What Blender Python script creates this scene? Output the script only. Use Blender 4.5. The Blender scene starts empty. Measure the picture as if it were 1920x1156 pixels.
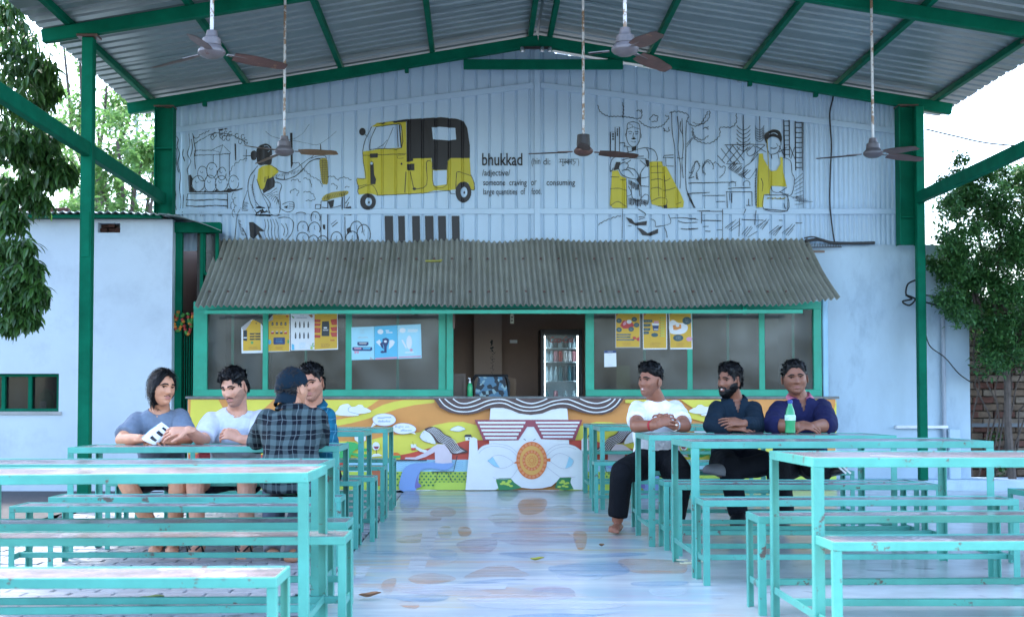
import bpy, bmesh, math, random
import numpy as np
from mathutils import Vector, Matrix, noise as mnoise

random.seed(7)
S = bpy.context.scene
COL = S.collection
R = math.radians

# ------------------------------------------------------------------ camera
CAMZ = 0.86
PITCH = R(2.08)
cam = bpy.data.cameras.new("camera")
camo = bpy.data.objects.new("camera", cam)
COL.objects.link(camo)
camo.location = (0, 0, CAMZ)
camo.rotation_euler = (math.pi / 2 + PITCH, 0, 0)
cam.sensor_width = 36
cam.lens = 45
cam.shift_x = 65 / 1920
cam.shift_y = 91.8 / 1920
cam.clip_end = 800
cam.dof.use_dof = True
cam.dof.focus_distance = 8.6
cam.dof.aperture_fstop = 5.0
S.camera = camo

# ------------------------------------------------------------------ sky, sun, exposure
SUN_EL, SUN_AZ = R(56), R(-32)          # azimuth from +Y (into the picture) towards +X
w = bpy.data.worlds.new("World")
S.world = w
w.use_nodes = True
nt = w.node_tree
nt.nodes.clear()
sky = nt.nodes.new("ShaderNodeTexSky")
sky.sky_type = 'NISHITA'
sky.sun_disc = False
sky.sun_elevation = SUN_EL
sky.sun_rotation = SUN_AZ
sky.air_density = 1.0
sky.dust_density = 1.8
sky.ozone_density = 1.0
bg = nt.nodes.new("ShaderNodeBackground")
bg.inputs[1].default_value = 0.15
wo = nt.nodes.new("ShaderNodeOutputWorld")
nt.links.new(sky.outputs[0], bg.inputs[0])
nt.links.new(bg.outputs[0], wo.inputs[0])
sl = bpy.data.lights.new("sun", 'SUN')
sl.energy = 1.2
sl.angle = R(12)
sl.color = (1.0, 0.96, 0.9)
so = bpy.data.objects.new("sun", sl)
COL.objects.link(so)
_d = Vector((math.sin(SUN_AZ) * math.cos(SUN_EL), math.cos(SUN_AZ) * math.cos(SUN_EL), math.sin(SUN_EL)))
so.rotation_euler = _d.to_track_quat('Z', 'Y').to_euler()
so.location = (6, -6, 12)

S.view_settings.view_transform = 'Standard'
S.view_settings.look = 'None'
S.view_settings.exposure = 2.8
S.view_settings.gamma = 1.0
S.view_settings.use_curve_mapping = False
S.render.engine = 'CYCLES'
S.cycles.use_denoising = True
S.cycles.max_bounces = 8
S.cycles.diffuse_bounces = 4
S.cycles.transparent_max_bounces = 12

# ------------------------------------------------------------------ helpers
_cp, _sp = math.cos(PITCH), math.sin(PITCH)


def P(px, py, Y):
    """the point of the photograph's pixel (1920 wide) that stands at depth Y"""
    x, y = (px - 895) / 2400, (669.8 - py) / 2400
    dy, dz = _cp - y * _sp, _sp + y * _cp
    t = Y / dy
    return Vector((x * t, Y, CAMZ + dz * t))


def PX(px, Y):
    return P(px, 757, Y).x


def PZ(py, Y):
    return P(895, py, Y).z


MATS = {}


def mat(name, col, rough=.6, var=.12, scale=5., metal=0., bump=0., bscale=60., col2=None, wear=None, wscale=9., wth=.62,
        spec=.5, sub=0., stretch=(1, 1, 1), rvar=0., coat=0., wsoft=.04):
    if name in MATS:
        return MATS[name]
    m = bpy.data.materials.new(name)
    m.use_nodes = True
    t = m.node_tree
    N, L = t.nodes, t.links
    b = N["Principled BSDF"]
    b.inputs["Roughness"].default_value = rough
    b.inputs["Metallic"].default_value = metal
    b.inputs["Specular IOR Level"].default_value = spec
    if coat:
        b.inputs["Coat Weight"].default_value = coat
        b.inputs["Coat Roughness"].default_value = .12
    if sub:
        b.inputs["Subsurface Weight"].default_value = sub
        b.inputs["Subsurface Radius"].default_value = (.012, .005, .003)
    tc = N.new("ShaderNodeTexCoord")
    oi = N.new("ShaderNodeObjectInfo")
    ad = N.new("ShaderNodeVectorMath")
    ad.operation = 'MULTIPLY_ADD'
    cx = N.new("ShaderNodeCombineXYZ")
    for i in range(3):
        L.new(oi.outputs["Random"], cx.inputs[i])
    L.new(cx.outputs[0], ad.inputs[0])
    ad.inputs[1].default_value = (7, 13, 5)
    L.new(tc.outputs["Object"], ad.inputs[2])
    mp = N.new("ShaderNodeMapping")
    mp.inputs["Scale"].default_value = stretch
    L.new(ad.outputs[0], mp.inputs[0])
    n1 = N.new("ShaderNodeTexNoise")
    n1.inputs["Scale"].default_value = scale
    n1.inputs["Detail"].default_value = 6
    n1.inputs["Roughness"].default_value = .65
    L.new(mp.outputs[0], n1.inputs[0])
    cr = N.new("ShaderNodeValToRGB")
    c2 = col2 or [min(1, c * (1 + var)) for c in col]
    c1 = [c * (1 - var) for c in col] if not col2 else col
    cr.color_ramp.elements[0].position = .32
    cr.color_ramp.elements[1].position = .68
    cr.color_ramp.elements[0].color = (*c1, 1)
    cr.color_ramp.elements[1].color = (*c2, 1)
    L.new(n1.outputs[0], cr.inputs[0])
    out = cr.outputs[0]
    if wear:
        n2 = N.new("ShaderNodeTexNoise")
        n2.inputs["Scale"].default_value = wscale
        n2.inputs["Detail"].default_value = 9
        n2.inputs["Roughness"].default_value = .72
        L.new(mp.outputs[0], n2.inputs[0])
        r2 = N.new("ShaderNodeValToRGB")
        r2.color_ramp.elements[0].position = wth
        r2.color_ramp.elements[1].position = wth + wsoft
        L.new(n2.outputs[0], r2.inputs[0])
        mx = N.new("ShaderNodeMixRGB")
        L.new(r2.outputs[0], mx.inputs[0])
        L.new(out, mx.inputs[1])
        mx.inputs[2].default_value = (*wear, 1)
        out = mx.outputs[0]
    L.new(out, b.inputs["Base Color"])
    if rvar:
        mr = N.new("ShaderNodeMapRange")
        mr.inputs[3].default_value = max(0, rough - rvar)
        mr.inputs[4].default_value = rough + rvar
        L.new(n1.outputs[0], mr.inputs[0])
        L.new(mr.outputs[0], b.inputs["Roughness"])
    if bump:
        n3 = N.new("ShaderNodeTexNoise")
        n3.inputs["Scale"].default_value = bscale
        n3.inputs["Detail"].default_value = 5
        L.new(mp.outputs[0], n3.inputs[0])
        bp = N.new("ShaderNodeBump")
        bp.inputs["Strength"].default_value = bump
        bp.inputs["Distance"].default_value = .01
        L.new(n3.outputs[0], bp.inputs["Height"])
        L.new(bp.outputs[0], b.inputs["Normal"])
    MATS[name] = m
    return m


class MB:
    def __init__(s):
        s.v, s.f, s.m = [], [], []

    def add(s, vs, fs, mi=0):
        o = len(s.v)
        s.v += [tuple(v) for v in vs]
        s.f += [tuple(i + o for i in f) for f in fs]
        s.m += [mi] * len(fs)

    def box(s, x0, x1, y0, y1, z0, z1, mi=0, c=0.):
        if c <= 0:
            vs = [(x, y, z) for x in (x0, x1) for y in (y0, y1) for z in (z0, z1)]
            s.add(vs, [(0, 1, 3, 2), (4, 6, 7, 5), (0, 4, 5, 1), (2, 3, 7, 6), (0, 2, 6, 4), (1, 5, 7, 3)], mi)
            return
        bm = bmesh.new()
        bmesh.ops.create_cube(bm, size=1)
        for v in bm.verts:
            v.co = ((x0 + x1) / 2 + v.co.x * (x1 - x0), (y0 + y1) / 2 + v.co.y * (y1 - y0), (z0 + z1) / 2 + v.co.z * (z1 - z0))
        bmesh.ops.bevel(bm, geom=bm.edges[:], offset=c, segments=1, affect='EDGES', profile=.5)
        s.addbm(bm, mi)

    def addbm(s, bm, mi=0):
        bm.verts.index_update()
        s.add([v.co.copy() for v in bm.verts], [[v.index for v in f.verts] for f in bm.faces], mi)
        bm.free()

    def bar(s, p0, p1, wd, ht, mi=0, up=(0, 0, 1), c=0.):
        p0, p1 = Vector(p0), Vector(p1)
        d = (p1 - p0).normalized()
        u = Vector(up)
        if abs(d.dot(u)) > .98:
            u = Vector((0, 1, 0))
        r = d.cross(u).normalized()
        u = r.cross(d).normalized()
        t = MB()
        ln = (p1 - p0).length
        t.box(-wd / 2, wd / 2, 0, ln, -ht / 2, ht / 2, 0, c)
        s.add([p0 + r * v[0] + d * v[1] + u * v[2] for v in t.v], t.f, mi)

    def tube(s, pts, r, n=8, mi=0, caps=True):
        pts = [Vector(p) for p in pts]
        rs = r if isinstance(r, (list, tuple)) else [r] * len(pts)
        vs, fs = [], []
        prev = None
        for i, p in enumerate(pts):
            d = (pts[min(i + 1, len(pts) - 1)] - pts[max(i - 1, 0)]).normalized()
            a = prev if prev is not None else (Vector((0, 0, 1)) if abs(d.z) < .9 else Vector((1, 0, 0)))
            a = (a - d * a.dot(d))
            a = a.normalized() if a.length > 1e-6 else d.orthogonal().normalized()
            prev = a
            b = d.cross(a)
            for k in range(n):
                t = 2 * math.pi * k / n
                vs.append(p + (a * math.cos(t) + b * math.sin(t)) * rs[i])
        for i in range(len(pts) - 1):
            for k in range(n):
                k2 = (k + 1) % n
                fs.append((i * n + k, i * n + k2, (i + 1) * n + k2, (i + 1) * n + k))
        if caps:
            fs.append(tuple(range(n))[::-1])
            fs.append(tuple((len(pts) - 1) * n + k for k in range(n)))
        s.add(vs, fs, mi)

    def lathe(s, prof, c=(0, 0, 0), n=16, mi=0, sx=1, sy=1):
        """prof: (radius, z) bottom to top"""
        vs, fs = [], []
        for r, z in prof:
            for k in range(n):
                t = 2 * math.pi * k / n
                vs.append((c[0] + r * math.cos(t) * sx, c[1] + r * math.sin(t) * sy, c[2] + z))
        for i in range(len(prof) - 1):
            for k in range(n):
                k2 = (k + 1) % n
                fs.append((i * n + k, i * n + k2, (i + 1) * n + k2, (i + 1) * n + k))
        fs.append(tuple(range(n))[::-1])
        fs.append(tuple((len(prof) - 1) * n + k for k in range(n)))
        s.add(vs, fs, mi)

    def grid(s, rows, mi=0, close=False):
        n = len(rows[0])
        vs = [p for r in rows for p in r]
        fs = []
        for i in range(len(rows) - 1):
            for k in range(n - 1):
                fs.append((i * n + k, i * n + k + 1, (i + 1) * n + k + 1, (i + 1) * n + k))
        s.add(vs, fs, mi)

    def build(s, name, mats, parent=None, smooth=False, angle=35):
        me = bpy.data.meshes.new(name)
        me.from_pydata([tuple(v) for v in s.v], [], s.f)
        for m in (mats if isinstance(mats, (list, tuple)) else [mats]):
            me.materials.append(m)
        if max(s.m or [0]) > 0:
            me.polygons.foreach_set("material_index", s.m)
        if smooth:
            me.polygons.foreach_set("use_smooth", [True] * len(me.polygons))
            if angle < 179:
                me.set_sharp_from_angle(angle=R(angle))
        me.update()
        return link(name, me, parent)


def link(name, me, parent=None):
    o = bpy.data.objects.new(name, me)
    COL.objects.link(o)
    if parent is not None:
        o.parent = parent
        if parent.type == 'EMPTY':
            o.matrix_parent_inverse = Matrix.Translation(parent.location).inverted()
    return o


def thing(name, label, cat, loc=(0, 0, 0), group=None):
    o = bpy.data.objects.new(name, None)
    o.empty_display_size = .1
    COL.objects.link(o)
    o.location = loc
    o['label'] = label
    o['category'] = cat
    if group:
        o['group'] = group
    return o


def tag(o, label, cat, group=None):
    o['label'] = label
    o['category'] = cat
    if group:
        o['group'] = group
    return o


def struct(o):
    o['kind'] = 'structure'
    return o


def stuff(o):
    o['kind'] = 'stuff'
    return o


KIDS = {}


def dup(root, loc, label, rotz=0., tilt=0., group=None, sc=None):
    def cp(o, par):
        c = o.copy()
        COL.objects.link(c)
        if par is not None:
            c.parent = par
        for ch in [x for x in o.children]:
            cp(ch, c)
        return c
    r = cp(root, None)
    place(r, loc, label, rotz, tilt, sc)
    if group:
        r['group'] = group
    return r


def place(r, loc, label, rotz=0., tilt=0., sc=None):
    r.location = loc
    r.rotation_euler = (0, tilt, rotz)
    r['label'] = label
    if sc:
        r.scale = sc
    return r
# ------------------------------------------------------------------ materials
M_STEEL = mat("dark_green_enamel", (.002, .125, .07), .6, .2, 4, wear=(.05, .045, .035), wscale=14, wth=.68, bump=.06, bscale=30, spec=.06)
M_TEAL = mat("teal_enamel", (.085, .36, .30), .36, .18, 3.5, wear=(.13, .10, .085), wscale=13, wth=.605, bump=.12, bscale=30, rvar=.1, spec=.3)
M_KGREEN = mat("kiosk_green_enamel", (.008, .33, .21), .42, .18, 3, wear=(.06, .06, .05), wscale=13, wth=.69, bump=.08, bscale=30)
M_SLAB = mat("worn_stone_slab", (.26, .215, .225), .2, .3, 7, wear=(.46, .45, .48), wscale=3.2, wth=.57, bump=.05, bscale=90, rvar=.1)
M_ROOF = mat("galvanised_sheet", (.22, .27, .275), .42, .12, 1.5, metal=.35, wear=(.13, .13, .13), wscale=3, wth=.7)
M_GABLE = mat("white_painted_sheet", (.44, .59, .73), .36, .05, 1.2, wear=(.34, .48, .62), wscale=4, wth=.7)
M_PLASTER = mat("whitewashed_plaster", (.53, .62, .70), .8, .06, 1.1, wear=(.43, .51, .59), wscale=2.0, wth=.5, wsoft=.25, bump=.25, bscale=12)
M_PLASTER2 = mat("stained_whitewash", (.43, .56, .66), .8, .12, 1.2, wear=(.28, .38, .48), wscale=2.0, wth=.52, wsoft=.2, stretch=(1, 1, .45), bump=.25, bscale=10)
M_AWN = mat("weathered_cement_sheet", (.265, .27, .235), .6, .25, 1.6, wear=(.19, .20, .155), wscale=2.2, wth=.5, wsoft=.22, bump=.2, bscale=25, stretch=(1, .4, 1))
M_CONC = mat("grey_concrete", (.36, .36, .36), .6, .15, 4, bump=.15, bscale=25)
M_BLACK = mat("black_paint", (.006, .006, .009), .45, .1)
M_INKY = mat("yellow_wall_paint", (.52, .45, .025), .45, .08, 2)
M_WHITE = mat("white_paint", (.80, .82, .85), .5, .03)
M_RUST = mat("rusty_brown_paint", (.10, .05, .04), .45, .35, 9, wear=(.22, .12, .07), wscale=15, wth=.6)
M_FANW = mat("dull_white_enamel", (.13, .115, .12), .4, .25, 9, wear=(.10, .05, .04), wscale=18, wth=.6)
M_RODW = mat("paint_flaked_rod", (.55, .55, .55), .4, .15, 9, wear=(.24, .15, .09), wscale=12, wth=.5)
M_RUBBER = mat("black_cable", (.006, .006, .008), .5, .1)
M_INT = mat("brown_interior_wall", (.27, .18, .14), .8, .1, 2, bump=.1, bscale=15)
M_INT2 = mat("pale_interior_pillar", (.36, .26, .21), .75, .06, 2)
M_DARK = mat("dark_wood", (.02, .018, .02), .5, .2)


def floor_mat():
    m = bpy.data.materials.new("painted_aisle_concrete")
    m.use_nodes = True
    t = m.node_tree
    N, L = t.nodes, t.links
    b = N["Principled BSDF"]
    tc = N.new("ShaderNodeTexCoord")

    def noise(sc, stretch, det=5, dist=0., off=(0, 0, 0)):
        mp = N.new("ShaderNodeMapping")
        mp.inputs["Scale"].default_value = stretch
        mp.inputs["Location"].default_value = off
        L.new(tc.outputs["Object"], mp.inputs[0])
        n = N.new("ShaderNodeTexNoise")
        n.inputs["Scale"].default_value = sc
        n.inputs["Detail"].default_value = det
        n.inputs["Distortion"].default_value = dist
        L.new(mp.outputs[0], n.inputs[0])
        return n.outputs[0]

    def ramp(v, a, bb):
        r = N.new("ShaderNodeValToRGB")
        r.color_ramp.elements[0].position = a
        r.color_ramp.elements[1].position = bb
        L.new(v, r.inputs[0])
        return r.outputs[0]

    def mix(f, c1, c2):
        x = N.new("ShaderNodeMixRGB")
        L.new(f, x.inputs[0])
        for i, c in ((1, c1), (2, c2)):
            if isinstance(c, tuple):
                x.inputs[i].default_value = (*c, 1)
            else:
                L.new(c, x.inputs[i])
        return x.outputs[0]
    sx = N.new("ShaderNodeSeparateXYZ")
    L.new(tc.outputs["Object"], sx.inputs[0])
    # aisle mask: painted strip between the two table rows
    wob = noise(1.6, (1, 1, 1), 3)
    mth = N.new("ShaderNodeMath")
    mth.operation = 'MULTIPLY_ADD'
    mth.inputs[1].default_value = .7
    L.new(wob, mth.inputs[0])
    L.new(sx.outputs[0], mth.inputs[2])
    right = ramp(mth.outputs[0], .0, .02)
    mr = N.new("ShaderNodeMapRange")
    mr.inputs[1].default_value = 1.38
    mr.inputs[2].default_value = 1.46
    L.new(mth.outputs[0], mr.inputs[0])
    conc = mix(ramp(noise(2.2, (1, 1, 1), 8), .35, .65), (.44, .47, .47), (.58, .61, .61))
    conc = mix(ramp(noise(5, (1, 1, 1), 8, 0, (3, 1, 0)), .62, .7), conc, (.36, .37, .39))
    blue = mix(ramp(noise(.9, (.8, 1.6, 1), 4, .6), .40, .60), (.55, .58, .585), (.42, .50, .545))
    paint = mix(ramp(noise(1.0, (.7, 1.5, 1), 4, .8, (4, 2, 0)), .55, .62), blue, (.60, .47, .40))
    paint = mix(ramp(noise(1.1, (.7, 1.3, 1), 4, .9, (9, 5, 0)), .60, .66), paint, (.62, .55, .42))
    paint = mix(ramp(noise(1.3, (.8, 1.4, 1), 4, .7, (1, 8, 0)), .60, .65), paint, (.50, .46, .53))
    paint = mix(ramp(noise(3.5, (.25, 1.6, 1), 9, .2, (2, 6, 0)), .52, .66), paint, (.66, .68, .68))
    paint = mix(ramp(noise(9, (.15, 1.2, 1), 9, .1, (5, 3, 0)), .57, .64), paint, (.45, .50, .55))
    c = mix(mr.outputs[0], paint, conc)
    L.new(c, b.inputs["Base Color"])
    rr = N.new("ShaderNodeMapRange")
    rr.inputs[3].default_value = .10
    rr.inputs[4].default_value = .34
    L.new(noise(4, (.6, 1, 1), 7, 0, (7, 7, 0)), rr.inputs[0])
    L.new(rr.outputs[0], b.inputs["Roughness"])
    bp = N.new("ShaderNodeBump")
    bp.inputs["Strength"].default_value = .06
    bp.inputs["Distance"].default_value = .01
    L.new(noise(14, (1, 1, 1), 6), bp.inputs["Height"])
    L.new(bp.outputs[0], b.inputs["Normal"])
    return m


M_FLOOR = floor_mat()
M_GROUND = mat("grey_ground", (.11, .11, .105), .9, .2, 2, bump=.3, bscale=20)
M_ASPH = mat("asphalt", (.055, .055, .06), .85, .25, 20, bump=.3, bscale=120)
M_PAVER = mat("grey_paver", (.40, .41, .44), .42, .2, 6, bump=.2, bscale=40, wear=(.2, .2, .21), wscale=4, wth=.62)


def pane_mat(name, tint, tr, rough=.22):
    m = bpy.data.materials.new(name)
    m.use_nodes = True
    t = m.node_tree
    N, L = t.nodes, t.links
    b = N["Principled BSDF"]
    b.inputs["Roughness"].default_value = rough
    tc = N.new("ShaderNodeTexCoord")
    n = N.new("ShaderNodeTexNoise")
    n.inputs["Scale"].default_value = 2.2
    n.inputs["Detail"].default_value = 7
    L.new(tc.outputs["Object"], n.inputs[0])
    r = N.new("ShaderNodeValToRGB")
    r.color_ramp.elements[0].position = .3
    r.color_ramp.elements[1].position = .75
    r.color_ramp.elements[0].color = (*[c * .45 for c in tint], 1)
    r.color_ramp.elements[1].color = (*[min(1, c * 2.1) for c in tint], 1)
    L.new(n.outputs[0], r.inputs[0])
    L.new(r.outputs[0], b.inputs["Base Color"])
    ts = N.new("ShaderNodeBsdfTransparent")
    ts.inputs[0].default_value = (.8, .85, .85, 1)
    mx = N.new("ShaderNodeMixShader")
    mr = N.new("ShaderNodeMapRange")
    mr.inputs[3].default_value = min(1, tr + .2)
    mr.inputs[4].default_value = max(0, tr - .2)
    L.new(n.outputs[0], mr.inputs[0])
    L.new(mr.outputs[0], mx.inputs[0])
    L.new(b.outputs[0], mx.inputs[1])
    L.new(ts.outputs[0], mx.inputs[2])
    L.new(mx.outputs[0], N["Material Output"].inputs[0])
    return m


M_PANE = pane_mat("dusty_plastic_pane", (.13, .14, .145), .70, .10)
M_GLASS = pane_mat("fridge_glass", (.12, .17, .2), .82, .05)


def leaf_mat(name, a, b2, tr=.35):
    m = bpy.data.materials.new(name)
    m.use_nodes = True
    t = m.node_tree
    N, L = t.nodes, t.links
    b = N["Principled BSDF"]
    b.inputs["Roughness"].default_value = .38
    g = N.new("ShaderNodeNewGeometry")
    oi = N.new("ShaderNodeObjectInfo")
    av = N.new("ShaderNodeMath")
    av.operation = 'ADD'
    L.new(g.outputs["Random Per Island"], av.inputs[0])
    L.new(oi.outputs["Random"], av.inputs[1])
    fr = N.new("ShaderNodeMath")
    fr.operation = 'FRACT'
    L.new(av.outputs[0], fr.inputs[0])
    r = N.new("ShaderNodeValToRGB")
    r.color_ramp.elements[0].color = (*a, 1)
    r.color_ramp.elements[1].color = (*b2, 1)
    L.new(fr.outputs[0], r.inputs[0])
    L.new(r.outputs[0], b.inputs["Base Color"])
    tl = N.new("ShaderNodeBsdfTranslucent")
    hs = N.new("ShaderNodeHueSaturation")
    hs.inputs["Value"].default_value = 1.6
    L.new(r.outputs[0], hs.inputs["Color"])
    L.new(hs.outputs[0], tl.inputs[0])
    mx = N.new("ShaderNodeMixShader")
    mx.inputs[0].default_value = tr
    L.new(b.outputs[0], mx.inputs[1])
    L.new(tl.outputs[0], mx.inputs[2])
    L.new(mx.outputs[0], N["Material Output"].inputs[0])
    return m


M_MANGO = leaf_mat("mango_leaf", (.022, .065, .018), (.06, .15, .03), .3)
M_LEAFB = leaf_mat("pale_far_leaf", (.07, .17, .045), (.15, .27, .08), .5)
M_LEAFR = leaf_mat("dark_small_leaf", (.02, .075, .022), (.075, .19, .05), .3)
M_BARK = mat("bark", (.09, .07, .06), .85, .3, 12, bump=.5, bscale=40)
# ------------------------------------------------------------------ ground and floors
YK, YG, YR, YF, YN = 12.81, 13.2, 12.95, 10.385, 7.82
g = MB()
g.box(-150, 150, -60, 300, -.5, -.012)
struct(g.build("ground", M_GROUND))
g = MB()
g.box(-.72, 6.2, 1.0, 12.9, -.3, 0)
FLOOR = struct(g.build("aisle_floor", M_FLOOR))
g = MB()
g.box(-3.3, -.72, 1.0, 12.9, -.3, -.012)
PAVING = struct(g.build("paving_bed", M_CONC))
g = MB()
g.box(-14, -3.3, 1.0, 12.9, -.3, -.006)
struct(g.build("asphalt_yard", M_ASPH))
# pavers near the camera, each its own piece, the far ones joined
pv = []
for k in range(3):
    b = MB()
    j = lambda: random.uniform(-.004, .004)
    b.box(-.098 + j(), .098 + j(), -.048 + j(), .048 + j(), -.03, 0, 0, .005)
    me = bpy.data.meshes.new("paver")
    me.from_pydata(b.v, [], b.f)
    me.materials.append(M_PAVER)
    pv.append(me)
n = 0
far = MB()
y = 3.3
row = 0
while y < 12.6:
    x = -.83 - (row % 2) * .1
    while x > (-2.5 if y < 6.4 else -3.15):
        zz = random.uniform(-.004, .002)
        if n < 300 and y < 6.4 and -2.3 < x:
            o = link("paver", pv[n % 3], PAVING)
            o.location = (x, y, zz)
            o.rotation_euler = (random.uniform(-.012, .012), random.uniform(-.012, .012), random.uniform(-.02, .02))
            n += 1
        else:
            far.box(x - .096, x + .096, y - .046, y + .046, -.03, zz)
        x -= .205
    y += .102
    row += 1
stuff(far.build("far_pavers", M_PAVER, PAVING))
# faded painting on the aisle floor, traced as it lies
def gpt(px_, py_, l):
    x, y = (px_ - 895) / 2400, (669.8 - py_) / 2400
    t = -CAMZ / (_sp + y * _cp)
    return Vector((x * t, (_cp - y * _sp) * t, l))


# low white-edged platform along the right wall
g = MB()
g.box(3.62, 6.2, 12.86, 13.4, -.2, .10, 0, .01)
struct(g.build("platform", M_PLASTER2))

# ------------------------------------------------------------------ open shed (roof on steel frames)
RX = .62


def zr(x):
    return 4.56 - .167 * abs(x - RX)


shed = thing("open_shed", "green steel framed shed with grey ribbed metal roof over the benches", "shed", (RX, 10, 0))
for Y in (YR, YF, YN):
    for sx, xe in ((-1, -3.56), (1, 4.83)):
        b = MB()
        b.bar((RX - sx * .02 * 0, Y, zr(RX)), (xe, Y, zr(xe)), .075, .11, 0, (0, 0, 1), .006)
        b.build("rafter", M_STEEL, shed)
b = MB()
b.box(.62 - .76, .62 + .86, YR - .075, YR - .035, 4.255, 4.355, 0, .006)
b.build("collar_tie", M_STEEL, shed)
for x in (-3.35, -2.37, -1.40, -.46, .545, .745, 1.78, 2.76, 3.69, 4.68):
    b = MB()
    z = zr(x) + .055 + .033
    b.box(x - .025, x + .025, 7.0, 13.42, z - .033, z + .028, 0, .004)
    b.build("purlin", M_STEEL, shed)
    b = MB()
# roof sheets, one metre wide each, ribs running down the slope
for sx, xe in ((-1, -3.62), (1, 4.97)):
    y0 = 7.02
    k = 0
    while y0 < 13.4:
        ys = []
        yy = y0
        while yy < y0 + .965:
            ys += [(yy, 0), (yy + .105, 0), (yy + .12, .028), (yy + .155, .028)]
            yy += .17
        ys.append((y0 + .97, 0))
        rows_t, rows_b = [], []
        xs = [RX + sx * .015, RX + (xe - RX) * .33, RX + (xe - RX) * .66, xe]
        dz = .002 * (k % 2)
        for x in xs:
            zb = zr(x) + .055 + .062 + dz + .006 * math.sin(x * 3 + k)
            rows_t.append([(x, a, zb + c + .002) for a, c in ys])
            rows_b.append([(x, a, zb + c) for a, c in ys])
        b = MB()
        b.grid(rows_t)
        b.grid([r for r in rows_b[::-1]])
        b.build("roof_sheet", M_ROOF, shed)
        y0 += .95
        k += 1
b = MB()
for s in (-1, 1):
    b.bar((RX + s * .13, 7.0, zr(RX) + .14), (RX + s * .13, 13.4, zr(RX) + .14), .27, .004, 0, (s * .17, 0, 1))
b.build("ridge_cap", M_ROOF, shed)
# columns
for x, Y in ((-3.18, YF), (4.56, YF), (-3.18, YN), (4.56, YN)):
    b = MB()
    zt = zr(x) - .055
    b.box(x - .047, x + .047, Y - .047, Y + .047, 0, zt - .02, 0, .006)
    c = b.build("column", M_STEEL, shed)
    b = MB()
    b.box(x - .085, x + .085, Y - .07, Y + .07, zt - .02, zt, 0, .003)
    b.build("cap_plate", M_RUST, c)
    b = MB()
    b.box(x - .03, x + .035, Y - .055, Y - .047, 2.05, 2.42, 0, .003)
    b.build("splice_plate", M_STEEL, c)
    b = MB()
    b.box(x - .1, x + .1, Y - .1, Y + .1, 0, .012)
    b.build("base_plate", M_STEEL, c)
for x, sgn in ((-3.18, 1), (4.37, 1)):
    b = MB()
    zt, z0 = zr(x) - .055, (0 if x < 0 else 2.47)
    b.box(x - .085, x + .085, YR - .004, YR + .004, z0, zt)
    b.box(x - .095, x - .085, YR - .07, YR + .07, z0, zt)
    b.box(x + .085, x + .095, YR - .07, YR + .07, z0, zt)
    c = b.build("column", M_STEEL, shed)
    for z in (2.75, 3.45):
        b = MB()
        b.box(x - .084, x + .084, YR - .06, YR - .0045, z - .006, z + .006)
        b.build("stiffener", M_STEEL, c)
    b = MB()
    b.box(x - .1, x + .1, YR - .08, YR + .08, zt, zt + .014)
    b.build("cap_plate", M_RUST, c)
b = MB()
b.box(4.415, 4.497, 12.79, 12.872, .1, zr(4.45) - .06, 0, .006)
c = b.build("column", M_STEEL, shed)
for x in (-3.18, 4.445):
    b = MB()
    y1 = 12.88 if x < 0 else 12.79
    b.bar((x, 7.0, 2.93), (x, y1, 2.93), .07, .115, 0, (0, 0, 1), .006)
    b.build("tie_beam", M_STEEL, shed)
for x in (-2.78, -.72, 1.35, 2.78, 3.45):
    b = MB()
    b.box(x - .02, x + .02, YR - .03, YR + .03, zr(x) - .10, zr(x) - .057)
    b.build("hanger_bracket", M_STEEL, shed)

# ------------------------------------------------------------------ gable wall of painted ribbed sheets
XZ = (-3.17, -1.68, 3.29, 4.41)      # three zones of sheet profile


def gprof():
    """(x, depth towards the camera) break points of the sheet"""
    out = []
    x = XZ[0]
    while x < XZ[1]:
        out += [(x, .0), (x + .022, .014), (x + .05, .014), (x + .072, 0)]
        x += .086
    x = XZ[1] + .02
    while x < XZ[2] - .03:
        out += [(x, .016), (x + .108, .016), (x + .118, 0), (x + .130, 0)]
        x += .1385
    x = XZ[2]
    while x < XZ[3]:
        out += [(x, .0), (x + .014, .012), (x + .028, .012), (x + .042, 0)]
        x += .05
    return [p for p in out if p[0] <= XZ[3]]


GP = gprof()
GPX = np.array([p[0] for p in GP])
GPD = np.array([p[1] for p in GP])


def wall_y(x):
    return YG - float(np.interp(x, GPX, GPD))


def gtop(x):
    return zr(x) + .03 - (.055 if .75 < x < 2.0 else 0)


gable = thing("gable_wall", "tall gable wall of pale blue white ribbed metal sheets with black and yellow drawings", "wall", (RX, YG, 2.5))
edges = [GPX[0]] + [XZ[0] + i * (XZ[3] - XZ[0]) / 8 for i in range(1, 8)] + [GPX[-1]]
for i in range(8):
    pts = [p for p in GP if edges[i] - 1e-6 <= p[0] <= edges[i + 1] + 1e-6]
    e0, e1 = edges[i], edges[i + 1]
    if pts[0][0] > e0 + 1e-5:
        pts = [(e0, float(np.interp(e0, GPX, GPD)))] + pts
    if pts[-1][0] < e1 - 1e-5:
        pts.append((e1, float(np.interp(e1, GPX, GPD))))
    b = MB()
    b.grid([[(x, YG - d, 2.44) for x, d in pts], [(x, YG - d, gtop(x)) for x, d in pts]])
    b.grid([[(x, YG - d + .002, 2.44) for x, d in pts][::-1], [(x, YG - d + .002, gtop(x)) for x, d in pts][::-1]])
    b.build("wall_sheet", M_GABLE, gable)
fl = YG - .019
zb = PZ(397, YG)
b = MB()
b.box(XZ[0], XZ[3] - .02, fl - .012, fl, zb - .03, zb + .03, 0, .004)
b.build("flashing_band", M_GABLE, gable)
z0, z1, z2 = PZ(246, YG), PZ(161, YG), PZ(248, YG)
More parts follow.
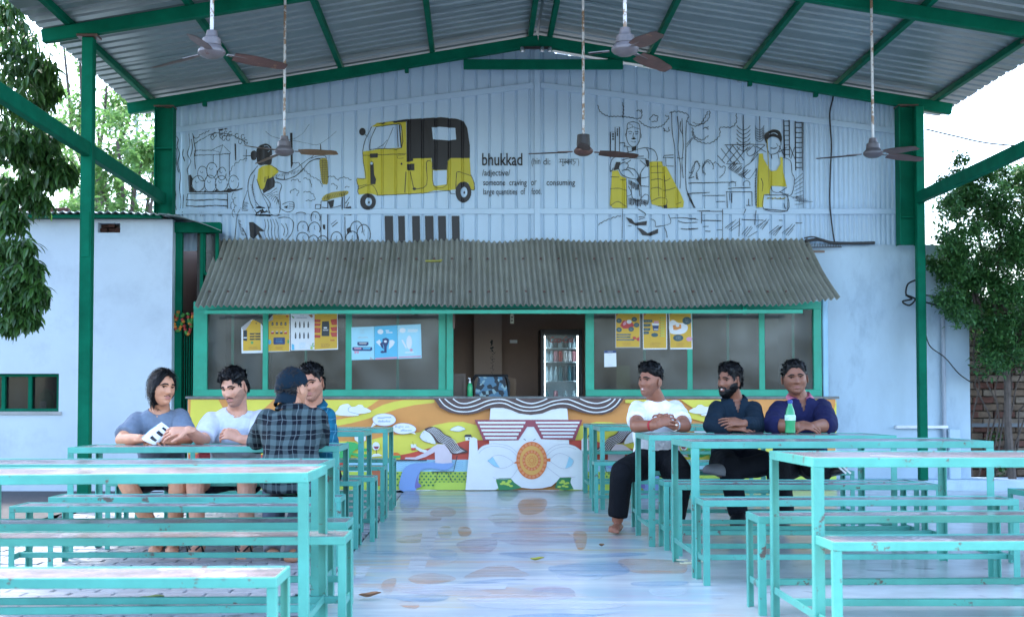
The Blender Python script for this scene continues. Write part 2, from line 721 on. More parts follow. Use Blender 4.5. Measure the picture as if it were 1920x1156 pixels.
for xa, za, xb, zb2 in ((XZ[0], z0, RX - .035, z1), (RX + .035, z1, XZ[3] - .02, z2)):
    b = MB()
    b.bar((xa, fl - .006, za), (xb, fl - .006, zb2), .012, .062, 0, (0, 0, 1), .003)
    b.build("flashing_band", M_GABLE, gable)
b = MB()
b.box(RX - .03, RX + .03, fl - .024, fl - .012, 2.45, zr(RX), 0, .004)
b.build("centre_trim", M_GABLE, gable)
b = MB()
b.box(4.43, 4.50, YG - .05, YG + .12, 2.5, 3.9, 0, .004)
b.build("corner_trim", M_GABLE, gable)


def cells(x0, x1, z0, z1, holes):
    xs = sorted({x0, x1, *[h[0] for h in holes], *[h[1] for h in holes]})
    zs = sorted({z0, z1, *[h[2] for h in holes], *[h[3] for h in holes]})
    xs = [x for x in xs if x0 <= x <= x1]
    zs = [z for z in zs if z0 <= z <= z1]
    for a, b_ in zip(xs, xs[1:]):
        run = None
        for c, d in zip(zs, zs[1:]):
            cx, cz = (a + b_) / 2, (c + d) / 2
            hole = any(h[0] < cx < h[1] and h[2] < cz < h[3] for h in holes)
            if hole:
                if run:
                    yield a, b_, run[0], run[1]
                run = None
            else:
                run = (run[0], d) if run else (c, d)
        if run:
            yield a, b_, run[0], run[1]


# ------------------------------------------------------------------ white building on the left
lb = thing("white_building", "low whitewashed building with small dark window and corrugated roof edge", "building", (-4.5, 12.9, 0))
WX0, WX1, WZ0, WZ1 = -5.2, PX(110, 12.8), PZ(771, 12.8), PZ(700, 12.8)
HX0, HX1, HZ0, HZ1 = PX(180, 12.8), PX(222, 12.8), PZ(436, 12.8), PZ(418, 12.8)
LX1, LZ1 = PX(321, 12.8), PZ(411, 12.8)
b = MB()
for a, c, d, e in cells(-7, LX1, -.1, LZ1, [(WX0, WX1, WZ0, WZ1), (HX0, HX1, HZ0, HZ1)]):
    b.box(a, c, 12.8, 12.98, d, e)
b.build("front_wall", M_PLASTER, lb)
b = MB()
b.box(-7, LX1 - .03, 14.6, 14.75, -.1, LZ1)
b.box(LX1 - .16, LX1 - .02, 12.98, 14.6, -.1, LZ1 - .02)
b.box(-7, -6.9, 12.98, 14.6, -.1, LZ1 - .02)
b.box(-6.9, LX1 - .16, 12.98, 14.6, LZ1 - .1, LZ1 - .04)
b.build("inner_wall", M_INT, lb)
wn = MB()
for x in (WX0 + .02, PX(55, 12.84), WX1 - .018, PX(5, 12.84)):
    wn.box(x - .018, x + .018, 12.85, 12.89, WZ0 + .002, WZ1 - .002)
for z in (WZ0 + .016, WZ1 - .016):
    wn.box(WX0, WX1, 12.853, 12.887, z - .014, z + .014)
wo_ = wn.build("window", M_STEEL, lb)
b = MB()
b.box(WX0, WX1, 12.90, 12.905, WZ0, WZ1)
b.build("pane", pane_mat("dark_window_pane", (.012, .015, .015), .45, .08), wo_)
b = MB()
b.box(WX0, WX1 + .03, 12.78, 12.8, WZ0 - .03, WZ0)
b.build("sill", M_CONC, wo_)
for k in range(5):
    b = MB()
    x = HX0 + .002 + (k % 3) * .075
    z = HZ0 + .002 + (k // 3) * .062
    b.box(x, x + .07, 12.87 + .03 * (k % 2), 12.95, z, z + (.055 if k < 3 else .05), 0, .006)
    b.build("broken_brick", mat("old_red_brick", (.07, .028, .02), .9, .3, 12, bump=.3), lb)
b = MB()
xs = [(-7 + i * .02) for i in range(int((PX(335, 12.6) + 7) / .02))]
pr = [[(x, y, LZ1 + .045 + (y - 12.6) * .05 + .012 * math.sin(x * 2 * math.pi / .075) - max(0, x + 3.5) * .06) for x in xs] for y in (12.6, 13.5, 14.8)]
b.grid(pr)
b.grid([[(p[0], p[1], p[2] - .006) for p in r] for r in pr[::-1]])
b.grid([pr[0], [(p[0], p[1], p[2] - .006) for p in pr[0]]])
b.build("roof_sheet", M_ROOF, lb, True, 80)
b = MB()
b.box(-7, PX(300, 12.7), 12.66, 12.76, LZ1 - .002, LZ1 + .028)
b.build("fascia", M_STEEL, lb)

# ------------------------------------------------------------------ recessed entrance with grille between building and kiosk
en = thing("entrance_porch", "narrow dark entrance with green barred gate and curved metal canopy", "entrance", (-2.95, 13, 0))
b = MB()
for a, c in ((PX(323, 12.95), -2.99), (PX(374, 12.95), PX(380, 12.95))):
    b.box(a, c, 12.92, 12.98, 0, 2.62)
b.build("gate_post", M_STEEL, en)
b = MB()
b.box(PX(322, 12.9), PX(412, 12.9), 12.87, 12.97, PZ(436, 12.9), PZ(417, 12.9), 0, .005)
b.build("lintel_beam", M_STEEL, en)
gx0, gx1 = PX(325, 13.0), PX(361, 13.0)
for k in range(8):
    x = gx0 + (gx1 - gx0) * (k + .5) / 8
    b = MB()
    b.tube([(x, 13.0, 0.02), (x, 13.0, PZ(600, 13))], .0075, 6)
    b.build("gate_bar", M_STEEL, en)
for z in (.1, .75, PZ(602, 13)):
    b = MB()
    b.box(gx0, gx1, 12.99, 13.012, z - .015, z + .015)
    b.build("gate_rail", M_STEEL, en)
b = MB()
b.box(-3.1, -2.3, 14.2, 14.3, 0, 2.6)
b.box(-2.86, -2.82, 13.02, 14.2, 0, 2.6)
b.build("back_wall", mat("dark_tiled_wall", (.05, .045, .04), .6, .3, 8, bump=.2), en)
b = MB()
vs = []
for i in range(9):
    t = i / 8
    x = PX(296, 12.6) + t * (PX(414, 12.6) - PX(296, 12.6))
    z = PZ(401, 12.6) - (t ** 1.6) * (PZ(401, 12.6) - PZ(433, 12.6))
    vs.append((x, z))
for y0, y1 in ((12.55, 13.14),):
    b.grid([[(x, y0, z) for x, z in vs], [(x, y1, z + .03) for x, z in vs]])
    b.grid([[(x, y1, z + .024) for x, z in vs], [(x, y0, z - .006) for x, z in vs]])
    b.grid([[(x, y0, z - .006) for x, z in vs], [(x, y0, z) for x, z in vs]])
b.build("canopy_sheet", M_ROOF, en, True)
b = MB()
x0, x1, z0, z1 = PX(378, 12.95), PX(408, 12.95), PZ(516, 12.95), PZ(437, 12.95)
for a, c, d, e in ((x0, x0 + .03, z0, z1), (x1 - .03, x1, z0, z1), (x0 + .03, x1 - .03, z0, z0 + .03)):
    b.box(a, c, 12.93, 12.97, d, e)
wf = b.build("side_window", M_STEEL, en)
b = MB()
b.box(x0 + .03, x1 - .03, 12.95, 12.955, z0 + .03, z1)
b.build("pane", MATS.get("dw") or bpy.data.materials["dark_window_pane"], wf)
# garland
ga = MB()
mg = [mat("marigold_orange", (.55, .2, .03), .8, .3, 30), mat("marigold_red", (.35, .04, .03), .8, .3, 30), mat("garland_leaf", (.06, .22, .04), .7)]
for (xa, xb, sag, zt) in ((323, 344, 30, 590), (342, 362, 34, 592), (324, 334, 14, 585), (352, 362, 20, 588)):
    for i in range(13):
        t = i / 12
        px_, py_ = xa + (xb - xa) * t, zt + sag * 4 * t * (1 - t)
        p = P(px_, py_, 12.9)
        bm = bmesh.new()
        bmesh.ops.create_icosphere(bm, subdivisions=2, radius=.019)
        for v in bm.verts:
            v.co *= random.uniform(.8, 1.15)
            v.co += p + Vector((0, random.uniform(-.004, .004), 0))
        ga.addbm(bm, (i // 2 + xa) % 3 if i % 5 else 2)
tag(ga.build("flower_garland", mg, None, True, 180), "orange and red marigold garland hung across the barred gate", "garland")

# ------------------------------------------------------------------ white wall on the right
rw = thing("white_wall", "plain stained whitewashed wall to the right of the snack kiosk", "wall", (4.3, 13.25, 0))
b = MB()
RZ1 = PZ(459, 13.17)
x1 = PX(1819, 13.17)
xs = [3.58 + (x1 - 3.58) * i / 12 for i in range(13)]
top = [RZ1 - (.10 * max(0, (x - 4.75)) if x > 4.75 else 0) + random.uniform(-.006, .006) for x in xs]
b.grid([[(x, 13.17, .05) for x in xs], [(x, 13.17, z) for x, z in zip(xs, top)], [(x, 13.45, z) for x, z in zip(xs, top)]])
b.add([(x1, 13.17, .05), (x1, 13.45, .05), (x1, 13.45, top[-1]), (x1, 13.17, top[-1])], [(0, 1, 2, 3)])
b.box(3.30, 3.585, 13.172, 13.196, 1.87, RZ1 - .004)
b.build("wall_face", M_PLASTER2, rw)
b = MB()
b.box(PX(1680, 13.1), PX(1778, 13.1), 13.1, 13.17, PZ(803, 13.1), PZ(797, 13.1), 0, .006)
b.build("ledge", M_WHITE, rw)
b = MB()
b.box(PX(1778, 13.1), PX(1800, 13.1), 13.09, 13.17, PZ(905, 13.1), PZ(803, 13.1), 0, .01)
b.build("damp_pilaster", M_PLASTER2, rw)
b = MB()
x = PX(1772, 13.1)
b.tube([(x, 13.13, PZ(575, 13.1)), (x, 13.13, PZ(860, 13.1))], .022, 10)
tag(b.build("drain_pipe", mat("grey_plastic_pipe", (.33, .38, .45), .5), None, True), "thin grey drain pipe running down the white wall on the right", "pipe")

# ------------------------------------------------------------------ brick wall behind the tree
bw = thing("brick_wall", "old bare brick wall behind the tree at the right edge", "wall", (5.8, 13.6, 0))
b = MB()
b.box(5.14, 7.2, 13.62, 13.8, -.1, 2.0)
b.build("mortar_core", mat("dirty_mortar", (.10, .085, .075), .95, .3, 14, bump=.4), bw)  # dirt, plus the tree's shade darkened into the tone
bricks = []
for k in range(3):
    q = MB()
    q.box(-.108, .108, -.05, .05, -.032, .032, 0, .006)
    me = bpy.data.meshes.new("brick")
    me.from_pydata(q.v, [], q.f)
    me.materials.append(mat(["brick_red_shaded", "brick_buff_shaded", "brick_pale_shaded"][k], [(.10, .042, .03), (.13, .09, .062), (.19, .15, .115)][k], .9, .35, 9, bump=.4, bscale=60))  # brick colours darkened to carry the shade of the tree in front
    bricks.append(me)
for r_ in range(25):
    for c_ in range(7):
        x = 5.24 + c_ * .226 - (r_ % 2) * .11
        if x < 5.24 or random.random() < .04:
            x = max(x, 5.2)
        o = link("brick", bricks[random.choice((0, 1, 1, 2))], bw)
        o.matrix_parent_inverse = Matrix.Translation(bw.location).inverted()
        o.location = (x, 13.61 + random.uniform(-.012, .008), .06 + r_ * .0765)
        o.rotation_euler = (random.uniform(-.03, .03), random.uniform(-.03, .03), random.uniform(-.03, .03))
b = MB()
b.box(5.12, 7.1, 13.5, 13.56, PZ(800, 13.5), PZ(793, 13.5))
b.build("iron_rail", mat("grey_iron", (.12, .14, .16), .5), bw)
# ------------------------------------------------------------------ snack kiosk
KX0, KX1 = PX(352, YK), PX(1567, YK)
KZ = PZ(747, YK)
ki = thing("snack_kiosk", "green framed snack kiosk with painted counter front and corrugated awning", "kiosk", (RX, YK, 0))
b = MB()
b.box(KX0, KX1, YK, YK + .15, 0, KZ - .003)
CW = b.build("counter_wall", M_WHITE, ki)
b = MB()
b.box(KX0 - .02, KX1 + .03, YK - .03, YK + .32, KZ - .001, KZ + .024, 0, .004)
b.build("counter_slab", mat("grey_stone_slab", (.16, .17, .17), .5, .3, 12), ki)
b = MB()
b.box(KX0, KX1, 14.8, 14.95, 0, 2.42)
b.box(KX0, KX0 + .1, 13.2, 14.8, 0, 2.42)
b.box(KX1 - .1, KX1, 13.2, 14.8, 0, 2.42)
b.build("inner_wall", M_INT, ki)
b = MB()
b.box(KX0, KX1, 13.16, 14.95, 2.421, 2.44)
b.build("ceiling", M_INT, ki)
b = MB()
b.box(PX(889, 14.6), PX(941, 14.6), 14.58, 14.8, 0, 2.42)
b.build("wall_pillar", M_INT2, ki)
b = MB()
b.box(KX0 + .1, KX1 - .1, YK + .15, 14.8, 0, .02)
b.build("inner_floor", M_CONC, ki)

FZ0, FZ1 = KZ + .024, PZ(569, YK)          # frame bottom / top


def kpost(px0, px1, name="post", y0=YK - .012, y1=YK + .05, m=M_KGREEN):
    b = MB()
    b.box(PX(px0, YK), PX(px1, YK), y0, y1, FZ0, FZ1 - .045, 0, .004)
    return b.build(name, m, ki)


for a, c in ((362, 388), (837, 850), (1098, 1114), (1526, 1541)):
    kpost(a, c)
b = MB()
b.box(PX(1544, YK), PX(1554, YK), YK + .0, YK + .05, KZ, FZ1 + .05, 0, .008)
b.build("corner_pipe", mat("pale_blue_paint", (.30, .52, .68), .5, .1), ki)
for a, c in ((362, 850), (1098, 1541)):
    b = MB()
    b.box(PX(a, YK), PX(c, YK), YK - .016, YK + .054, FZ0, FZ0 + .068, 0, .004)
    b.build("bottom_rail", M_KGREEN, ki)
for a, c, dz in ((362, 838, 0), (838, 1098, .01), (1098, 1541, .004)):
    b = MB()
    b.box(PX(a, YK), PX(c, YK), YK - .016, YK + .054, FZ1 - .06 + dz, FZ1 + .02 + dz, 0, .004)
    b.build("top_rail", M_KGREEN, ki)
# mullions stand just behind the dusty panes, the wide ones in front
for a, c in ((492, 502),):
    kpost(a, c, "mullion", YK - .006, YK + .03)
for a, c in ((1425, 1436), (1290, 1300), (647, 659), (822, 836)):
    kpost(a, c, "mullion", YK + .0252, YK + .05)
for px_ in (434, 572, 745, 1210, 1367, 1490):
    kpost(px_ - 2.5, px_ + 2.5, "mullion", YK + .034, YK + .05)
for a, c in ((388, 492), (502, 647), (659, 822), (1114, 1290), (1300, 1425), (1436, 1526)):
    b = MB()
    b.box(PX(a, YK), PX(c, YK), YK + .026, YK + .0285, FZ0 + .066, FZ1 - .058)
    b.build("window_pane", M_PANE, ki)
# sliding green frame pieces inside
b = MB()
b.box(PX(1098, 13.0), PX(1103, 13.0), 12.96, 13.02, FZ0, FZ1)
b.build("sliding_post", M_KGREEN, ki)
b = MB()
b.box(PX(849, YK), PX(853, YK), YK - .02, YK - .012, FZ1 - .25, FZ1 - .1, 0, .002)
b.build("hinge", M_RUST, ki)

# awning of overlapping corrugated sheets
AX0t, AX1t, AX0b, AX1b = PX(408, 13.14), PX(1516, 13.14), PX(364, 12.40), PX(1577, 12.40)
NS = 7
nr = 111
for k in range(NS):
    i0, i1 = round(k * nr / NS), round((k + 1) * nr / NS)
    rows = []
    for j in range(9):
        t = j / 8
        r_ = []
        for i in range(i0 * 8, i1 * 8 + 5):
            u = i / (nr * 8)
            if u > 1.0:
                break
            x = (AX0b + (AX1b - AX0b) * u) * (1 - t) + (AX0t + (AX1t - AX0t) * u) * t
            zbt = 1.805 + .012 * math.sin(u * 5) + .055 * max(0, u - .72) / .28 * (1 - 0) + .035 * max(0, u - .93) / .07
            ztp = 2.545 + .012 * math.sin(u * 14 + 1) - .03 * math.exp(-((u - .48) / .05) ** 2)
            z = zbt * (1 - t) + ztp * t - .035 * math.sin(math.pi * t) + .006 * math.sin(u * 40 + t * 5)
            y = 12.40 + .74 * t
            h = .0165 * math.cos(2 * math.pi * i / 8) + .006 * (k % 2)
            r_.append((x, y - h * .72, z + h * .72))
        rows.append(r_)
    b = MB()
    b.grid(rows)
    lo = [[(p[0], p[1] + .004, p[2] - .005) for p in r_] for r_ in rows]
    b.grid(lo[::-1])
    b.grid([lo[0], rows[0]])
    b.grid([rows[-1], lo[-1]])
    b.build("awning_sheet", M_AWN, ki, True, 60)
b = MB()
for u in (.12, .35, .6, .85):
    x = KX0 + (KX1 - KX0) * u
    b.bar((x, 12.47, 1.75), (x, 13.1, 2.38), .03, .04)
b.bar((AX0b + .08, 12.46, 1.755), (AX1b - .35, 12.46, 1.76), .03, .035)
b.build("awning_batten", M_KGREEN, ki)
b = MB()
for k in range(34):
    for t in (.22, .72):
        u = (k + .5) / 34
        x = (AX0b + (AX1b - AX0b) * u) * (1 - t) + (AX0t + (AX1t - AX0t) * u) * t
        b.lathe([(.012, -.01), (.012, .004), (.006, .010)], (x, 12.40 + .74 * t - .014, 1.805 * (1 - t) + 2.545 * t - .035 * math.sin(math.pi * t) + .020), 6)
stuff(b.build("fixing_bolt", M_RUST, ki))
b = MB()
p = P(813, 491, 12.75)
b.box(p.x - .08, p.x + .08, p.y - .08, p.y - .02, p.z - .005, p.z + .012, 0, .004)
b.box(p.x + .06, p.x + .09, p.y - .08, p.y - .02, p.z + .008, p.z + .02, 0, .003)
tag(b.build("yellow_scrap", mat("faded_yellow_strip", (.28, .27, .05), .7, .3)), "small faded yellow strip lying on the corrugated awning", "strip")
# ------------------------------------------------------------------ flat painting helper
def smooth(pts, n=4, closed=False):
    if len(pts) < 3:
        return pts
    out = []
    m = len(pts)
    rng = range(m if closed else m - 1)
    for i in rng:
        p0 = pts[(i - 1) % m] if closed or i > 0 else pts[0]
        p1, p2 = pts[i], pts[(i + 1) % m]
        p3 = pts[(i + 2) % m] if closed or i + 2 < m else pts[-1]
        for k in range(n):
            t = k / n
            out.append(tuple(.5 * (2 * b + (c - a) * t + (2 * a - 5 * b + 4 * c - d) * t * t + (3 * b - a - 3 * c + d) * t ** 3)
                             for a, b, c, d in zip(p0, p1, p2, p3)))
    if not closed:
        out.append(pts[-1])
    return out


def scallop(pts, step, amp):
    """a wavy bumpy line, as leaves or bushes are outlined"""
    pts = smooth(pts, 6)
    acc, out = 0, []
    for a, b in zip(pts, pts[1:]):
        l = math.hypot(b[0] - a[0], b[1] - a[1]) or 1e-6
        nx, ny = -(b[1] - a[1]) / l, (b[0] - a[0]) / l
        k = max(1, int(l / (step / 5)))
        for i in range(k):
            t = i / k
            h = amp * abs(math.sin(math.pi * (acc + l * t) / step))
            out.append((a[0] + (b[0] - a[0]) * t + nx * h, a[1] + (b[1] - a[1]) * t + ny * h))
        acc += l
    return out


def ell(cx, cy, rx, ry, n=20, a0=0, a1=360):
    full = abs(a1 - a0) >= 360
    k = n if full else n + 1
    return [(cx + rx * math.cos(R(a0 + (a1 - a0) * i / n)), cy + ry * math.sin(R(a0 + (a1 - a0) * i / n))) for i in range(k)]


class Paint:
    """polygons and brush strokes given in picture coordinates of one crop, painted on a wall"""

    def __init__(s, to3d):
        s.bm = bmesh.new()
        s.to3d = to3d            # (px, py, lift) -> xyz
        s.lift = .002
        s.tf = (0, 0, 1)
        s.wj = .0
        s.ws = 1.

    def crop(s, x0, y0, k):
        s.tf = (x0, y0, k)

    def px(s, p):
        return (s.tf[0] + p[0] * s.tf[2], s.tf[1] + p[1] * s.tf[2])

    def poly(s, pts, mi, sm=False, lift=None):
        if sm:
            pts = smooth(pts, 4, True)
        vs = [s.bm.verts.new((*s.px(p), 0)) for p in pts]
        for v in vs:
            v.co.z = s.lift if lift is None else lift
        try:
            f = s.bm.faces.new(vs)
        except ValueError:
            return
        f.material_index = mi
        f.normal_update()
        if lift is None:
            s.lift += .0002

    def line(s, pts, wd, mi, sm=True, lift=None, taper=False):
        if sm:
            pts = smooth(pts, 3)
        pts = [s.px(p) for p in pts]
        q = [pts[0]]
        for p in pts[1:]:
            if math.hypot(p[0] - q[-1][0], p[1] - q[-1][1]) > .25:
                q.append(p)
        pts = q
        if len(pts) < 2:
            return
        L, Rr = [], []
        m = len(pts)
        for i, p in enumerate(pts):
            a, b = pts[max(i - 1, 0)], pts[min(i + 1, m - 1)]
            l = math.hypot(b[0] - a[0], b[1] - a[1]) or 1e-6
            nx, ny = -(b[1] - a[1]) / l, (b[0] - a[0]) / l
            h = wd / 2 * s.ws * (1 + s.wj * math.sin(i * 1.7 + p[0]))
            if taper:
                h *= .35 + .65 * math.sin(math.pi * min(1, max(0, (i + .3) / m)))
            L.append((p[0] + nx * h, p[1] + ny * h))
            Rr.append((p[0] - nx * h, p[1] - ny * h))
        z = s.lift if lift is None else lift
        lv = [s.bm.verts.new((*p, z)) for p in L]
        rv = [s.bm.verts.new((*p, z)) for p in Rr]
        for i in range(m - 1):
            f = s.bm.faces.new((lv[i], lv[i + 1], rv[i + 1], rv[i]))
            f.material_index = mi

    def hatch(s, x0, y0, x1, y1, n, dx, dy, wd, mi):
        for i in range(n):
            t = (i + .5) / n
            x, y = x0 + (x1 - x0) * t, y0 + (y1 - y0) * t
            s.line([(x, y), (x + dx * random.uniform(.6, 1.1), y + dy * random.uniform(.6, 1.1))], wd, mi, False)

    def text(s, body, x, y, h, mi, bold=.0, wscale=1., shear=0., lift=None):
        cu = bpy.data.curves.new("lettering", 'FONT')
        cu.body = body
        cu.size = 1
        cu.offset = bold
        cu.shear = shear
        cu.resolution_u = 3
        o = bpy.data.objects.new("lettering", cu)
        COL.objects.link(o)
        dg = bpy.context.evaluated_depsgraph_get()
        me = bpy.data.meshes.new_from_object(o.evaluated_get(dg))
        z = s.lift if lift is None else lift
        xs = [v.co.x for v in me.vertices]
        if wscale > 3:            # the word runs from x to wscale
            mn, k = min(xs), (wscale - x) / (max(xs) - min(xs)) / h
        else:
            mn, k = 0, wscale
        vs = [s.bm.verts.new((*s.px((x + (v.co.x - mn) * h * k, y - v.co.y * h)), z)) for v in me.vertices]
        for p in me.polygons:
            try:
                f = s.bm.faces.new([vs[i] for i in p.vertices])
                f.material_index = mi
            except ValueError:
                pass
        bpy.data.objects.remove(o)
        bpy.data.meshes.remove(me)
        bpy.data.curves.remove(cu)

    def build(s, name, mats, parent, cuts=None):
        bm = s.bm
        bmesh.ops.triangulate(bm, faces=[f for f in bm.faces if len(f.verts) > 4])
        if cuts is not None:
            for cx in cuts:
                bmesh.ops.bisect_plane(bm, geom=bm.verts[:] + bm.edges[:] + bm.faces[:], plane_co=(cx, 0, 0), plane_no=(1, 0, 0))
        for v in bm.verts:
            v.co = s.to3d(*v.co)
        for f in bm.faces:
            f.normal_update()
            if f.normal.y > 0:
                f.normal_flip()
        me = bpy.data.meshes.new(name)
        bm.to_mesh(me)
        bm.free()
        for m in mats:
            me.materials.append(m)
        return link(name, me, parent)


# ------------------------------------------------------------------ drawing on the gable wall
def g3(px_, py_, lift):
    p = P(px_, py_, YG)
    inside_band = abs(p.z - zb0) < .03
    y = wall_y(p.x)
    if inside_band:
        y = min(y, YG - .0315)
    if abs(p.x - RX) < .031:
        y = YG - .0435
    return Vector((p.x, y - lift, p.z))


zb0 = PZ(397, YG)
G = Paint(g3)
G.wj = .25
G.ws = .62
K_, Y_, W_ = 0, 1, 2
LW = 2.0
G.crop(320, 220, .2076)          # fruit seller
for pts in ([(45, 165), (70, 200), (60, 260), (80, 330), (65, 420), (90, 520), (80, 640), (95, 760), (85, 840)],
            [(20, 170), (35, 260), (60, 300), (55, 420), (75, 500)], [(165, 150), (175, 250), (150, 330), (185, 400), (150, 470), (160, 520)],
            [(120, 290), (110, 340), (130, 400), (120, 360)], [(205, 160), (215, 240), (225, 300), (215, 350), (225, 470)],
            [(40, 620), (50, 700), (45, 790), (60, 840)], [(120, 700), (115, 780), (110, 890)], [(190, 200), (200, 280), (180, 360)]):
    G.line(pts, LW, K_)
G.line([(215, 240), (300, 190), (380, 150), (470, 145), (560, 165), (640, 205), (690, 235)], 2.2, K_)
G.line([(200, 150), (220, 190), (260, 180)], 2, K_)
G.line(scallop([(260, 180), (310, 150), (365, 130)], 30, -14), 1.8, K_, False)
for cx, cy in ((380, 180), (400, 160), (460, 170), (500, 150), (480, 190), (540, 150), (600, 170), (630, 220), (680, 225), (520, 190), (455, 140), (655, 180)):
    G.line(ell(cx, cy, 16, 22, 8), 1.8, K_)
G.poly([(430, 110), (510, 100), (515, 112), (440, 122)], K_)
G.line([(220, 345), (380, 340), (540, 330)], 2.2, K_, False)
G.line([(220, 300), (370, 300), (470, 250), (545, 325)], 1.8, K_, False)
G.line([(385, 300), (450, 320), (470, 255)], 1.5, K_, False)
for x, a, c in ((385, 335, 420), (445, 325, 500), (530, 330, 540), (220, 300, 350)):
    G.line([(x, a), (x, c)], 1.8, K_, False)
G.line([(585, 240), (588, 390)], 3.2, K_, False)
G.line([(685, 290), (680, 400)], 2.2, K_, False)
G.line(scallop([(540, 520), (580, 440), (640, 400), (700, 380)], 45, -16), 1.6, K_, False)
for cx, cy, rx, ry in ((250, 600, 55, 72), (360, 600, 55, 75), (460, 600, 55, 72), (570, 590, 46, 64), (290, 510, 44, 66), (375, 480, 48, 70), (465, 510, 38, 58)):
    G.line(ell(cx, cy, rx, ry, 18), 2, K_)
    G.line(ell(cx - rx * .2, cy - ry * .3, rx * .25, ry * .2, 6, 0, 200), 1.2, K_)
G.poly([(158, 525), (185, 520), (205, 560), (190, 620), (215, 665), (300, 672), (310, 655), (330, 672), (400, 665), (415, 650), (430, 668), (505, 660), (520, 640), (580, 655), (655, 640), (650, 652), (540, 680), (165, 680)], K_)
G.line([(160, 690), (515, 690)], 1.8, K_, False)
for y in (745, 800):
    G.line([(140, y), (260, y + 6), (400, y - 3), (515, y + 4)], 3.2, K_)
G.line([(155, 690), (145, 740)], 1.6, K_)
G.line([(150, 760), (140, 800)], 1.6, K_)
G.line([(515, 690), (520, 830)], 2, K_)
for x in (270, 285, 300, 435, 445, 455):
    G.line([(x, 860), (x + 3, 895)], 1.2, K_, False)
for x, y in ((570, 720), (585, 760), (560, 800), (590, 830), (575, 870)):
    G.line(ell(x, y, 14, 34, 8, 90, 300), 1.5, K_)
# woman in sari
G.poly([(775, 330), (780, 290), (810, 255), (850, 240), (890, 250), (915, 290), (910, 420), (850, 430), (790, 425)], K_, True)
G.poly([(725, 340), (735, 310), (760, 300), (778, 325), (772, 380), (735, 385)], K_, True)
G.line([(655, 350), (760, 348), (900, 335)], 2, K_)
G.line(ell(865, 290, 30, 30, 10, 150, 420), 1.2, 2)
G.poly([(795, 470), (830, 440), (900, 432), (960, 460), (975, 495), (930, 540), (870, 560), (850, 640), (830, 655), (800, 640), (785, 560)], Y_)
G.poly([(870, 560), (930, 535), (945, 580), (940, 630), (890, 660), (840, 690), (830, 655), (850, 635)], K_)
for i in range(9):
    G.line([(850 + i * 12, 540 - i * 3), (848 + i * 12, 590 - i * 5)], 1.4, K_, False)
G.line([(905, 430), (960, 470), (990, 490), (1060, 500), (1140, 460), (1200, 410), (1270, 365), (1290, 345)], 2, K_)
G.line([(950, 550), (1020, 565), (1100, 545), (1170, 500), (1230, 430), (1290, 385), (1390, 380)], 3, K_)
G.line([(1025, 495), (1030, 560)], 2, K_)
G.hatch(950, 520, 1190, 470, 18, 6, 26, 1.2, K_)
G.line([(1270, 370), (1330, 355), (1395, 350), (1410, 385)], 2, K_)
G.line([(1290, 385), (1340, 372), (1400, 372)], 1.4, K_)
G.line([(790, 440), (740, 500), (710, 560), (700, 650), (720, 760), (750, 820), (800, 880), (900, 893)], 2.2, K_)
G.line([(830, 690), (860, 720), (900, 780), (890, 850), (930, 890), (980, 880), (995, 800), (980, 700), (1005, 620), (975, 590), (945, 590)], 2.2, K_)
G.line([(780, 560), (820, 680), (880, 800), (900, 860)], 2, K_)
G.line([(760, 520), (740, 620), (760, 740), (800, 800)], 1.6, K_)
for k in range(7):
    G.line([(850 + k * 18, 700 + k * 14), (890 + k * 14, 690 + k * 8), (960 + k * 4, 640 + k * 30)], 1.4, K_)
G.poly([(735, 815), (760, 825), (800, 800), (850, 815), (880, 850), (910, 893), (770, 893)], K_)
G.hatch(720, 600, 770, 810, 14, 22, 10, 1.2, K_)
G.line([(695, 660), (660, 760), (650, 840)], 2, K_)
G.hatch(655, 760, 650, 850, 8, 50, 5, 1.3, K_)
G.line([(1010, 790), (1060, 765), (1110, 770), (1115, 800), (1110, 840), (1060, 860), (1000, 830)], 2, K_)
for y in (785, 805, 825):
    G.line([(1070, y), (1115, y + 4)], 1.4, K_)
G.poly([(1025, 810), (1060, 795), (1050, 825)], K_)
G.line([(640, 820), (600, 900), (590, 1000), (580, 1110)], 2, K_)
G.line([(650, 1000), (680, 1060), (695, 1110)], 3, K_)
G.poly([(710, 950), (745, 945), (790, 980), (855, 1030), (800, 1030), (830, 1090), (810, 1100), (790, 1060), (750, 1100), (720, 1080), (715, 1010)], K_)
G.hatch(605, 920, 640, 1060, 16, 30, 14, 1.1, K_)
for k in range(5):
    G.line([(850 + k * 25, 920), (860 + k * 28, 980), (850 + k * 30, 1040), (870 + k * 28, 1110)], 1.5, K_)
G.line([(970, 910), (1060, 905), (1110, 950), (1095, 1050), (1040, 1110)], 2.2, K_)
G.line([(1000, 960), (1030, 1010), (1020, 1070)], 1.6, K_)
G.line([(1040, 960), (1060, 1030), (1040, 1080)], 1.6, K_)
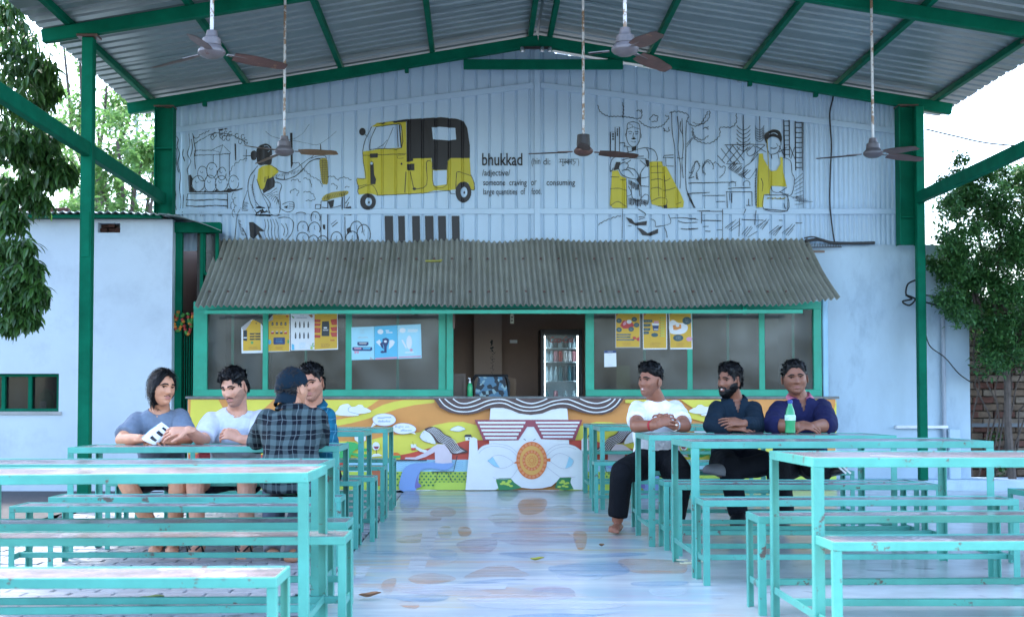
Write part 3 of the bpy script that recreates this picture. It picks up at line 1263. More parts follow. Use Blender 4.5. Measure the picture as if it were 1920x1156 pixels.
# pole, wires, corn, machine
G.poly([(1080, 145), (1102, 142), (1105, 430), (1088, 470)], K_)
G.line([(860, 130), (930, 180), (1080, 205), (1250, 240), (1350, 245), (1500, 130)], .9, K_)
G.line([(1090, 205), (1180, 160), (1255, 65)], .8, K_)
G.line([(1355, 245), (1358, 310)], 3, K_, False)
G.line([(1330, 312), (1400, 308)], 2, K_, False)
for pts in ([(1345, 400), (1365, 375), (1405, 375), (1420, 420), (1422, 590), (1395, 607), (1370, 595), (1355, 500)],
            [(1365, 745), (1395, 705), (1460, 680), (1590, 665), (1605, 690), (1560, 715), (1450, 740), (1400, 755)]):
    G.poly(pts, 3, True)
for i in range(13):
    G.line([(1352, 395 + i * 16), (1420, 398 + i * 16)], .9, K_, False)
for i in range(3):
    G.line([(1372 + i * 16, 385), (1374 + i * 16, 600)], .9, K_, False)
for i in range(14):
    G.line([(1385 + i * 15, 712 - i * 3), (1395 + i * 15, 748 - i * 4)], .9, K_, False)
for i in range(2):
    G.line([(1385, 728 + i * 10), (1590, 678 + i * 12)], .9, K_, False)
for c in ([(1100, 430), (1150, 420), (1200, 480), (1270, 540), (1340, 580), (1370, 640)], [(1090, 580), (1140, 570), (1170, 600)],
          [(1200, 555), (1250, 575), (1270, 640)], [(1085, 690), (1110, 660), (1150, 670), (1130, 710)], [(1200, 680), (1270, 690), (1295, 740), (1210, 745)],
          [(1420, 545), (1470, 545), (1510, 575), (1560, 550), (1640, 580)], [(1450, 610), (1490, 620), (1500, 660)], [(1575, 640), (1625, 635)]):
    G.line(scallop(c, 36, -12), 1.8, K_, False)
for pts in ([(1360, 760), (1360, 1110)], [(1420, 760), (1420, 1110)], [(1360, 760), (1420, 755)], [(1310, 790), (1355, 790), (1355, 830), (1310, 830), (1310, 790)],
            [(1550, 720), (1552, 840)], [(1572, 690), (1575, 885), (1630, 885), (1632, 820), (1580, 820)], [(1370, 815), (1440, 825), (1540, 800)],
            [(1580, 780), (1620, 720)], [(1590, 810), (1610, 770)], [(1450, 970), (1500, 930)], [(1460, 990), (1510, 950)], [(1575, 900), (1578, 1110)]):
    G.line(pts, 2.2, K_, False)
G.poly([(1420, 760), (1480, 745), (1470, 810), (1445, 820)], K_)
G.poly([(1375, 970), (1398, 970), (1398, 1015), (1378, 1010)], K_)
G.poly([(1580, 815), (1630, 805), (1632, 825), (1582, 825)], K_)
G.line(ell(1180, 880, 45, 18, 8, 190, 350), 2.4, K_)
for cx, cy, rx, ry in ((1195, 1000, 48, 60), (1300, 1010, 52, 62), (1310, 910, 42, 55), (1195, 1100, 55, 60), (1290, 1120, 45, 55), (1375, 1120, 45, 50), (1500, 1100, 50, 65), (1640, 1100, 58, 70), (1680, 1010, 55, 70), (1745, 1060, 60, 90)):
    G.line(ell(cx, cy, rx, ry, 14, 150, 390), 2.4, K_)
    G.line(ell(cx + rx * .2, cy - ry * .2, rx * .2, ry * .3, 5, 100, 250), 1.3, K_)
G.poly([(1590, 1010), (1625, 990), (1630, 1030), (1600, 1060)], K_)

# three wheeler
G.crop(640, 200, .2249)
body = [(180, 378), (330, 355), (500, 345), (500, 160), (465, 150), (290, 172), (255, 170), (300, 140), (400, 128), (540, 130), (545, 435), (750, 432), (765, 530), (880, 530),
        (885, 460), (910, 430), (1070, 430), (1080, 570), (1105, 640), (1110, 695), (1080, 695), (1060, 640), (1020, 625), (985, 650), (965, 690), (900, 700), (780, 700), (700, 722), (460, 735), (300, 742), (290, 740), (240, 725), (150, 735),
        (138, 700), (145, 670), (130, 640), (135, 600), (200, 600), (185, 470)]
G.poly(body, Y_)
G.poly([(545, 108), (700, 100), (830, 92), (960, 105), (1020, 125), (1050, 180), (1072, 330), (1072, 432), (905, 432), (885, 460), (882, 530), (765, 530), (755, 432), (600, 435), (600, 455), (545, 465)], K_)
G.poly([(400, 128), (545, 108), (545, 130), (300, 150), (345, 135)], K_)
G.poly([(755, 178), (820, 172), (950, 182), (958, 278), (890, 285), (765, 275)], W_)
G.poly([(765, 535), (880, 532), (878, 650), (800, 662), (765, 655)], W_)
G.poly([(237, 395), (305, 392), (305, 428), (240, 430)], K_)
G.poly([(548, 480), (610, 478), (610, 535), (548, 532)], K_)
G.poly([(240, 470), (255, 458), (270, 475), (275, 570), (292, 610), (285, 650), (245, 650)], K_)
G.poly(ell(253, 476, 11, 12, 10), W_)
G.poly(ell(503, 480, 8, 10, 8), K_)
G.poly(ell(610, 688, 16, 12, 8), K_)
G.poly(ell(177, 213, 27, 32, 16), K_)
G.line([(200, 235), (220, 255)], 2, K_)
G.line([(255, 172), (225, 230), (195, 300), (180, 375)], 2.2, K_)
G.line([(290, 178), (260, 240), (240, 300), (235, 362)], 1.8, K_)
G.line([(290, 172), (400, 158), (470, 150), (500, 165), (503, 345), (350, 352), (235, 362)], 2, K_)
G.line([(465, 155), (475, 340)], 2, K_)
G.line([(485, 155), (500, 340)], 3, K_)
G.line([(435, 175), (400, 260), (360, 350)], 1.2, K_)
G.line([(300, 350), (350, 320), (385, 280)], 1.2, K_)
G.line([(180, 410), (330, 405), (540, 395)], 1.8, K_)
G.line([(470, 410), (530, 405)], 1.4, K_)
G.line([(465, 412), (475, 435), (520, 432)], 1.2, K_)
G.line([(540, 545), (530, 720)], 2, K_)
G.line([(575, 545), (595, 640), (605, 685)], 2, K_)
G.line([(750, 460), (710, 470), (712, 655), (620, 690)], 2, K_)
G.line([(955, 690), (960, 580), (975, 545), (1080, 580)], 2, K_)
G.line([(135, 670), (215, 650)], 1.8, K_)
G.line([(145, 690), (230, 655), (270, 665), (300, 720), (300, 745)], 1.8, K_)
G.line([(905, 700), (910, 725), (950, 730)], 1.8, K_)
G.line([(760, 440), (770, 660), (880, 655), (885, 460)], 1.6, K_)
G.line([(300, 742), (460, 735), (700, 722), (900, 700)], 1.6, K_)
G.line([(180, 378), (185, 470), (205, 600), (130, 600), (135, 640), (145, 670), (138, 710), (150, 735)], 1.6, K_)
G.line([(1080, 570), (1108, 640), (1110, 695), (1080, 695)], 1.6, K_)
for cx, cy, rx, ry in ((224, 795, 66, 70), (1018, 715, 66, 88)):
    G.poly(ell(cx, cy, rx, ry, 22), K_)
    G.poly(ell(cx + 5, cy, rx * .42, ry * .5, 16), W_)
    G.poly(ell(cx + 7, cy + 4, rx * .12, ry * .14, 8), K_)
for x0, x1 in ((362, 432), (474, 530), (590, 655), (697, 768), (806, 872), (920, 985)):
    G.poly([(x0, 913), (x1, 912), (x1 + 4, 1150), (x0 + 6, 1150)], K_)

# words
G.crop(890, 270, .1146)
G.text("bhukkad", 122, 355, 285, K_, .012, 780)
G.text("(hin", 930, 345, 150, K_, .0, 1070)
G.text("di:", 1122, 345, 150, K_, .0, 1235)
G.text(")", 1685, 345, 150, K_, .0, 1702)
G.text("/adjective/", 122, 525, 145, K_, .004, 580)
G.text("someone", 140, 682, 140, K_, .004, 498)
G.text("craving", 565, 682, 140, K_, .004, 850)
G.text("or", 920, 682, 150, K_, .004, 1010)
G.text("consuming", 1175, 682, 140, K_, .004, 1640)
G.text("large", 140, 832, 140, K_, .004, 320)
G.text("quantities", 350, 832, 140, K_, .004, 695)
G.text("of", 752, 832, 150, K_, .004, 825)
G.text("food.", 930, 832, 150, K_, .004, 1090)
G.line([(1375, 258), (1680, 256)], 1.5, K_, False)
for pts in ([(1400, 260), (1400, 300), (1380, 305), (1440, 300)], [(1440, 260), (1440, 345)], [(1420, 350), (1445, 365), (1462, 345)],
            [(1480, 260), (1480, 345)], [(1480, 300), (1462, 290), (1465, 318), (1480, 310), (1505, 290), (1500, 320)],
            [(1535, 260), (1535, 345)], [(1535, 300), (1512, 280), (1515, 325), (1535, 300), (1558, 280), (1556, 320)], [(1580, 260), (1580, 345)],
            [(1580, 300), (1562, 300)], [(1610, 260), (1608, 290), (1645, 300), (1620, 345), (1600, 335)], [(1620, 362), (1626, 366)]):
    G.line(pts, 1.5, K_)

# porter with sacks
G.crop(1100, 180, .2421)
for c in ([(80, 75), (95, 125), (160, 165), (285, 170), (400, 185), (430, 160), (425, 100)], [(285, 170), (290, 90), (278, 45)], [(385, 120), (430, 130)],
          [(400, 200), (450, 240), (520, 255), (590, 235), (640, 170), (600, 150)], [(490, 190), (510, 160), (540, 165), (535, 195), (495, 195)],
          [(590, 250), (600, 280), (640, 280), (635, 240)], [(640, 140), (700, 130), (780, 155), (770, 200), (830, 245), (890, 215), (945, 120)],
          [(810, 250), (830, 320), (890, 350), (950, 310)], [(900, 260), (950, 250)]):
    G.line(scallop(c, 28, -9), 2, K_, False)
for pts in ([(655, 130), (660, 290), (680, 420), (685, 740)], [(770, 190), (765, 300), (765, 420), (768, 720), (840, 870)], [(700, 160), (710, 300), (705, 420), (725, 560), (720, 720)],
            [(735, 180), (740, 300), (745, 400), (735, 520), (745, 640)], [(770, 400), (820, 330)], [(770, 380), (815, 325)], [(725, 200), (720, 260), (740, 300)], [(700, 480), (725, 490), (745, 480)],
            [(775, 760), (830, 870)], [(790, 590), (810, 600), (815, 560), (850, 510), (870, 560), (845, 600), (850, 650)], [(785, 640), (830, 630)], [(900, 600), (895, 560), (930, 510), (950, 530)]):
    G.line(pts, 2, K_)
for pts in ([(590, 480), (600, 465), (670, 460)], [(590, 480), (670, 482)], [(610, 482), (612, 545), (670, 548)], [(785, 678), (950, 676)], [(800, 755), (950, 750)], [(850, 895), (950, 892)]):
    G.line(pts, 2, K_, False)
for x0, y0, x1, y1 in ((182, 283, 220, 480), (218, 245, 252, 450)):
    G.line([(x0, y1), (x0, y0), (x1, y0), (x1, y1)], 2.2, K_, False)
for y in (300, 318, 338):
    G.poly(ell(202, y, 7, 8, 8), K_)
for y in (262, 278, 294, 308):
    G.poly(ell(236, y, 6, 7, 8), K_)
G.line([(310, 260), (305, 320), (320, 370), (355, 400), (395, 375), (412, 320), (410, 250), (395, 215), (350, 205), (315, 220), (312, 260)], 2, K_)
G.line([(312, 262), (360, 245), (410, 262)], 1.5, K_)
for x in (335, 385):
    G.line([(x - 15, 285), (x, 278), (x + 15, 286)], 1.6, K_)
    G.line([(x - 10, 297), (x + 10, 297)], 1.8, K_)
G.line([(362, 290), (355, 320), (370, 325)], 1.2, K_)
G.poly([(340, 335), (360, 326), (385, 334), (360, 342)], K_)
G.line([(340, 355), (362, 362), (380, 355)], 1.3, K_)
G.line([(325, 222), (350, 230), (352, 250)], 1.2, K_)
G.line([(300, 320), (298, 300), (308, 290)], 1.2, K_)
G.line([(418, 330), (422, 300)], 1.2, K_)
G.poly([(345, 405), (385, 390), (380, 420), (350, 428)], K_)
for pts in ([(190, 500), (240, 460), (320, 440), (400, 415), (460, 405), (520, 425), (545, 480), (540, 505)], [(195, 495), (180, 540), (185, 590), (205, 560)], [(270, 500), (340, 485), (460, 490)],
            [(310, 475), (440, 470)], [(460, 410), (480, 450), (475, 490)], [(320, 440), (310, 400)], [(250, 370), (290, 365), (290, 400)], [(285, 390), (330, 400)],
            [(250, 540), (290, 515), (320, 540), (300, 580)], [(245, 560), (270, 610), (330, 640), (390, 645)], [(320, 560), (370, 575), (400, 620), (390, 645)], [(270, 580), (320, 575), (360, 620)],
            [(460, 540), (420, 590), (400, 650)], [(340, 500), (300, 530)], [(410, 500), (460, 545)], [(415, 600), (420, 800)], [(345, 660), (350, 790), (410, 815), (420, 760)], [(310, 780), (345, 760), (320, 700)],
            [(425, 790), (450, 765), (480, 780), (470, 835), (430, 820)], [(420, 640), (480, 630)], [(420, 700), (480, 705)], [(400, 685), (410, 780)]):
    G.line(pts, 1.9, K_)
G.poly([(205, 580), (225, 515), (262, 515), (245, 570)], K_)
G.poly([(450, 495), (480, 500), (482, 545), (465, 555)], K_)
G.poly([(385, 650), (415, 625), (415, 705), (400, 680)], K_)
G.hatch(320, 650, 400, 690, 9, 2, 50, 2, K_)
G.hatch(320, 790, 470, 810, 14, 2, 55, 2.4, K_)
G.poly([(195, 585), (240, 578), (260, 620), (305, 640), (310, 870), (200, 870), (178, 845)], Y_)
G.poly([(485, 512), (580, 510), (590, 545), (615, 550), (660, 640), (720, 750), (750, 820), (745, 865), (620, 873), (500, 840), (490, 780)], Y_)
for pts in ([(185, 630), (250, 632)], [(260, 650), (305, 655)], [(180, 722), (250, 718), (305, 735)], [(185, 850), (240, 820), (305, 860)], [(180, 585), (200, 580)],
            [(545, 515), (555, 780)], [(580, 510), (600, 640), (610, 790)], [(490, 550), (580, 548)], [(490, 600), (600, 595)], [(495, 655), (560, 645), (610, 660), (645, 640)], [(495, 720), (550, 712), (605, 735), (690, 710)],
            [(495, 820), (560, 790), (615, 800), (610, 850), (550, 855)], [(690, 840), (730, 825)], [(305, 640), (310, 870)]):
    G.line(pts, 1.8, K_)
G.poly([(590, 850), (620, 845), (622, 873), (600, 873)], K_)
G.poly([(300, 940), (345, 955), (370, 985), (465, 970), (460, 1003), (380, 1005), (330, 985)], K_)
G.poly([(385, 1020), (420, 1030), (470, 1065), (550, 1030), (550, 1065), (490, 1085), (430, 1080)], K_)
for pts in ([(275, 880), (272, 1105)], [(395, 880), (450, 915), (445, 935), (400, 940)], [(400, 960), (450, 945)], [(495, 955), (525, 970), (530, 1010)], [(600, 1020), (615, 1060), (620, 1100)],
            [(640, 950), (740, 945), (860, 960)], [(725, 1030), (800, 1035), (860, 1028)], [(705, 970), (760, 985), (855, 980)], [(630, 920), (645, 990), (530, 1015)], [(320, 1005), (345, 1010)]):
    G.line(pts, 2, K_)
G.line(scallop([(90, 1005), (150, 970), (220, 945), (270, 935)], 36, -9), 2, K_, False)

# cook with ladders
G.crop(1290, 180, .2422)
for c in ([(160, 120), (150, 180), (90, 220), (30, 200)], [(360, 130), (365, 200), (330, 240), (240, 245), (235, 310), (160, 365), (60, 340), (30, 270)], [(120, 250), (160, 270)]):
    G.line(scallop(c, 30, -9), 2, K_, False)
for x in (425, 550):
    for k in range(6):
        y = 250 + k * 32 if x < 500 else 250 + k * 18
        w_ = 52 if x < 500 else 34
        G.line([(x, y + 20), (x - w_ * .6, y + 8), (x - w_, y - 16)], 1.8, K_)
        G.line([(x, y + 20), (x + w_ * .6, y + 8), (x + w_, y - 16)], 1.8, K_)
    G.line([(x, 150), (x + 2, 440 if x < 500 else 350)], 2.4, K_)
for pts in ([(250, 410), (340, 520)], [(225, 465), (280, 525)], [(290, 390), (400, 525)], [(340, 385), (430, 500)], [(400, 400), (300, 520)], [(340, 390), (260, 500)], [(460, 400), (350, 525)],
            [(520, 390), (600, 440)], [(590, 385), (520, 450)], [(280, 383), (480, 378), (590, 380)], [(290, 530), (420, 530)], [(700, 390), (740, 460)], [(780, 390), (830, 500)], [(820, 400), (790, 490)], [(700, 440), (760, 400)]):
    G.line(pts, 2, K_, False)
G.hatch(300, 560, 420, 640, 14, 60, -55, 1.6, K_)
for x0, x1, y0, y1, n in ((738, 778, 185, 480, 8), (825, 880, 195, 580, 10)):
    G.line([(x0, y0), (x0 + 5, y1)], 3, K_, False)
    G.line([(x1, y0), (x1 + 2, y1)], 3, K_, False)
    for i in range(n):
        y = y0 + (y1 - y0) * (i + .4) / n
        G.line([(x0, y), (x1, y)], 2.6, K_, False)
G.line([(890, 160), (890, 870)], 2, K_, False)
for i in range(8):
    G.line([(820, 660 + i * 26), (885, 600 + i * 34)], 1.8, K_, False)
G.hatch(780, 780, 880, 830, 6, 90, -10, 1.5, K_)
for c in ([(10, 640), (40, 590), (60, 510), (90, 560)], [(110, 560), (130, 520), (160, 505), (190, 550), (180, 570)], [(190, 540), (210, 520), (250, 560), (280, 550), (270, 600), (230, 640)], [(60, 600), (70, 660)], [(110, 580), (130, 620)]):
    G.line(scallop(c, 20, -7), 1.7, K_, False)
for pts in ([(0, 678), (370, 670)], [(0, 758), (140, 752)], [(110, 775), (285, 772)], [(215, 820), (285, 820)], [(0, 755), (50, 870)], [(290, 745), (490, 745)], [(305, 720), (360, 715), (480, 712)], [(490, 745), (492, 855)],
            [(320, 755), (322, 810)], [(335, 755), (335, 830)], [(465, 800), (465, 850)], [(445, 850), (480, 850)], [(295, 745), (300, 870)], [(262, 880), (264, 1100)], [(80, 895), (260, 898)], [(105, 965), (255, 968)],
            [(112, 1012), (155, 1012)], [(220, 1038), (260, 1038)], [(130, 1048), (170, 1050)], [(0, 950), (60, 950)], [(0, 1030), (75, 1028)], [(100, 900), (100, 990)], [(410, 958), (580, 965)], [(440, 880), (425, 920)],
            [(520, 890), (512, 1000)], [(395, 950), (390, 1090)], [(830, 985), (880, 985)], [(700, 965), (730, 965)], [(590, 890), (590, 880), (760, 895), (770, 760)]):
    G.line(pts, 2.1, K_, False)
for x, y in ((300, 1020), (430, 1070), (540, 1010), (640, 1060), (740, 1060)):
    G.hatch(x - 25, y, x + 35, y + 30, 4, 70, -75, 1.5, K_)
G.line(ell(340, 690, 25, 25, 10, 150, 390), 1.6, K_)
G.line(ell(450, 685, 25, 25, 10, 150, 390), 1.6, K_)
# cook
G.poly([(585, 320), (600, 290), (650, 265), (700, 275), (722, 320), (715, 365), (690, 330), (640, 320), (610, 345), (600, 370)], K_, True)
G.line([(625, 300), (660, 290), (690, 305)], 2, W_)
G.line([(605, 350), (610, 420), (640, 455), (690, 440), (715, 380), (710, 350)], 2, K_)
G.line([(635, 405), (660, 412), (682, 403)], 2.6, K_)
G.line([(680, 370), (690, 395)], 1.2, K_)
G.poly([(545, 450), (575, 450), (580, 490), (610, 540), (640, 585), (680, 580), (710, 530), (708, 475), (732, 480), (735, 590), (755, 690), (760, 705), (690, 700), (640, 700), (625, 760), (585, 765), (575, 865), (530, 862), (535, 600)], Y_)
G.line([(608, 340), (618, 540), (630, 770)], 2.6, 3, False)
for pts in ([(540, 450), (480, 520), (430, 560), (430, 625), (470, 645), (530, 560)], [(470, 420), (500, 390), (520, 410), (510, 450), (470, 470), (450, 440), (470, 420)], [(480, 520), (520, 450)], [(735, 480), (790, 510), (800, 600), (820, 650), (800, 760), (760, 780)],
            [(640, 700), (650, 740), (700, 750), (760, 710)], [(640, 455), (645, 490)], [(690, 445), (700, 490)], [(560, 640), (575, 680), (570, 740)], [(585, 765), (580, 880), (760, 895), (765, 780), (700, 770), (590, 770)],
            [(530, 560), (520, 700), (520, 850)], [(610, 790), (740, 800)], [(700, 745), (770, 770)], [(740, 830), (750, 880)]):
    G.line(pts, 1.9, K_)
for x in (620, 660, 700, 735):
    G.line([(x - 15, 800), (x + 15, 790)], 3, 3)
G.hatch(525, 600, 530, 850, 12, -14, 14, 2, K_)


def px_of(x):
    # the wall is square to the view, so one pixel column is one x
    a, b_ = P(0, 400, YG).x, P(1920, 400, YG).x
    return 1920 * (x - a) / (b_ - a)


G.build("mural_drawing", [M_BLACK, M_INKY, M_GABLE, mat("olive_corn_paint", (.33, .28, .04), .45)], gable, [px_of(x) for x in GPX if PX(325, YG) < x < PX(1525, YG)])
# ------------------------------------------------------------------ painting on the kiosk counter
def fmat(n, c):
    return mat(n, c, .42, .05, 3)


CM = [fmat("paint_orange", (.72, .30, .07)), fmat("paint_yellow", (.74, .67, .08)), fmat("paint_red", (.62, .07, .04)), fmat("paint_white", (.80, .82, .84)),
      fmat("paint_brown", (.085, .045, .045)), fmat("paint_maroon", (.30, .055, .085)), fmat("paint_blue", (.22, .36, .68)), fmat("paint_sky", (.36, .66, .82)),
      fmat("paint_lime", (.50, .66, .09)), fmat("paint_leaf", (.03, .22, .08)), fmat("paint_green", (.05, .45, .12)), fmat("paint_skin", (.70, .60, .66)),
      fmat("paint_deep_orange", (.74, .17, .03)), fmat("paint_amber", (.78, .40, .09)), fmat("paint_ink", (.03, .03, .04)), fmat("paint_violet", (.18, .16, .42)), fmat("paint_grey", (.5, .5, .58)),
      fmat("paint_brick", (.50, .14, .06))]
OR, YE, RE, WH, BR, MA, BL, SK, LI, LF, GR, PK, DO, AM, INK, VI, GY, BK = range(18)
F = Paint(lambda x, y, l: P(x, y, YK) + Vector((0, -l, 0)))
F.wj = .1
XW0, XW1 = 352.5, 1566.5


def both(fn):
    """left half as seen, right half its mirror image about the face"""
    F.mir = False
    fn()
    F.mir = True
    fn()
    F.mir = False


_px = Paint.px


def mpx(self, p):
    q = _px(self, p)
    if getattr(self, 'mir', False):
        return (min(XW1, max(XW0, 1986 - q[0])), q[1])
    return (min(XW1, max(XW0, q[0])), q[1])


Paint.px = mpx
F.poly([(XW0, 748), (XW1, 748), (XW1, 917.5), (XW0, 917.5)], OR)


def scenery():
    F.crop(600, 730, .173)
    F.poly([(30, 112), (640, 108), (560, 165), (490, 210), (400, 255), (250, 285), (100, 290), (0, 250)], YE)
    F.poly([(-100, 470), (0, 420), (165, 395), (330, 365), (500, 320), (650, 270), (850, 205), (1030, 165), (1240, 142), (1240, 108), (910, 112), (800, 130), (680, 165), (560, 225), (400, 285), (165, 330), (0, 360), (-100, 400)], YE)
    F.poly([(-900, 700), (-700, 560), (-400, 500), (-100, 540), (100, 560), (480, 560), (600, 530), (740, 497), (900, 480), (1080, 460), (1150, 420), (1250, 380), (1400, 352), (1550, 347), (1760, 400), (1950, 550), (1950, 760), (-900, 760)], YE)
    F.poly([(-1400, 108), (-1100, 108), (-1000, 300), (-1100, 600), (-1420, 700)], YE)
    F.poly([(-900, 108), (-500, 108), (-600, 200), (-800, 330), (-1000, 420)], YE)
    F.poly([(870, 708), (960, 690), (1100, 655), (1240, 620), (1450, 590), (1560, 555), (1734, 545), (1950, 545), (1950, 760), (870, 760)], RE)
    F.poly([(-1420, 700), (-900, 690), (-300, 720), (300, 740), (300, 890), (-1420, 890)], RE)
    F.poly([(300, 757), (1950, 757), (1950, 892), (300, 892)], SK)
    F.poly([(-1420, 886), (1950, 886), (1950, 1083), (-1420, 1083)], LI)
    for i in range(5):
        y = 780 + i * 22
        F.line([(740 + k * 28, y + (6 if k % 2 else -4)) for k in range(30)], .5, BL)
    for i in range(26):
        for j in range(5):
            x, y = 745 + i * 48 + (j % 2) * 24, 905 + j * 32
            F.poly(ell(x, y, 11, 11, 8), LF)
    # clouds
    F.poly([(180, 270), (175, 240), (200, 215), (215, 180), (260, 158), (310, 155), (345, 185), (390, 180), (420, 163), (460, 168), (480, 190), (520, 205), (558, 235), (500, 255), (420, 265), (420, 280), (300, 285)], WH, True)
    F.line([(340, 180), (312, 200), (315, 235), (360, 250), (420, 265)], .8, BL)
    F.poly([(1410, 435), (1440, 412), (1480, 400), (1500, 392), (1540, 405), (1575, 425), (1540, 438), (1500, 450), (1450, 445)], WH, True)
    F.line([(1410, 435), (1440, 412), (1500, 392), (1575, 425), (1500, 450), (1410, 437)], .6, BL)
    # house on the hill
    F.poly([(1575, 510), (1640, 510), (1635, 548), (1578, 548)], WH)
    F.poly([(1560, 512), (1575, 485), (1635, 482), (1650, 512)], INK)
    F.poly(ell(1614, 528, 9, 9, 8), INK)
    # woman at the table
    F.poly([(1430, 790), (1435, 830), (1380, 862), (1330, 868), (1200, 850), (1120, 862), (1080, 905), (1040, 1083), (868, 1083), (880, 930), (930, 835), (1020, 797), (1150, 788), (1250, 785)], BL, True)
    F.poly([(1088, 885), (1062, 940), (1065, 1000), (1100, 1042), (1030, 1062), (1050, 950)], VI, True)
    F.poly([(1165, 655), (1110, 645), (1035, 605), (1030, 630), (1090, 670), (1150, 685)], WH)
    F.poly([(1250, 605), (1270, 590), (1360, 588), (1410, 640), (1430, 700), (1430, 790), (1330, 797), (1250, 790), (1245, 690)], PK)
    F.poly([(1250, 600), (1180, 650), (1120, 690), (1030, 730), (930, 732), (918, 748), (1050, 756), (1150, 725), (1250, 672)], PK)
    F.poly([(1140, 440), (1085, 495), (1090, 525), (1125, 558), (1200, 578), (1255, 582), (1215, 500)], WH, True)
    F.poly([(1133, 432), (1180, 405), (1240, 402), (1300, 430), (1350, 480), (1420, 515), (1480, 590), (1600, 668), (1520, 690), (1430, 692), (1390, 640), (1340, 585), (1270, 575), (1230, 520), (1190, 470)], BR, True)
    for k in range(6):
        o = k * 15
        F.line([(1160 + o * .9, 432 - o * .35), (1230 + o * .8, 480 - o * .5), (1290 + o * .8, 555 - o * .75), (1380 + o, 600 - o * .7), (1440 + o, 675 - o * .5), (1500 + o * .9, 682 - o * .25)], .75, WH)
    F.line([(1090, 490), (1086, 520), (1130, 558), (1200, 578)], .6, INK)
    F.line([(1120, 455), (1130, 470)], .7, BL)
    F.line([(1145, 545), (1160, 552)], .6, INK)
    F.poly([(805, 756), (1160, 756), (1160, 768), (805, 770)], INK)
    F.line([(1488, 712), (1448, 885), (1210, 887)], 1.6, INK, False)
    F.line([(1275, 890), (1250, 1040), (1258, 1050)], 1, INK)
    F.line([(1385, 892), (1432, 1000)], 1, INK, False)
    F.poly([(985, 590), (1045, 590), (1038, 635), (1030, 655), (995, 655), (990, 630)], WH)
    F.poly([(988, 628), (1040, 628), (1034, 656), (994, 656)], RE)
    F.line([(1015, 600), (1005, 560)], .6, INK)
    F.poly([(1250, 1000), (1950, 1000), (1950, 1083), (1250, 1083), (1240, 1045)], fm if False else LI)
    # burgers and glass
    F.poly([(775, 708), (790, 685), (825, 678), (860, 690), (868, 712)], DO, True)
    F.poly([(770, 712), (870, 712), (880, 735), (770, 738)], GR)
    F.poly(ell(610, 610, 40, 45, 14), WH)
    F.poly([(578, 612), (645, 612), (630, 640), (600, 640)], MA)
    F.line([(612, 645), (615, 690)], 1.2, INK)
    F.poly([(560, 725), (580, 695), (640, 690), (680, 715)], WH)
    # man in green
    F.poly([(240, 600), (300, 560), (380, 570), (440, 600), (470, 640), (560, 622), (572, 650), (470, 670), (400, 640), (350, 680), (420, 690), (560, 700), (560, 725), (420, 730), (340, 700), (330, 757), (200, 757)], GR)
    F.poly([(340, 415), (420, 405), (505, 415), (510, 430), (345, 430)], INK)
    F.poly([(370, 430), (500, 430), (500, 545), (430, 580), (380, 540)], WH)
    F.poly([(560, 870), (670, 865), (660, 1040), (600, 1035)], BK)


both(scenery)
F.mir = False
F.crop(600, 730, .173)
# speech bubbles
for pts, tail in (([(578, 330), (585, 295), (640, 265), (720, 258), (790, 275), (825, 315), (815, 355), (760, 385), (680, 390), (610, 372)], [(585, 350), (555, 410), (625, 372)]),
                  ([(782, 425), (800, 390), (860, 365), (930, 362), (1000, 380), (1043, 415), (1035, 450), (980, 468), (900, 478), (830, 465)], [(960, 460), (1045, 482), (1010, 440)])):
    F.poly(tail, WH)
    F.poly(pts, WH, True)
    F.line(smooth(pts, 4, True), .6, VI, False)
for x, y, pts in ((630, 310, 5), (705, 305, 5), (635, 350, 9), (880, 448, 8)):
    for k in range(pts):
        xx = x + k * 15
        F.line([(xx, y), (xx + 3, y - random.choice((10, 10, 20))), (xx + 8, y - 9), (xx + 10, y)], .9, BL)
F.text("Right on", 820, 410, 34, BL, .0, 970)
# face, hat, shutter glasses, doughnut
F.crop(860, 730, .173)
F.poly([(335, 320), (345, 200), (480, 180), (1100, 180), (1170, 200), (1182, 320), (1190, 560), (1200, 700), (1095, 945), (1060, 990), (1000, 1040), (900, 1062), (790, 1068), (680, 1055), (600, 1005), (555, 950), (330, 700), (330, 560)], WH)
F.poly([(75, 1080), (95, 860), (112, 700), (115, 560), (130, 522), (165, 512), (200, 532), (207, 655), (260, 607), (350, 583), (450, 586), (560, 617), (640, 690), (645, 770), (650, 830), (620, 890), (560, 950), (430, 962), (400, 975), (430, 1060), (400, 1080)], WH)
F.poly([(1385, 1082), (1240, 1075), (1205, 1000), (1215, 945), (1100, 945), (980, 880), (905, 800), (930, 690), (1000, 622), (1080, 592), (1180, 587), (1260, 612), (1325, 655), (1325, 545), (1345, 514), (1380, 512), (1400, 545), (1402, 700)], WH)
F.poly([(405, 962), (440, 955), (560, 952), (600, 1000), (680, 1055), (640, 1068), (540, 1082), (435, 1082), (420, 1030)], LF)
F.poly([(1090, 950), (1215, 947), (1205, 1000), (1240, 1070), (1150, 1082), (1040, 1060), (1060, 990)], LF)
for cx, cy in ((520, 1000), (1130, 1000)):
    for k in range(10):
        F.poly(ell(cx + random.uniform(-60, 50), cy + random.uniform(-30, 45), 22, 12, 7), LI)
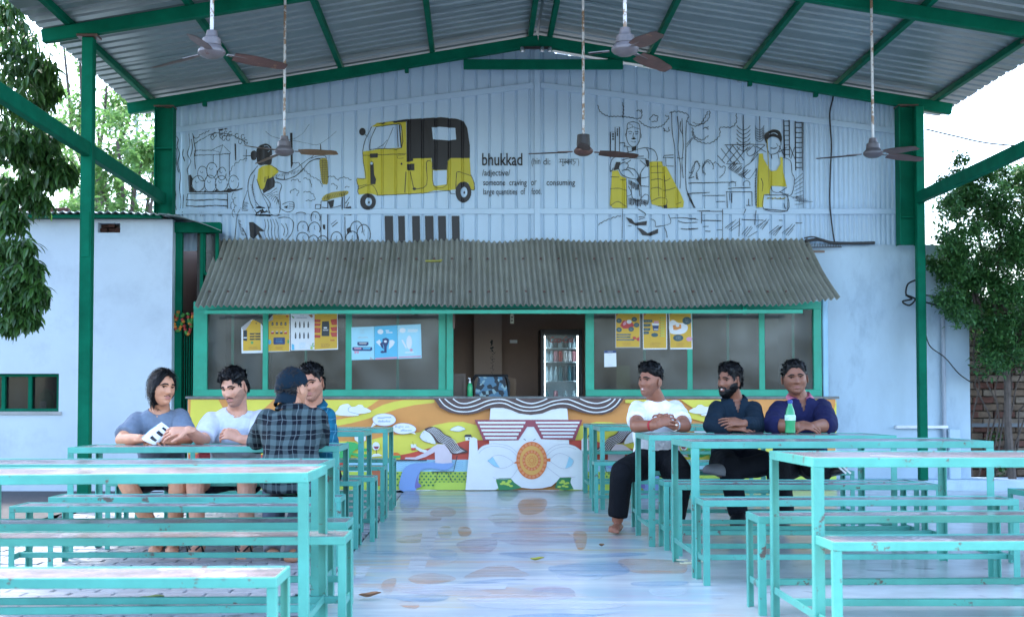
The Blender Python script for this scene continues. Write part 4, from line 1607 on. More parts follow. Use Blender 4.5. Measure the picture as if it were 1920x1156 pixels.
for pts in ([(205, 660), (255, 610), (350, 583), (450, 586), (560, 617), (640, 690)], [(215, 690), (270, 635), (350, 610), (450, 612), (560, 650), (640, 730)], [(330, 760), (370, 720), (430, 705), (500, 720), (590, 785), (520, 835), (450, 845), (370, 815), (315, 765)],
            [(640, 850), (600, 910), (555, 955), (440, 965), (370, 945)], [(935, 690), (1000, 625), (1080, 592), (1180, 587), (1260, 612), (1325, 660)], [(945, 720), (1010, 655), (1090, 622), (1180, 615), (1270, 645)],
            [(990, 745), (1040, 700), (1100, 685), (1180, 715), (1240, 770), (1200, 830), (1140, 850), (1080, 835), (985, 770)], [(905, 780), (960, 840), (1090, 940)], [(1100, 945), (1260, 940)]):
    F.line(pts, .7, GY)
F.poly([(310, 765), (370, 725), (400, 780), (445, 838), (390, 830)], SK)
F.poly([(1190, 718), (1240, 765), (1215, 825), (1150, 848), (1175, 780)], SK)
F.poly([(590, 790), (640, 765), (645, 800)], DO)
F.poly([(925, 745), (990, 738), (990, 775), (930, 770)], DO)
F.poly([(172, 325), (1335, 325), (1255, 543), (890, 532), (812, 400), (740, 400), (645, 545), (265, 548)], MA)
for i, (a, c) in enumerate(((205, 722), (228, 700), (243, 676), (265, 650), (283, 630))):
    y = 345 + i * 41
    F.poly([(a, y), (c, y), (c - 6, y + 23), (a + 8, y + 23)], WH)
for i, (a, c) in enumerate(((828, 1305), (850, 1285), (868, 1270), (888, 1250), (905, 1235))):
    y = 345 + i * 38
    F.poly([(a, y), (c, y), (c - 6, y + 21), (a + 8, y + 21)], WH)
F.line([(700, 530), (725, 545)], .9, INK)
F.line([(805, 548), (830, 530)], .9, INK)
F.poly([(1235 - 1503, 95), (-200, 195), (-100, 245), (0, 265), (100, 270), (200, 252), (300, 212), (380, 195), (480, 195), (560, 215), (650, 255), (780, 272), (900, 257), (1000, 215), (1100, 198), (1200, 205), (1300, 240), (1420, 265), (1550, 270), (1650, 240), (1720, 180), (1785, 95)], BR)
for pts in ([(-60, 98), (0, 140), (70, 150), (140, 135), (235, 98)], [(620, 98), (700, 135), (790, 150), (880, 130), (955, 98)], [(1310, 98), (1400, 135), (1500, 148), (1600, 120), (1640, 98)],
            [(-150, 98), (-80, 155), (0, 190), (100, 190), (200, 165), (300, 125), (400, 105), (500, 110), (600, 150), (700, 185), (800, 190), (900, 170), (1000, 130), (1100, 110), (1180, 105), (1280, 140), (1380, 180), (1480, 200), (1580, 185), (1650, 140), (1690, 98)],
            [(-210, 98), (-150, 170), (-60, 220), (0, 235), (100, 238), (200, 215), (300, 170), (400, 145), (500, 150), (600, 195), (700, 225), (800, 228), (900, 210), (1000, 170), (1100, 150), (1200, 160), (1300, 200), (1400, 235), (1500, 245), (1600, 225), (1690, 170), (1745, 98)]):
    F.line(pts, 2.1, WH)
F.poly(ell(788, 762, 165, 202, 36), DO)
F.poly(ell(788, 762, 128, 158, 30), AM)
F.poly(ell(788, 762, 100, 112, 26), DO)
F.poly(ell(788, 762, 70, 78, 22), AM)
for k in range(22):
    a = k * 2 * math.pi / 22
    F.poly(ell(788 + 145 * math.cos(a), 762 + 178 * math.sin(a), 17, 17, 8), fm if False else 18)
for k in range(16):
    a = k * 2 * math.pi / 16
    F.poly(ell(788 + 86 * math.cos(a), 762 + 96 * math.sin(a), 13, 14, 8), 18)
for k in range(14):
    a = k * 2 * math.pi / 14
    F.line([(788 + 36 * math.cos(a), 762 + 40 * math.sin(a)), (788 + 50 * math.cos(a), 762 + 55 * math.sin(a))], 1.4, DO, False)
F.poly(ell(788, 762, 26, 30, 14), DO)
F.poly(ell(788, 762, 20, 23, 14), AM)
CM.append(fmat("paint_coral", (.80, .28, .12)))
F.build("mural_painting", CM, ki)
Paint.px = _px

# ------------------------------------------------------------------ posters on the panes
PM = [mat("poster_yellow", (.62, .38, .03), .5, .06, 3), mat("poster_white", (.72, .76, .80), .5, .03), mat("poster_ink", (.02, .03, .04), .5), mat("poster_red", (.45, .04, .04), .5),
      mat("poster_navy", (.02, .05, .16), .5), mat("poster_blue", (.10, .48, .72), .5, .06), mat("poster_green", (.12, .34, .10), .5), mat("poster_brown", (.30, .13, .05), .5),
      mat("poster_grey", (.40, .40, .42), .5), mat("poster_pale_blue", (.34, .66, .80), .5, .05), mat("poster_slate", (.03, .09, .11), .5), mat("poster_pink", (.60, .30, .42), .5), mat("poster_lime", (.42, .55, .12), .5), mat("poster_orange", (.65, .25, .05), .5)]
YP = YK + .0265


def poster(outline, base, label, draw, crop, border=None, curl=0.):
    a = MB()
    front = [P(crop[0] + p[0] * crop[2], crop[1] + p[1] * crop[2], YP - .003) for p in outline]
    n = len(front)
    if curl:
        front[0].y -= curl
    back = [v + Vector((0, .0015, 0)) for v in front]
    a.add(front + back, [tuple(range(n))[::-1], tuple(range(n, 2 * n))] + [(i, (i + 1) % n, n + (i + 1) % n, n + i) for i in range(n)])
    o = tag(a.build("poster", PM[base]), label, "poster", "posters taped to the kiosk panes")
    Q = Paint(lambda x, y, l: P(x, y, YP - .003) + Vector((0, -l, 0)))
    Q.lift = .0006
    Q.crop(*crop)
    draw(Q)
    Q.build("print", PM, o)
    return o


c1 = (445, 580, .10156)


def lines(Q, x0, x1, y, n, dy, mi, wd=.45):
    for i in range(n):
        Q.line([(x0 + random.uniform(0, .1) * (x1 - x0), y + i * dy), (x1 - random.uniform(0, .2) * (x1 - x0), y + i * dy)], wd, mi, False)


def d1(Q):
    Q.poly([(105, 385), (230, 240), (290, 185), (430, 250), (437, 752), (105, 762)], 0)
    Q.poly([(72, 330), (250, 185), (250, 240), (140, 390), (95, 370)], 8)
    Q.poly([(110, 385), (180, 380), (180, 580), (110, 570)], 2)
    Q.line([(115, 520), (178, 520)], 2, 1)
    for y in (450, 500, 550):
        Q.poly([(230, y - 15), (425, y - 18), (425, y + 10), (230, y + 12)], 2)
        Q.line([(310, y), (340, y)], 1, 0)
    Q.poly(ell(272, 610, 25, 28, 12), 6)
    Q.poly(ell(350, 255, 15, 10, 8), 2)
    lines(Q, 200, 380, 690, 3, 18, 7)


poster([(72, 330), (250, 190), (290, 180), (440, 262), (468, 300), (465, 800), (78, 808)], 1, "yellow poster with white border and torn top corner, leftmost of all", d1, c1)


def d2(Q):
    Q.poly([(572, 225), (665, 95), (958, 92), (962, 765), (572, 770)], 0)
    Q.poly([(565, 225), (660, 110), (660, 190)], 8)
    lines(Q, 720, 820, 122, 1, 10, 7)
    lines(Q, 680, 880, 160, 1, 10, 7)
    Q.poly(ell(920, 125, 25, 16, 8), 3)
    for i in range(4):
        x = 650 + i * 80
        Q.poly([(x - 15, 235), (x + 15, 230), (x + 20, 290), (x - 18, 292)], 2)
        Q.poly(ell(x, 265, 9, 9, 6), 8)
        Q.poly([(x - 30 + i * 3, 415), (x + 30, 415), (x + 26, 450), (x - 22, 452)], (3, 2, 2, 3)[i])
        Q.line([(x - 20, 410), (x + 20, 405)], 1, 1)
    lines(Q, 640, 900, 325, 2, 14, 7, .3)
    Q.poly([(680, 515), (870, 512), (880, 530), (880, 630), (865, 642), (680, 645), (668, 630), (668, 530)], 4)
    lines(Q, 705, 850, 550, 3, 28, 5)
    Q.poly(ell(595, 600, 32, 45, 10), 5)
    Q.poly(ell(940, 590, 18, 40, 8), 6)
    lines(Q, 700, 850, 690, 3, 18, 7)


poster([(563, 215), (662, 92), (962, 85), (975, 768), (565, 782)], 1, "yellow poster with a dark blue box near its foot and folded corner", d2, c1)


def d3(Q):
    for r_ in (280, 480):
        for i in range(4):
            x = 1075 + i * 78
            Q.poly([(x - 5, r_ - 60), (x + 5, r_ - 60), (x + 16, r_), (x + 12, r_ + 55), (x - 12, r_ + 55), (x - 15, r_)], 2)
            Q.line([(x - 8, r_ + 10), (x + 8, r_ + 10)], 1, 8)
    lines(Q, 1150, 1230, 105, 1, 10, 4)
    lines(Q, 1090, 1300, 150, 1, 10, 4, .7)
    lines(Q, 1130, 1280, 610, 5, 24, 5, .35)
    Q.poly([(1000, 110), (1050, 140), (1050, 165), (1015, 150)], 6)
    Q.poly([(1310, 100), (1380, 90), (1400, 130), (1370, 150)], 7)
    Q.poly([(1005, 745), (1005, 630), (1050, 650), (1055, 745)], 5)
    for dx, dy in ((-45, -60), (30, -80), (50, -30), (-20, -40)):
        Q.poly([(1365, 690), (1365 + dx, 690 + dy), (1365 + dx + 18, 690 + dy + 20)], 6)
    Q.poly(ell(1370, 710, 26, 24, 8), 12)


poster([(985, 78), (1385, 60), (1420, 100), (1418, 745), (988, 755)], 1, "pale poster with two rows of small dark bottles, between two yellow posters", d3, c1)


def d4(Q):
    Q.poly([(1425, 85), (1842, 52), (1845, 715), (1425, 738)], 0)
    Q.poly([(1565, 220), (1690, 215), (1700, 300), (1698, 490), (1555, 490), (1560, 300)], 2)
    Q.poly([(1595, 325), (1655, 325), (1655, 350), (1595, 350)], 1)
    Q.line([(1580, 378), (1680, 378)], 2.4, 8)
    for y0, y1 in ((180, 235), (250, 305), (335, 430), (465, 520)):
        Q.poly([(1425, y0), (1540, y0 + 5), (1530, y1), (1425, y1)], 3)
    for y0, y1 in ((175, 285), (320, 400), (415, 500)):
        Q.poly([(1720, y0 + 10), (1842, y0), (1842, y1), (1745, y1)], 3)
    lines(Q, 1440, 1530, 200, 9, 32, 13, .4)
    lines(Q, 1755, 1835, 210, 8, 36, 13, .4)
    lines(Q, 1600, 1740, 125, 1, 10, 7)
    lines(Q, 1710, 1810, 560, 2, 14, 3, .9)
    lines(Q, 1530, 1720, 630, 4, 20, 7)


poster([(1418, 80), (1850, 48), (1858, 735), (1420, 752)], 1, "yellow poster with red lists either side of a black jar", d4, c1)

c2 = (650, 600, .078125)


def e1(Q):
    lines(Q, 320, 430, 225, 3, 40, 8, .4)
    lines(Q, 260, 540, 405, 2, 18, 8, .5)
    for cx, cy, t in ((390, 565, 8), (270, 690, 11), (480, 690, 5)):
        Q.poly([(cx - 130, cy - 45), (cx + 130, cy - 45), (cx + 135, cy + 20), (cx + 100, cy + 45), (cx - 100, cy + 45), (cx - 135, cy + 20)], 4)
        Q.poly([(cx - 95, cy - 30), (cx + 95, cy - 30), (cx + 80, cy + 5), (cx - 80, cy + 5)], t)
    for x in (210, 270, 450, 540):
        Q.poly([(x - 30, 740), (x + 30, 740), (x + 15, 800), (x - 20, 800)], 11 if x < 300 else 9)
    Q.poly([(560, 880), (640, 930), (640, 945), (560, 945)], 8)


def e2(Q):
    Q.poly([(690, 160), (1200, 130), (1200, 240), (900, 200), (690, 280)], 5)
    Q.poly(ell(810, 275, 72, 60, 14), 1)
    lines(Q, 930, 1030, 240, 2, 18, 1, .9)
    lines(Q, 930, 1110, 295, 1, 18, 1, 1.6)
    Q.poly([(700, 520), (790, 460), (840, 560), (880, 680), (780, 600)], 1)
    Q.poly([(1030, 480), (1100, 470), (1160, 520), (1120, 600), (1010, 700)], 1)
    Q.poly([(860, 450), (940, 420), (1010, 450), (1010, 520), (960, 640), (960, 780), (900, 780), (900, 640), (860, 540)], 4)
    Q.poly(ell(930, 510, 38, 30, 10), 1)
    Q.poly([(795, 560), (860, 520), (890, 700), (830, 640)], 4)
    Q.poly(ell(860, 760, 50, 30, 8), 4)
    Q.line([(690, 925), (1210, 895)], 3, 11)


def e3(Q):
    Q.poly(ell(1340, 245, 75, 60, 14), 1)
    lines(Q, 1455, 1720, 225, 3, 25, 1, 1.2)
    Q.poly(ell(1500, 530, 68, 165, 18), 1)
    Q.poly([(1310, 470), (1350, 470), (1440, 640), (1430, 700), (1340, 540)], 1)
    Q.poly([(1690, 430), (1720, 470), (1640, 680), (1600, 690), (1620, 560)], 9)
    Q.poly(ell(1550, 715, 38, 35, 8), 11)
    Q.line([(1400, 775), (1610, 768)], 2.2, 1)
    Q.line([(1250, 890), (1790, 865)], 2.4, 11)


poster([(110, 170), (655, 148), (662, 940), (118, 955)], 9, "pale blue poster with three dark bowls, leftmost of the blue trio", e1, c2)
poster([(662, 148), (1215, 118), (1225, 925), (668, 945)], 5, "bright blue poster with a fan of dark pictures, middle of the blue trio", e2, c2)
poster([(1220, 118), (1780, 92), (1800, 905), (1230, 928)], 9, "light blue poster with a white leaf shape, rightmost of the blue trio", e3, c2)

c3 = (1125, 575, .12978)


def f1(Q):
    Q.poly([(232, 62), (572, 60), (572, 580), (232, 582)], 0)
    Q.poly([(232, 62), (335, 60), (310, 90), (270, 95), (235, 130)], 3)
    lines(Q, 330, 480, 95, 2, 14, 7, .4)
    Q.poly([(290, 270), (330, 200), (420, 190), (470, 230), (495, 270), (450, 310), (340, 315)], 3)
    Q.poly([(330, 240), (370, 195), (380, 250), (340, 270)], 11)
    Q.poly(ell(420, 215, 38, 30, 10), 1)
    for x, y in ((275, 200), (495, 180), (527, 262), (450, 322), (275, 330)):
        Q.poly(ell(x, y, 40, 35, 14), 10)
        lines(Q, x - 22, x + 22, y - 8, 2, 14, 8, .35)
    for y, x1 in ((400, 450), (437, 445), (475, 500)):
        Q.poly([(240, y - 10), (x1, y - 10), (x1 - 8, y + 10), (240, y + 10)], 10)
        lines(Q, 260, x1 - 20, y, 1, 8, 8, .4)
    Q.poly([(470, 430), (510, 430), (525, 455), (570, 430), (570, 495), (540, 490), (520, 465), (480, 470)], 3)
    lines(Q, 320, 460, 520, 3, 18, 7, .35)


def f2(Q):
    Q.poly([(628, 85), (955, 80), (958, 595), (630, 598)], 0)
    Q.poly(ell(645, 102, 20, 18, 8), 3)
    lines(Q, 740, 830, 125, 1, 14, 7, .4)
    for y, x1 in ((205, 760), (265, 735), (325, 730), (375, 712)):
        Q.poly([(628, y - 20), (x1 - 10, y - 20), (x1, y), (x1 - 15, y + 18), (628, y + 20)], 10)
        lines(Q, 640, x1 - 25, y, 1, 8, 8, .35)
    Q.poly([(755, 260), (850, 260), (840, 345), (770, 345)], 4)
    Q.poly([(745, 235), (855, 235), (850, 268), (755, 268)], 1)
    Q.poly([(780, 205), (845, 205), (845, 240), (780, 238)], 11)
    Q.line([(780, 325), (840, 325)], 1.6, 1)
    for i in range(8):
        Q.line([(870, 160 + i * 37), (935, 160 + i * 37)], 2, 12)
        Q.poly(ell(872, 160 + i * 37, 7, 7, 6), 10)
    Q.poly(ell(790, 405, 50, 30, 14), 10)
    lines(Q, 720, 880, 520, 4, 18, 7, .35)


def f3(Q):
    Q.poly([(1003, 85), (1313, 85), (1325, 590), (1015, 592)], 0)
    Q.poly(ell(1018, 95, 15, 14, 8), 3)
    lines(Q, 1090, 1230, 125, 1, 14, 7, .4)
    Q.poly([(1005, 225), (1060, 190), (1130, 230), (1230, 240), (1270, 300), (1230, 370), (1130, 395), (1010, 370)], 1, True)
    Q.poly([(1050, 265), (1170, 250), (1175, 310), (1100, 335), (1060, 330)], 13)
    Q.poly(ell(1120, 270, 28, 20, 10), 1)
    Q.poly(ell(1255, 200, 66, 56, 16), 10)
    Q.poly(ell(1130, 448, 74, 48, 16), 10)
    lines(Q, 1225, 1290, 180, 3, 18, 8, .4)
    lines(Q, 1090, 1170, 432, 3, 16, 8, .4)
    Q.poly(ell(1290, 465, 45, 32, 10), 11)
    lines(Q, 1100, 1220, 525, 4, 16, 7, .35)


poster([(220, 52), (578, 48), (582, 590), (222, 592)], 8, "yellow poster with five dark discs round a red picture, left of the right trio", f1, c3)
poster([(615, 75), (968, 70), (970, 612), (622, 615)], 1, "yellow poster with dark bars and a striped cup, middle of the right trio", f2, c3)
poster([(990, 75), (1323, 75), (1337, 610), (1015, 612)], 1, "yellow poster with white cloud shape and two dark blobs, right of the right trio", f3, c3)


def q1(Q):
    Q.poly([(60, 632), (232, 626), (232, 665), (62, 668)], 4)
    lines(Q, 100, 190, 645, 1, 10, 1, .6)
    lines(Q, 110, 180, 690, 1, 10, 8, .4)
    lines(Q, 115, 180, 835, 1, 10, 8, .5)


poster([(60, 632), (232, 626), (238, 862), (62, 868)], 1, "small white card with blue header stuck low beside the right opening post", q1, c3)
a = MB()
p0, p1 = P(1156, 728, 12.95), P(1181, 685, 12.95)
a.box(p0.x, p1.x, 12.945, 12.95, p0.z, p1.z)
tag(a.build("notice_sheet", mat("brown_paper", (.30, .24, .14), .7)), "brown notice paper behind the pane under the small white card", "notice")

# ------------------------------------------------------------------ faded painting on the aisle floor
def worn(name, col, lo, hi, sc=4, st=(.35, 2.2, 1), keep=.75):
    m = bpy.data.materials.new(name)
    m.use_nodes = True
    T = m.node_tree
    N, L = T.nodes, T.links
    b = N["Principled BSDF"]
    b.inputs["Base Color"].default_value = (*col, 1)
    b.inputs["Roughness"].default_value = .26
    tc = N.new("ShaderNodeTexCoord")
    mp = N.new("ShaderNodeMapping")
    mp.inputs["Scale"].default_value = st
    L.new(tc.outputs["Object"], mp.inputs[0])
    n = N.new("ShaderNodeTexNoise")
    n.inputs["Scale"].default_value = sc
    n.inputs["Detail"].default_value = 9
    n.inputs["Roughness"].default_value = .7
    L.new(mp.outputs[0], n.inputs[0])
    r = N.new("ShaderNodeMapRange")
    r.inputs[1].default_value = lo + .03
    r.inputs[2].default_value = hi + .10
    r.inputs[4].default_value = keep
    L.new(n.outputs[0], r.inputs[0])
    ts = N.new("ShaderNodeBsdfTransparent")
    mx = N.new("ShaderNodeMixShader")
    L.new(r.outputs[0], mx.inputs[0])
    L.new(ts.outputs[0], mx.inputs[1])
    L.new(b.outputs[0], mx.inputs[2])
    L.new(mx.outputs[0], N["Material Output"].inputs[0])
    return m


def flo(name, m, lift, polys, sm=True):
    Q = Paint(gpt)
    Q.lift = lift
    Q.crop(640, 900, .3125)
    for p in polys:
        Q.poly(p, 0, sm)
    bm = Q.bm
    bmesh.ops.triangulate(bm, faces=bm.faces[:])
    for v in bm.verts:
        v.co = gpt(*v.co)
    for f in bm.faces:
        f.normal_update()
        if f.normal.z < 0:
            f.normal_flip()
    me = bpy.data.meshes.new(name)
    bm.to_mesh(me)
    bm.free()
    me.materials.append(m)
    link(name, me, FLOOR)


flo("painted_patch", worn("floor_peach", (.70, .43, .30), .36, .56), .001, [[(735, 585), (800, 545), (900, 512), (1000, 508), (1080, 540), (1130, 570), (1000, 580), (860, 582)], [(400, 590), (470, 560), (600, 560), (690, 590), (600, 615), (460, 620)],
     [(1660, 480), (1800, 470), (2050, 490), (2050, 560), (1850, 565), (1720, 540)], [(530, 200), (570, 165), (640, 160), (690, 190), (660, 215), (580, 220)], [(370, 225), (560, 215), (590, 240), (400, 245)], [(240, 640), (260, 600), (330, 590), (310, 660), (270, 690)], [(330, 740), (400, 725), (470, 745), (430, 775)]])
flo("painted_patch", worn("floor_orange", (.72, .34, .13), .34, .52), .0014, [[(1060, 150), (1090, 115), (1200, 105), (1235, 130), (1215, 180), (1150, 205), (1080, 200)], [(700, 290), (740, 278), (780, 295), (770, 330), (715, 335)], [(1390, 320), (1430, 305), (1470, 320), (1465, 400), (1420, 415)]])
flo("painted_patch", worn("floor_straw", (.68, .58, .36), .38, .56), .0018, [[(880, 220), (960, 195), (1060, 205), (1050, 250), (920, 255)], [(330, 350), (480, 320), (560, 330), (480, 370), (360, 375)], [(1230, 170), (1330, 150), (1420, 190), (1330, 215), (1250, 215)], [(580, 290), (650, 275), (660, 340), (600, 350)]])
flo("painted_patch", worn("floor_mauve", (.56, .43, .49), .36, .58), .0022, [[(690, 380), (800, 350), (920, 345), (930, 400), (860, 440), (740, 430)], [(930, 250), (1200, 235), (1440, 250), (1440, 275), (1200, 285), (960, 280)], [(900, 320), (1250, 300), (1380, 330), (1380, 380), (1050, 390)], [(1150, 650), (1350, 640), (1400, 700), (1200, 720)]])
flo("painted_patch", worn("floor_blue", (.24, .41, .60), .34, .56, keep=.65), .0026, [[(530, 430), (600, 412), (680, 425), (690, 455), (600, 470), (535, 460)], [(700, 620), (860, 600), (1000, 590), (1110, 595), (960, 612), (800, 632), (690, 640)], [(90, 700), (300, 690), (520, 680), (640, 690), (620, 720), (460, 735), (260, 705)], [(940, 440), (1200, 430), (1480, 445), (1700, 435), (1840, 445), (1600, 465), (1200, 475)], [(110, 435), (300, 425), (520, 440), (300, 450)],
     [(1750, 615), (2050, 605), (2050, 630), (1800, 640)], [(1250, 520), (1500, 490), (1680, 500), (1720, 560), (1500, 580), (1300, 565)], [(360, 80), (440, 60), (470, 130), (430, 190), (360, 180)], [(1000, 820), (1250, 800), (1500, 805), (1700, 790), (1400, 830), (1100, 850)]])
flo("painted_patch", worn("floor_white", (.74, .77, .80), .22, .42), .0030, [[(490, 300), (580, 290), (545, 415), (468, 415)], [(420, 460), (525, 455), (495, 545), (395, 545)], [(500, 625), (995, 622), (985, 655), (480, 662)], [(90, 520), (175, 515), (135, 585), (85, 590)]], False)
flo("painted_patch", worn("floor_pale", (.70, .74, .79), .34, .56), .0034, [[(1300, 560), (1500, 545), (1560, 590), (1350, 605)], [(350, 620), (700, 640), (900, 690), (500, 690), (340, 660)], [(1850, 660), (2050, 650), (2050, 690), (1900, 700)], [(100, 660), (220, 640), (200, 690)], [(540, 470), (700, 465), (650, 495), (560, 490)], [(700, 700), (1200, 690), (1700, 740), (1500, 780), (900, 770)]])
flo("painted_patch", worn("floor_green", (.20, .34, .20), .35, .6, keep=.5), .0038, [[(945, 60), (1060, 60), (1030, 120), (960, 120)], [(1285, 50), (1380, 50), (1360, 90), (1300, 85)]])
# ------------------------------------------------------------------ steel framed stone topped tables and benches
def frame_thing(name, cat, w_, d_, h, t=.036, group=None, rt=.031):
    """origin at the near left foot corner's floor point; x to the right, y away"""
    r = thing(name, "", cat, (0, 0, 0), group)
    for x in (t / 2, w_ - t / 2):
        for y in (t / 2, d_ - t / 2):
            b = MB()
            # angle iron leg: two thin flanges
            sx = 1 if x < w_ / 2 else -1
            sy = 1 if y < d_ / 2 else -1
            x0, y0 = x - sx * t / 2, y - sy * t / 2
            b.box(min(x0, x0 + sx * t), max(x0, x0 + sx * t), min(y0, y0 + sy * .006), max(y0, y0 + sy * .006), 0, h - rt, 0, .0015)
            b.box(min(x0, x0 + sx * .006), max(x0, x0 + sx * .006), min(y0 + sy * .006, y0 + sy * t), max(y0 + sy * .006, y0 + sy * t), 0, h - rt, 0, .0015)
            b.build("leg", M_TEAL, r)
    for y in (0, d_ - .008):
        b = MB()
        b.box(0, w_, y, y + .008, h - rt, h + .003, 0, .002)
        b.build("rail", M_TEAL, r)
    for x in (.0, w_ - .008):
        b = MB()
        b.box(x, x + .008, .008, d_ - .008, h - rt, h + .003, 0, .002)
        b.build("rail", M_TEAL, r)
    b = MB()
    b.box(.0085, w_ - .0085, .0085, d_ - .0085, h - rt + .004, h - .001, 0, .002)
    b.build("top_slab", M_SLAB, r)
    zs = .12
    for x in (.007, w_ - .013):
        b = MB()
        b.box(x, x + .006, t, d_ - t, zs - .014, zs + .014, 0, .002)
        b.build("stretcher", M_TEAL, r)
    b = MB()
    b.box(.014, w_ - .014, d_ / 2 - .013, d_ / 2 + .013, zs - .013, zs + .013, 0, .002)
    b.build("stretcher", M_TEAL, r)
    return r


GT, GB = "stone topped tables in the two rows", "stone topped benches in the two rows"
protoT = frame_thing("canteen_table", "table", 1.5, .68, .67, .037, GT)
protoTL = frame_thing("canteen_table", "table", 1.52, .56, .615, .035, GT)
protoB = frame_thing("bench", "bench", 1.5, .25, .40, .030, GB, .027)
protoBL = frame_thing("bench", "bench", 1.55, .26, .365, .029, GB, .027)
used = set()


def put(proto, x, y, label, rot=0., tilt=0.):
    if proto.name in used:
        return dup(proto, (x, y, 0), label, R(rot), R(tilt))
    used.add(proto.name)
    return place(proto, (x, y, 0), label, R(rot), R(tilt))


def xl(px_, Y):
    return (px_ - 895) / 2400 * Y


# right row, nearest first (x of the left end)
put(protoT, xl(1524, 4.48), 4.48, "nearest table on the right, its square end closest to the camera")
put(protoT, xl(1297, 6.37), 6.37, "second table on the right, in front of the green bottle table", 0, -.12)
T3 = put(protoT, xl(1216, 7.76), 7.76, "table on the right with the green soda bottle and three men leaning on it", 0, .1)
put(protoT, xl(1124, 10.55), 10.5, "table behind the three men, partly hidden by the man in white", 0, 0)
put(protoT, xl(1103, 11.85), 11.75, "farthest table on the right, close to the painted counter")
put(protoB, xl(1560, 4.26), 4.26, "nearest bench on the right, in the lower right corner before the nearest table", 0, -.3)
put(protoB, xl(1421, 5.24), 5.24, "bench on the right just behind the nearest table", 0, -.25)
put(protoB, xl(1318, 6.1), 6.1, "bench on the right tucked under the second table's near side", 0, -.2)
put(protoB, xl(1262, 7.40), 7.28, "bench just behind the second table on the right, before the bottle table's bench")
put(protoB, xl(1236, 7.75), 7.56, "bench under the near edge of the green bottle table")
put(protoB, xl(1190, 8.8), 8.78, "bench the three men on the right are sitting on")
put(protoB, xl(1115, 10.1), 10.15, "bench behind the man in the white t-shirt")
put(protoB, xl(1098, 12.3), 12.45, "bench pushed against the painted counter on the right")
put(protoB, xl(1900, 6.9), 6.75, "bench beyond the right ends of the tables at the picture edge")
# left row (x of the right end)
TL = 1.52


def putl(proto, pxr, Y, label, w_, rot=0., tilt=0., y=None):
    return put(proto, xl(pxr, Y) - w_, Y if y is None else y, label, rot, tilt)


putl(protoTL, 581, 4.32, "nearest table on the left with a wide pale front rail", TL, 0, -.45)
putl(protoTL, 600, 5.16, "second table on the left, its top just above the nearest one", TL, 0, 0)
L3 = putl(protoTL, 637, 7.18, "table on the left where the four young men are gathered", TL, 0, -.3)
putl(protoT, 682, 8.65, "table just behind the four young men on the left", 1.5)
putl(protoT, 727, 9.75, "farthest table on the left, near the painted speech bubbles", 1.5)
putl(protoBL, 522, 3.62, "nearest bench on the left with a bright worn top, lower left corner", 1.55, 0, -.2)
putl(protoBL, 650, 4.70, "bench on the left right behind the nearest table's back legs", 1.55, 0, -.3)
putl(protoBL, 653, 5.27, "bench on the left under the near edge of the second table", 1.55, 0, -.3)
putl(protoBL, 640, 6.19, "bench on the left between the second table and the capped man's bench", 1.6)
putl(protoBL, 640, 6.80, "bench the man in the plaid shirt and cap sits on", 1.55)
putl(protoB, 672, 7.62, "bench tucked under the far side of the young men's table", 1.5)
putl(protoB, 703, 8.03, "bench under the three young men facing the camera", 1.5)
putl(protoB, 721, 9.40, "bench in front of the farthest table on the left", 1.5)
putl(protoB, 740, 10.65, "bench behind the farthest table on the left, near the mural", 1.5)

# ------------------------------------------------------------------ ceiling fans
GF = "ceiling fans on long rods under the shed roof"


def fan(px_, py_, Y, label, azs, cols, blk=False, Rr=.45, pitch=-.2):
    """px, py: hub centre"""
    c = P(px_, py_, Y)
    f = thing("ceiling_fan", label, "ceiling fan", c, GF)
    mb, mblade, mrod = cols
    top = zr(c.x) + .055 + .06
    b = MB()
    b.tube([c + Vector((0, 0, .08)), (c.x, c.y, top)], .011, 8)
    b.build("down_rod", mrod, f, True)
    b = MB()
    b.lathe([(.012, .125), (.03, .12), (.036, .085), (.052, .075), (.056, .035)][::-1] if not blk else [(.052, .03), (.055, .05), (.05, .13), (.012, .135)], c, 18)
    b.build("motor_canopy", M_DARK if blk else mb, f, True)
    b = MB()
    b.lathe([(.01, -.042), (.04, -.037), (.068, -.022), (.079, -.008), (.078, .006), (.064, .022), (.05, .036)], c, 24)
    b.build("motor_housing", mblade if blk else mb, f, True)
    b = MB()
    b.lathe([(.02, .118), (.045, .105), (.025, .15), (.012, .16)][::-1] if False else [(.018, top - c.z - .09), (.05, top - c.z - .06), (.055, top - c.z - .01)], c, 14)
    b.build("ceiling_cup", mb, f, True)
    for a in azs:
        a = R(a)
        b = MB()
        u, v = Vector((math.cos(a), math.sin(a), 0)), Vector((-math.sin(a), math.cos(a), 0))
        rows = []
        for i in range(9):
            r = .13 + (Rr - .13) * i / 8
            w_ = .038 + .012 * math.sin(math.pi * min(1, i / 6)) - (.012 if i == 8 else 0)
            rows.append([c + u * r + v * s * w_ + Vector((0, 0, -.012 - .02 * (i / 8) + s * w_ * math.sin(pitch) * 1.4)) for s in (-1, -.4, .4, 1)])
        b.grid(rows)
        b.grid([[q - Vector((0, 0, .003)) for q in r_] for r_ in rows[::-1]])
        bl = b.build("blade", mblade, f, True)
        b = MB()
        b.bar(c + u * .09 + Vector((0, 0, -.008)), c + u * .21 + Vector((0, 0, -.014)), .03, .006)
        b.build("blade_iron", mb, bl)
    return f


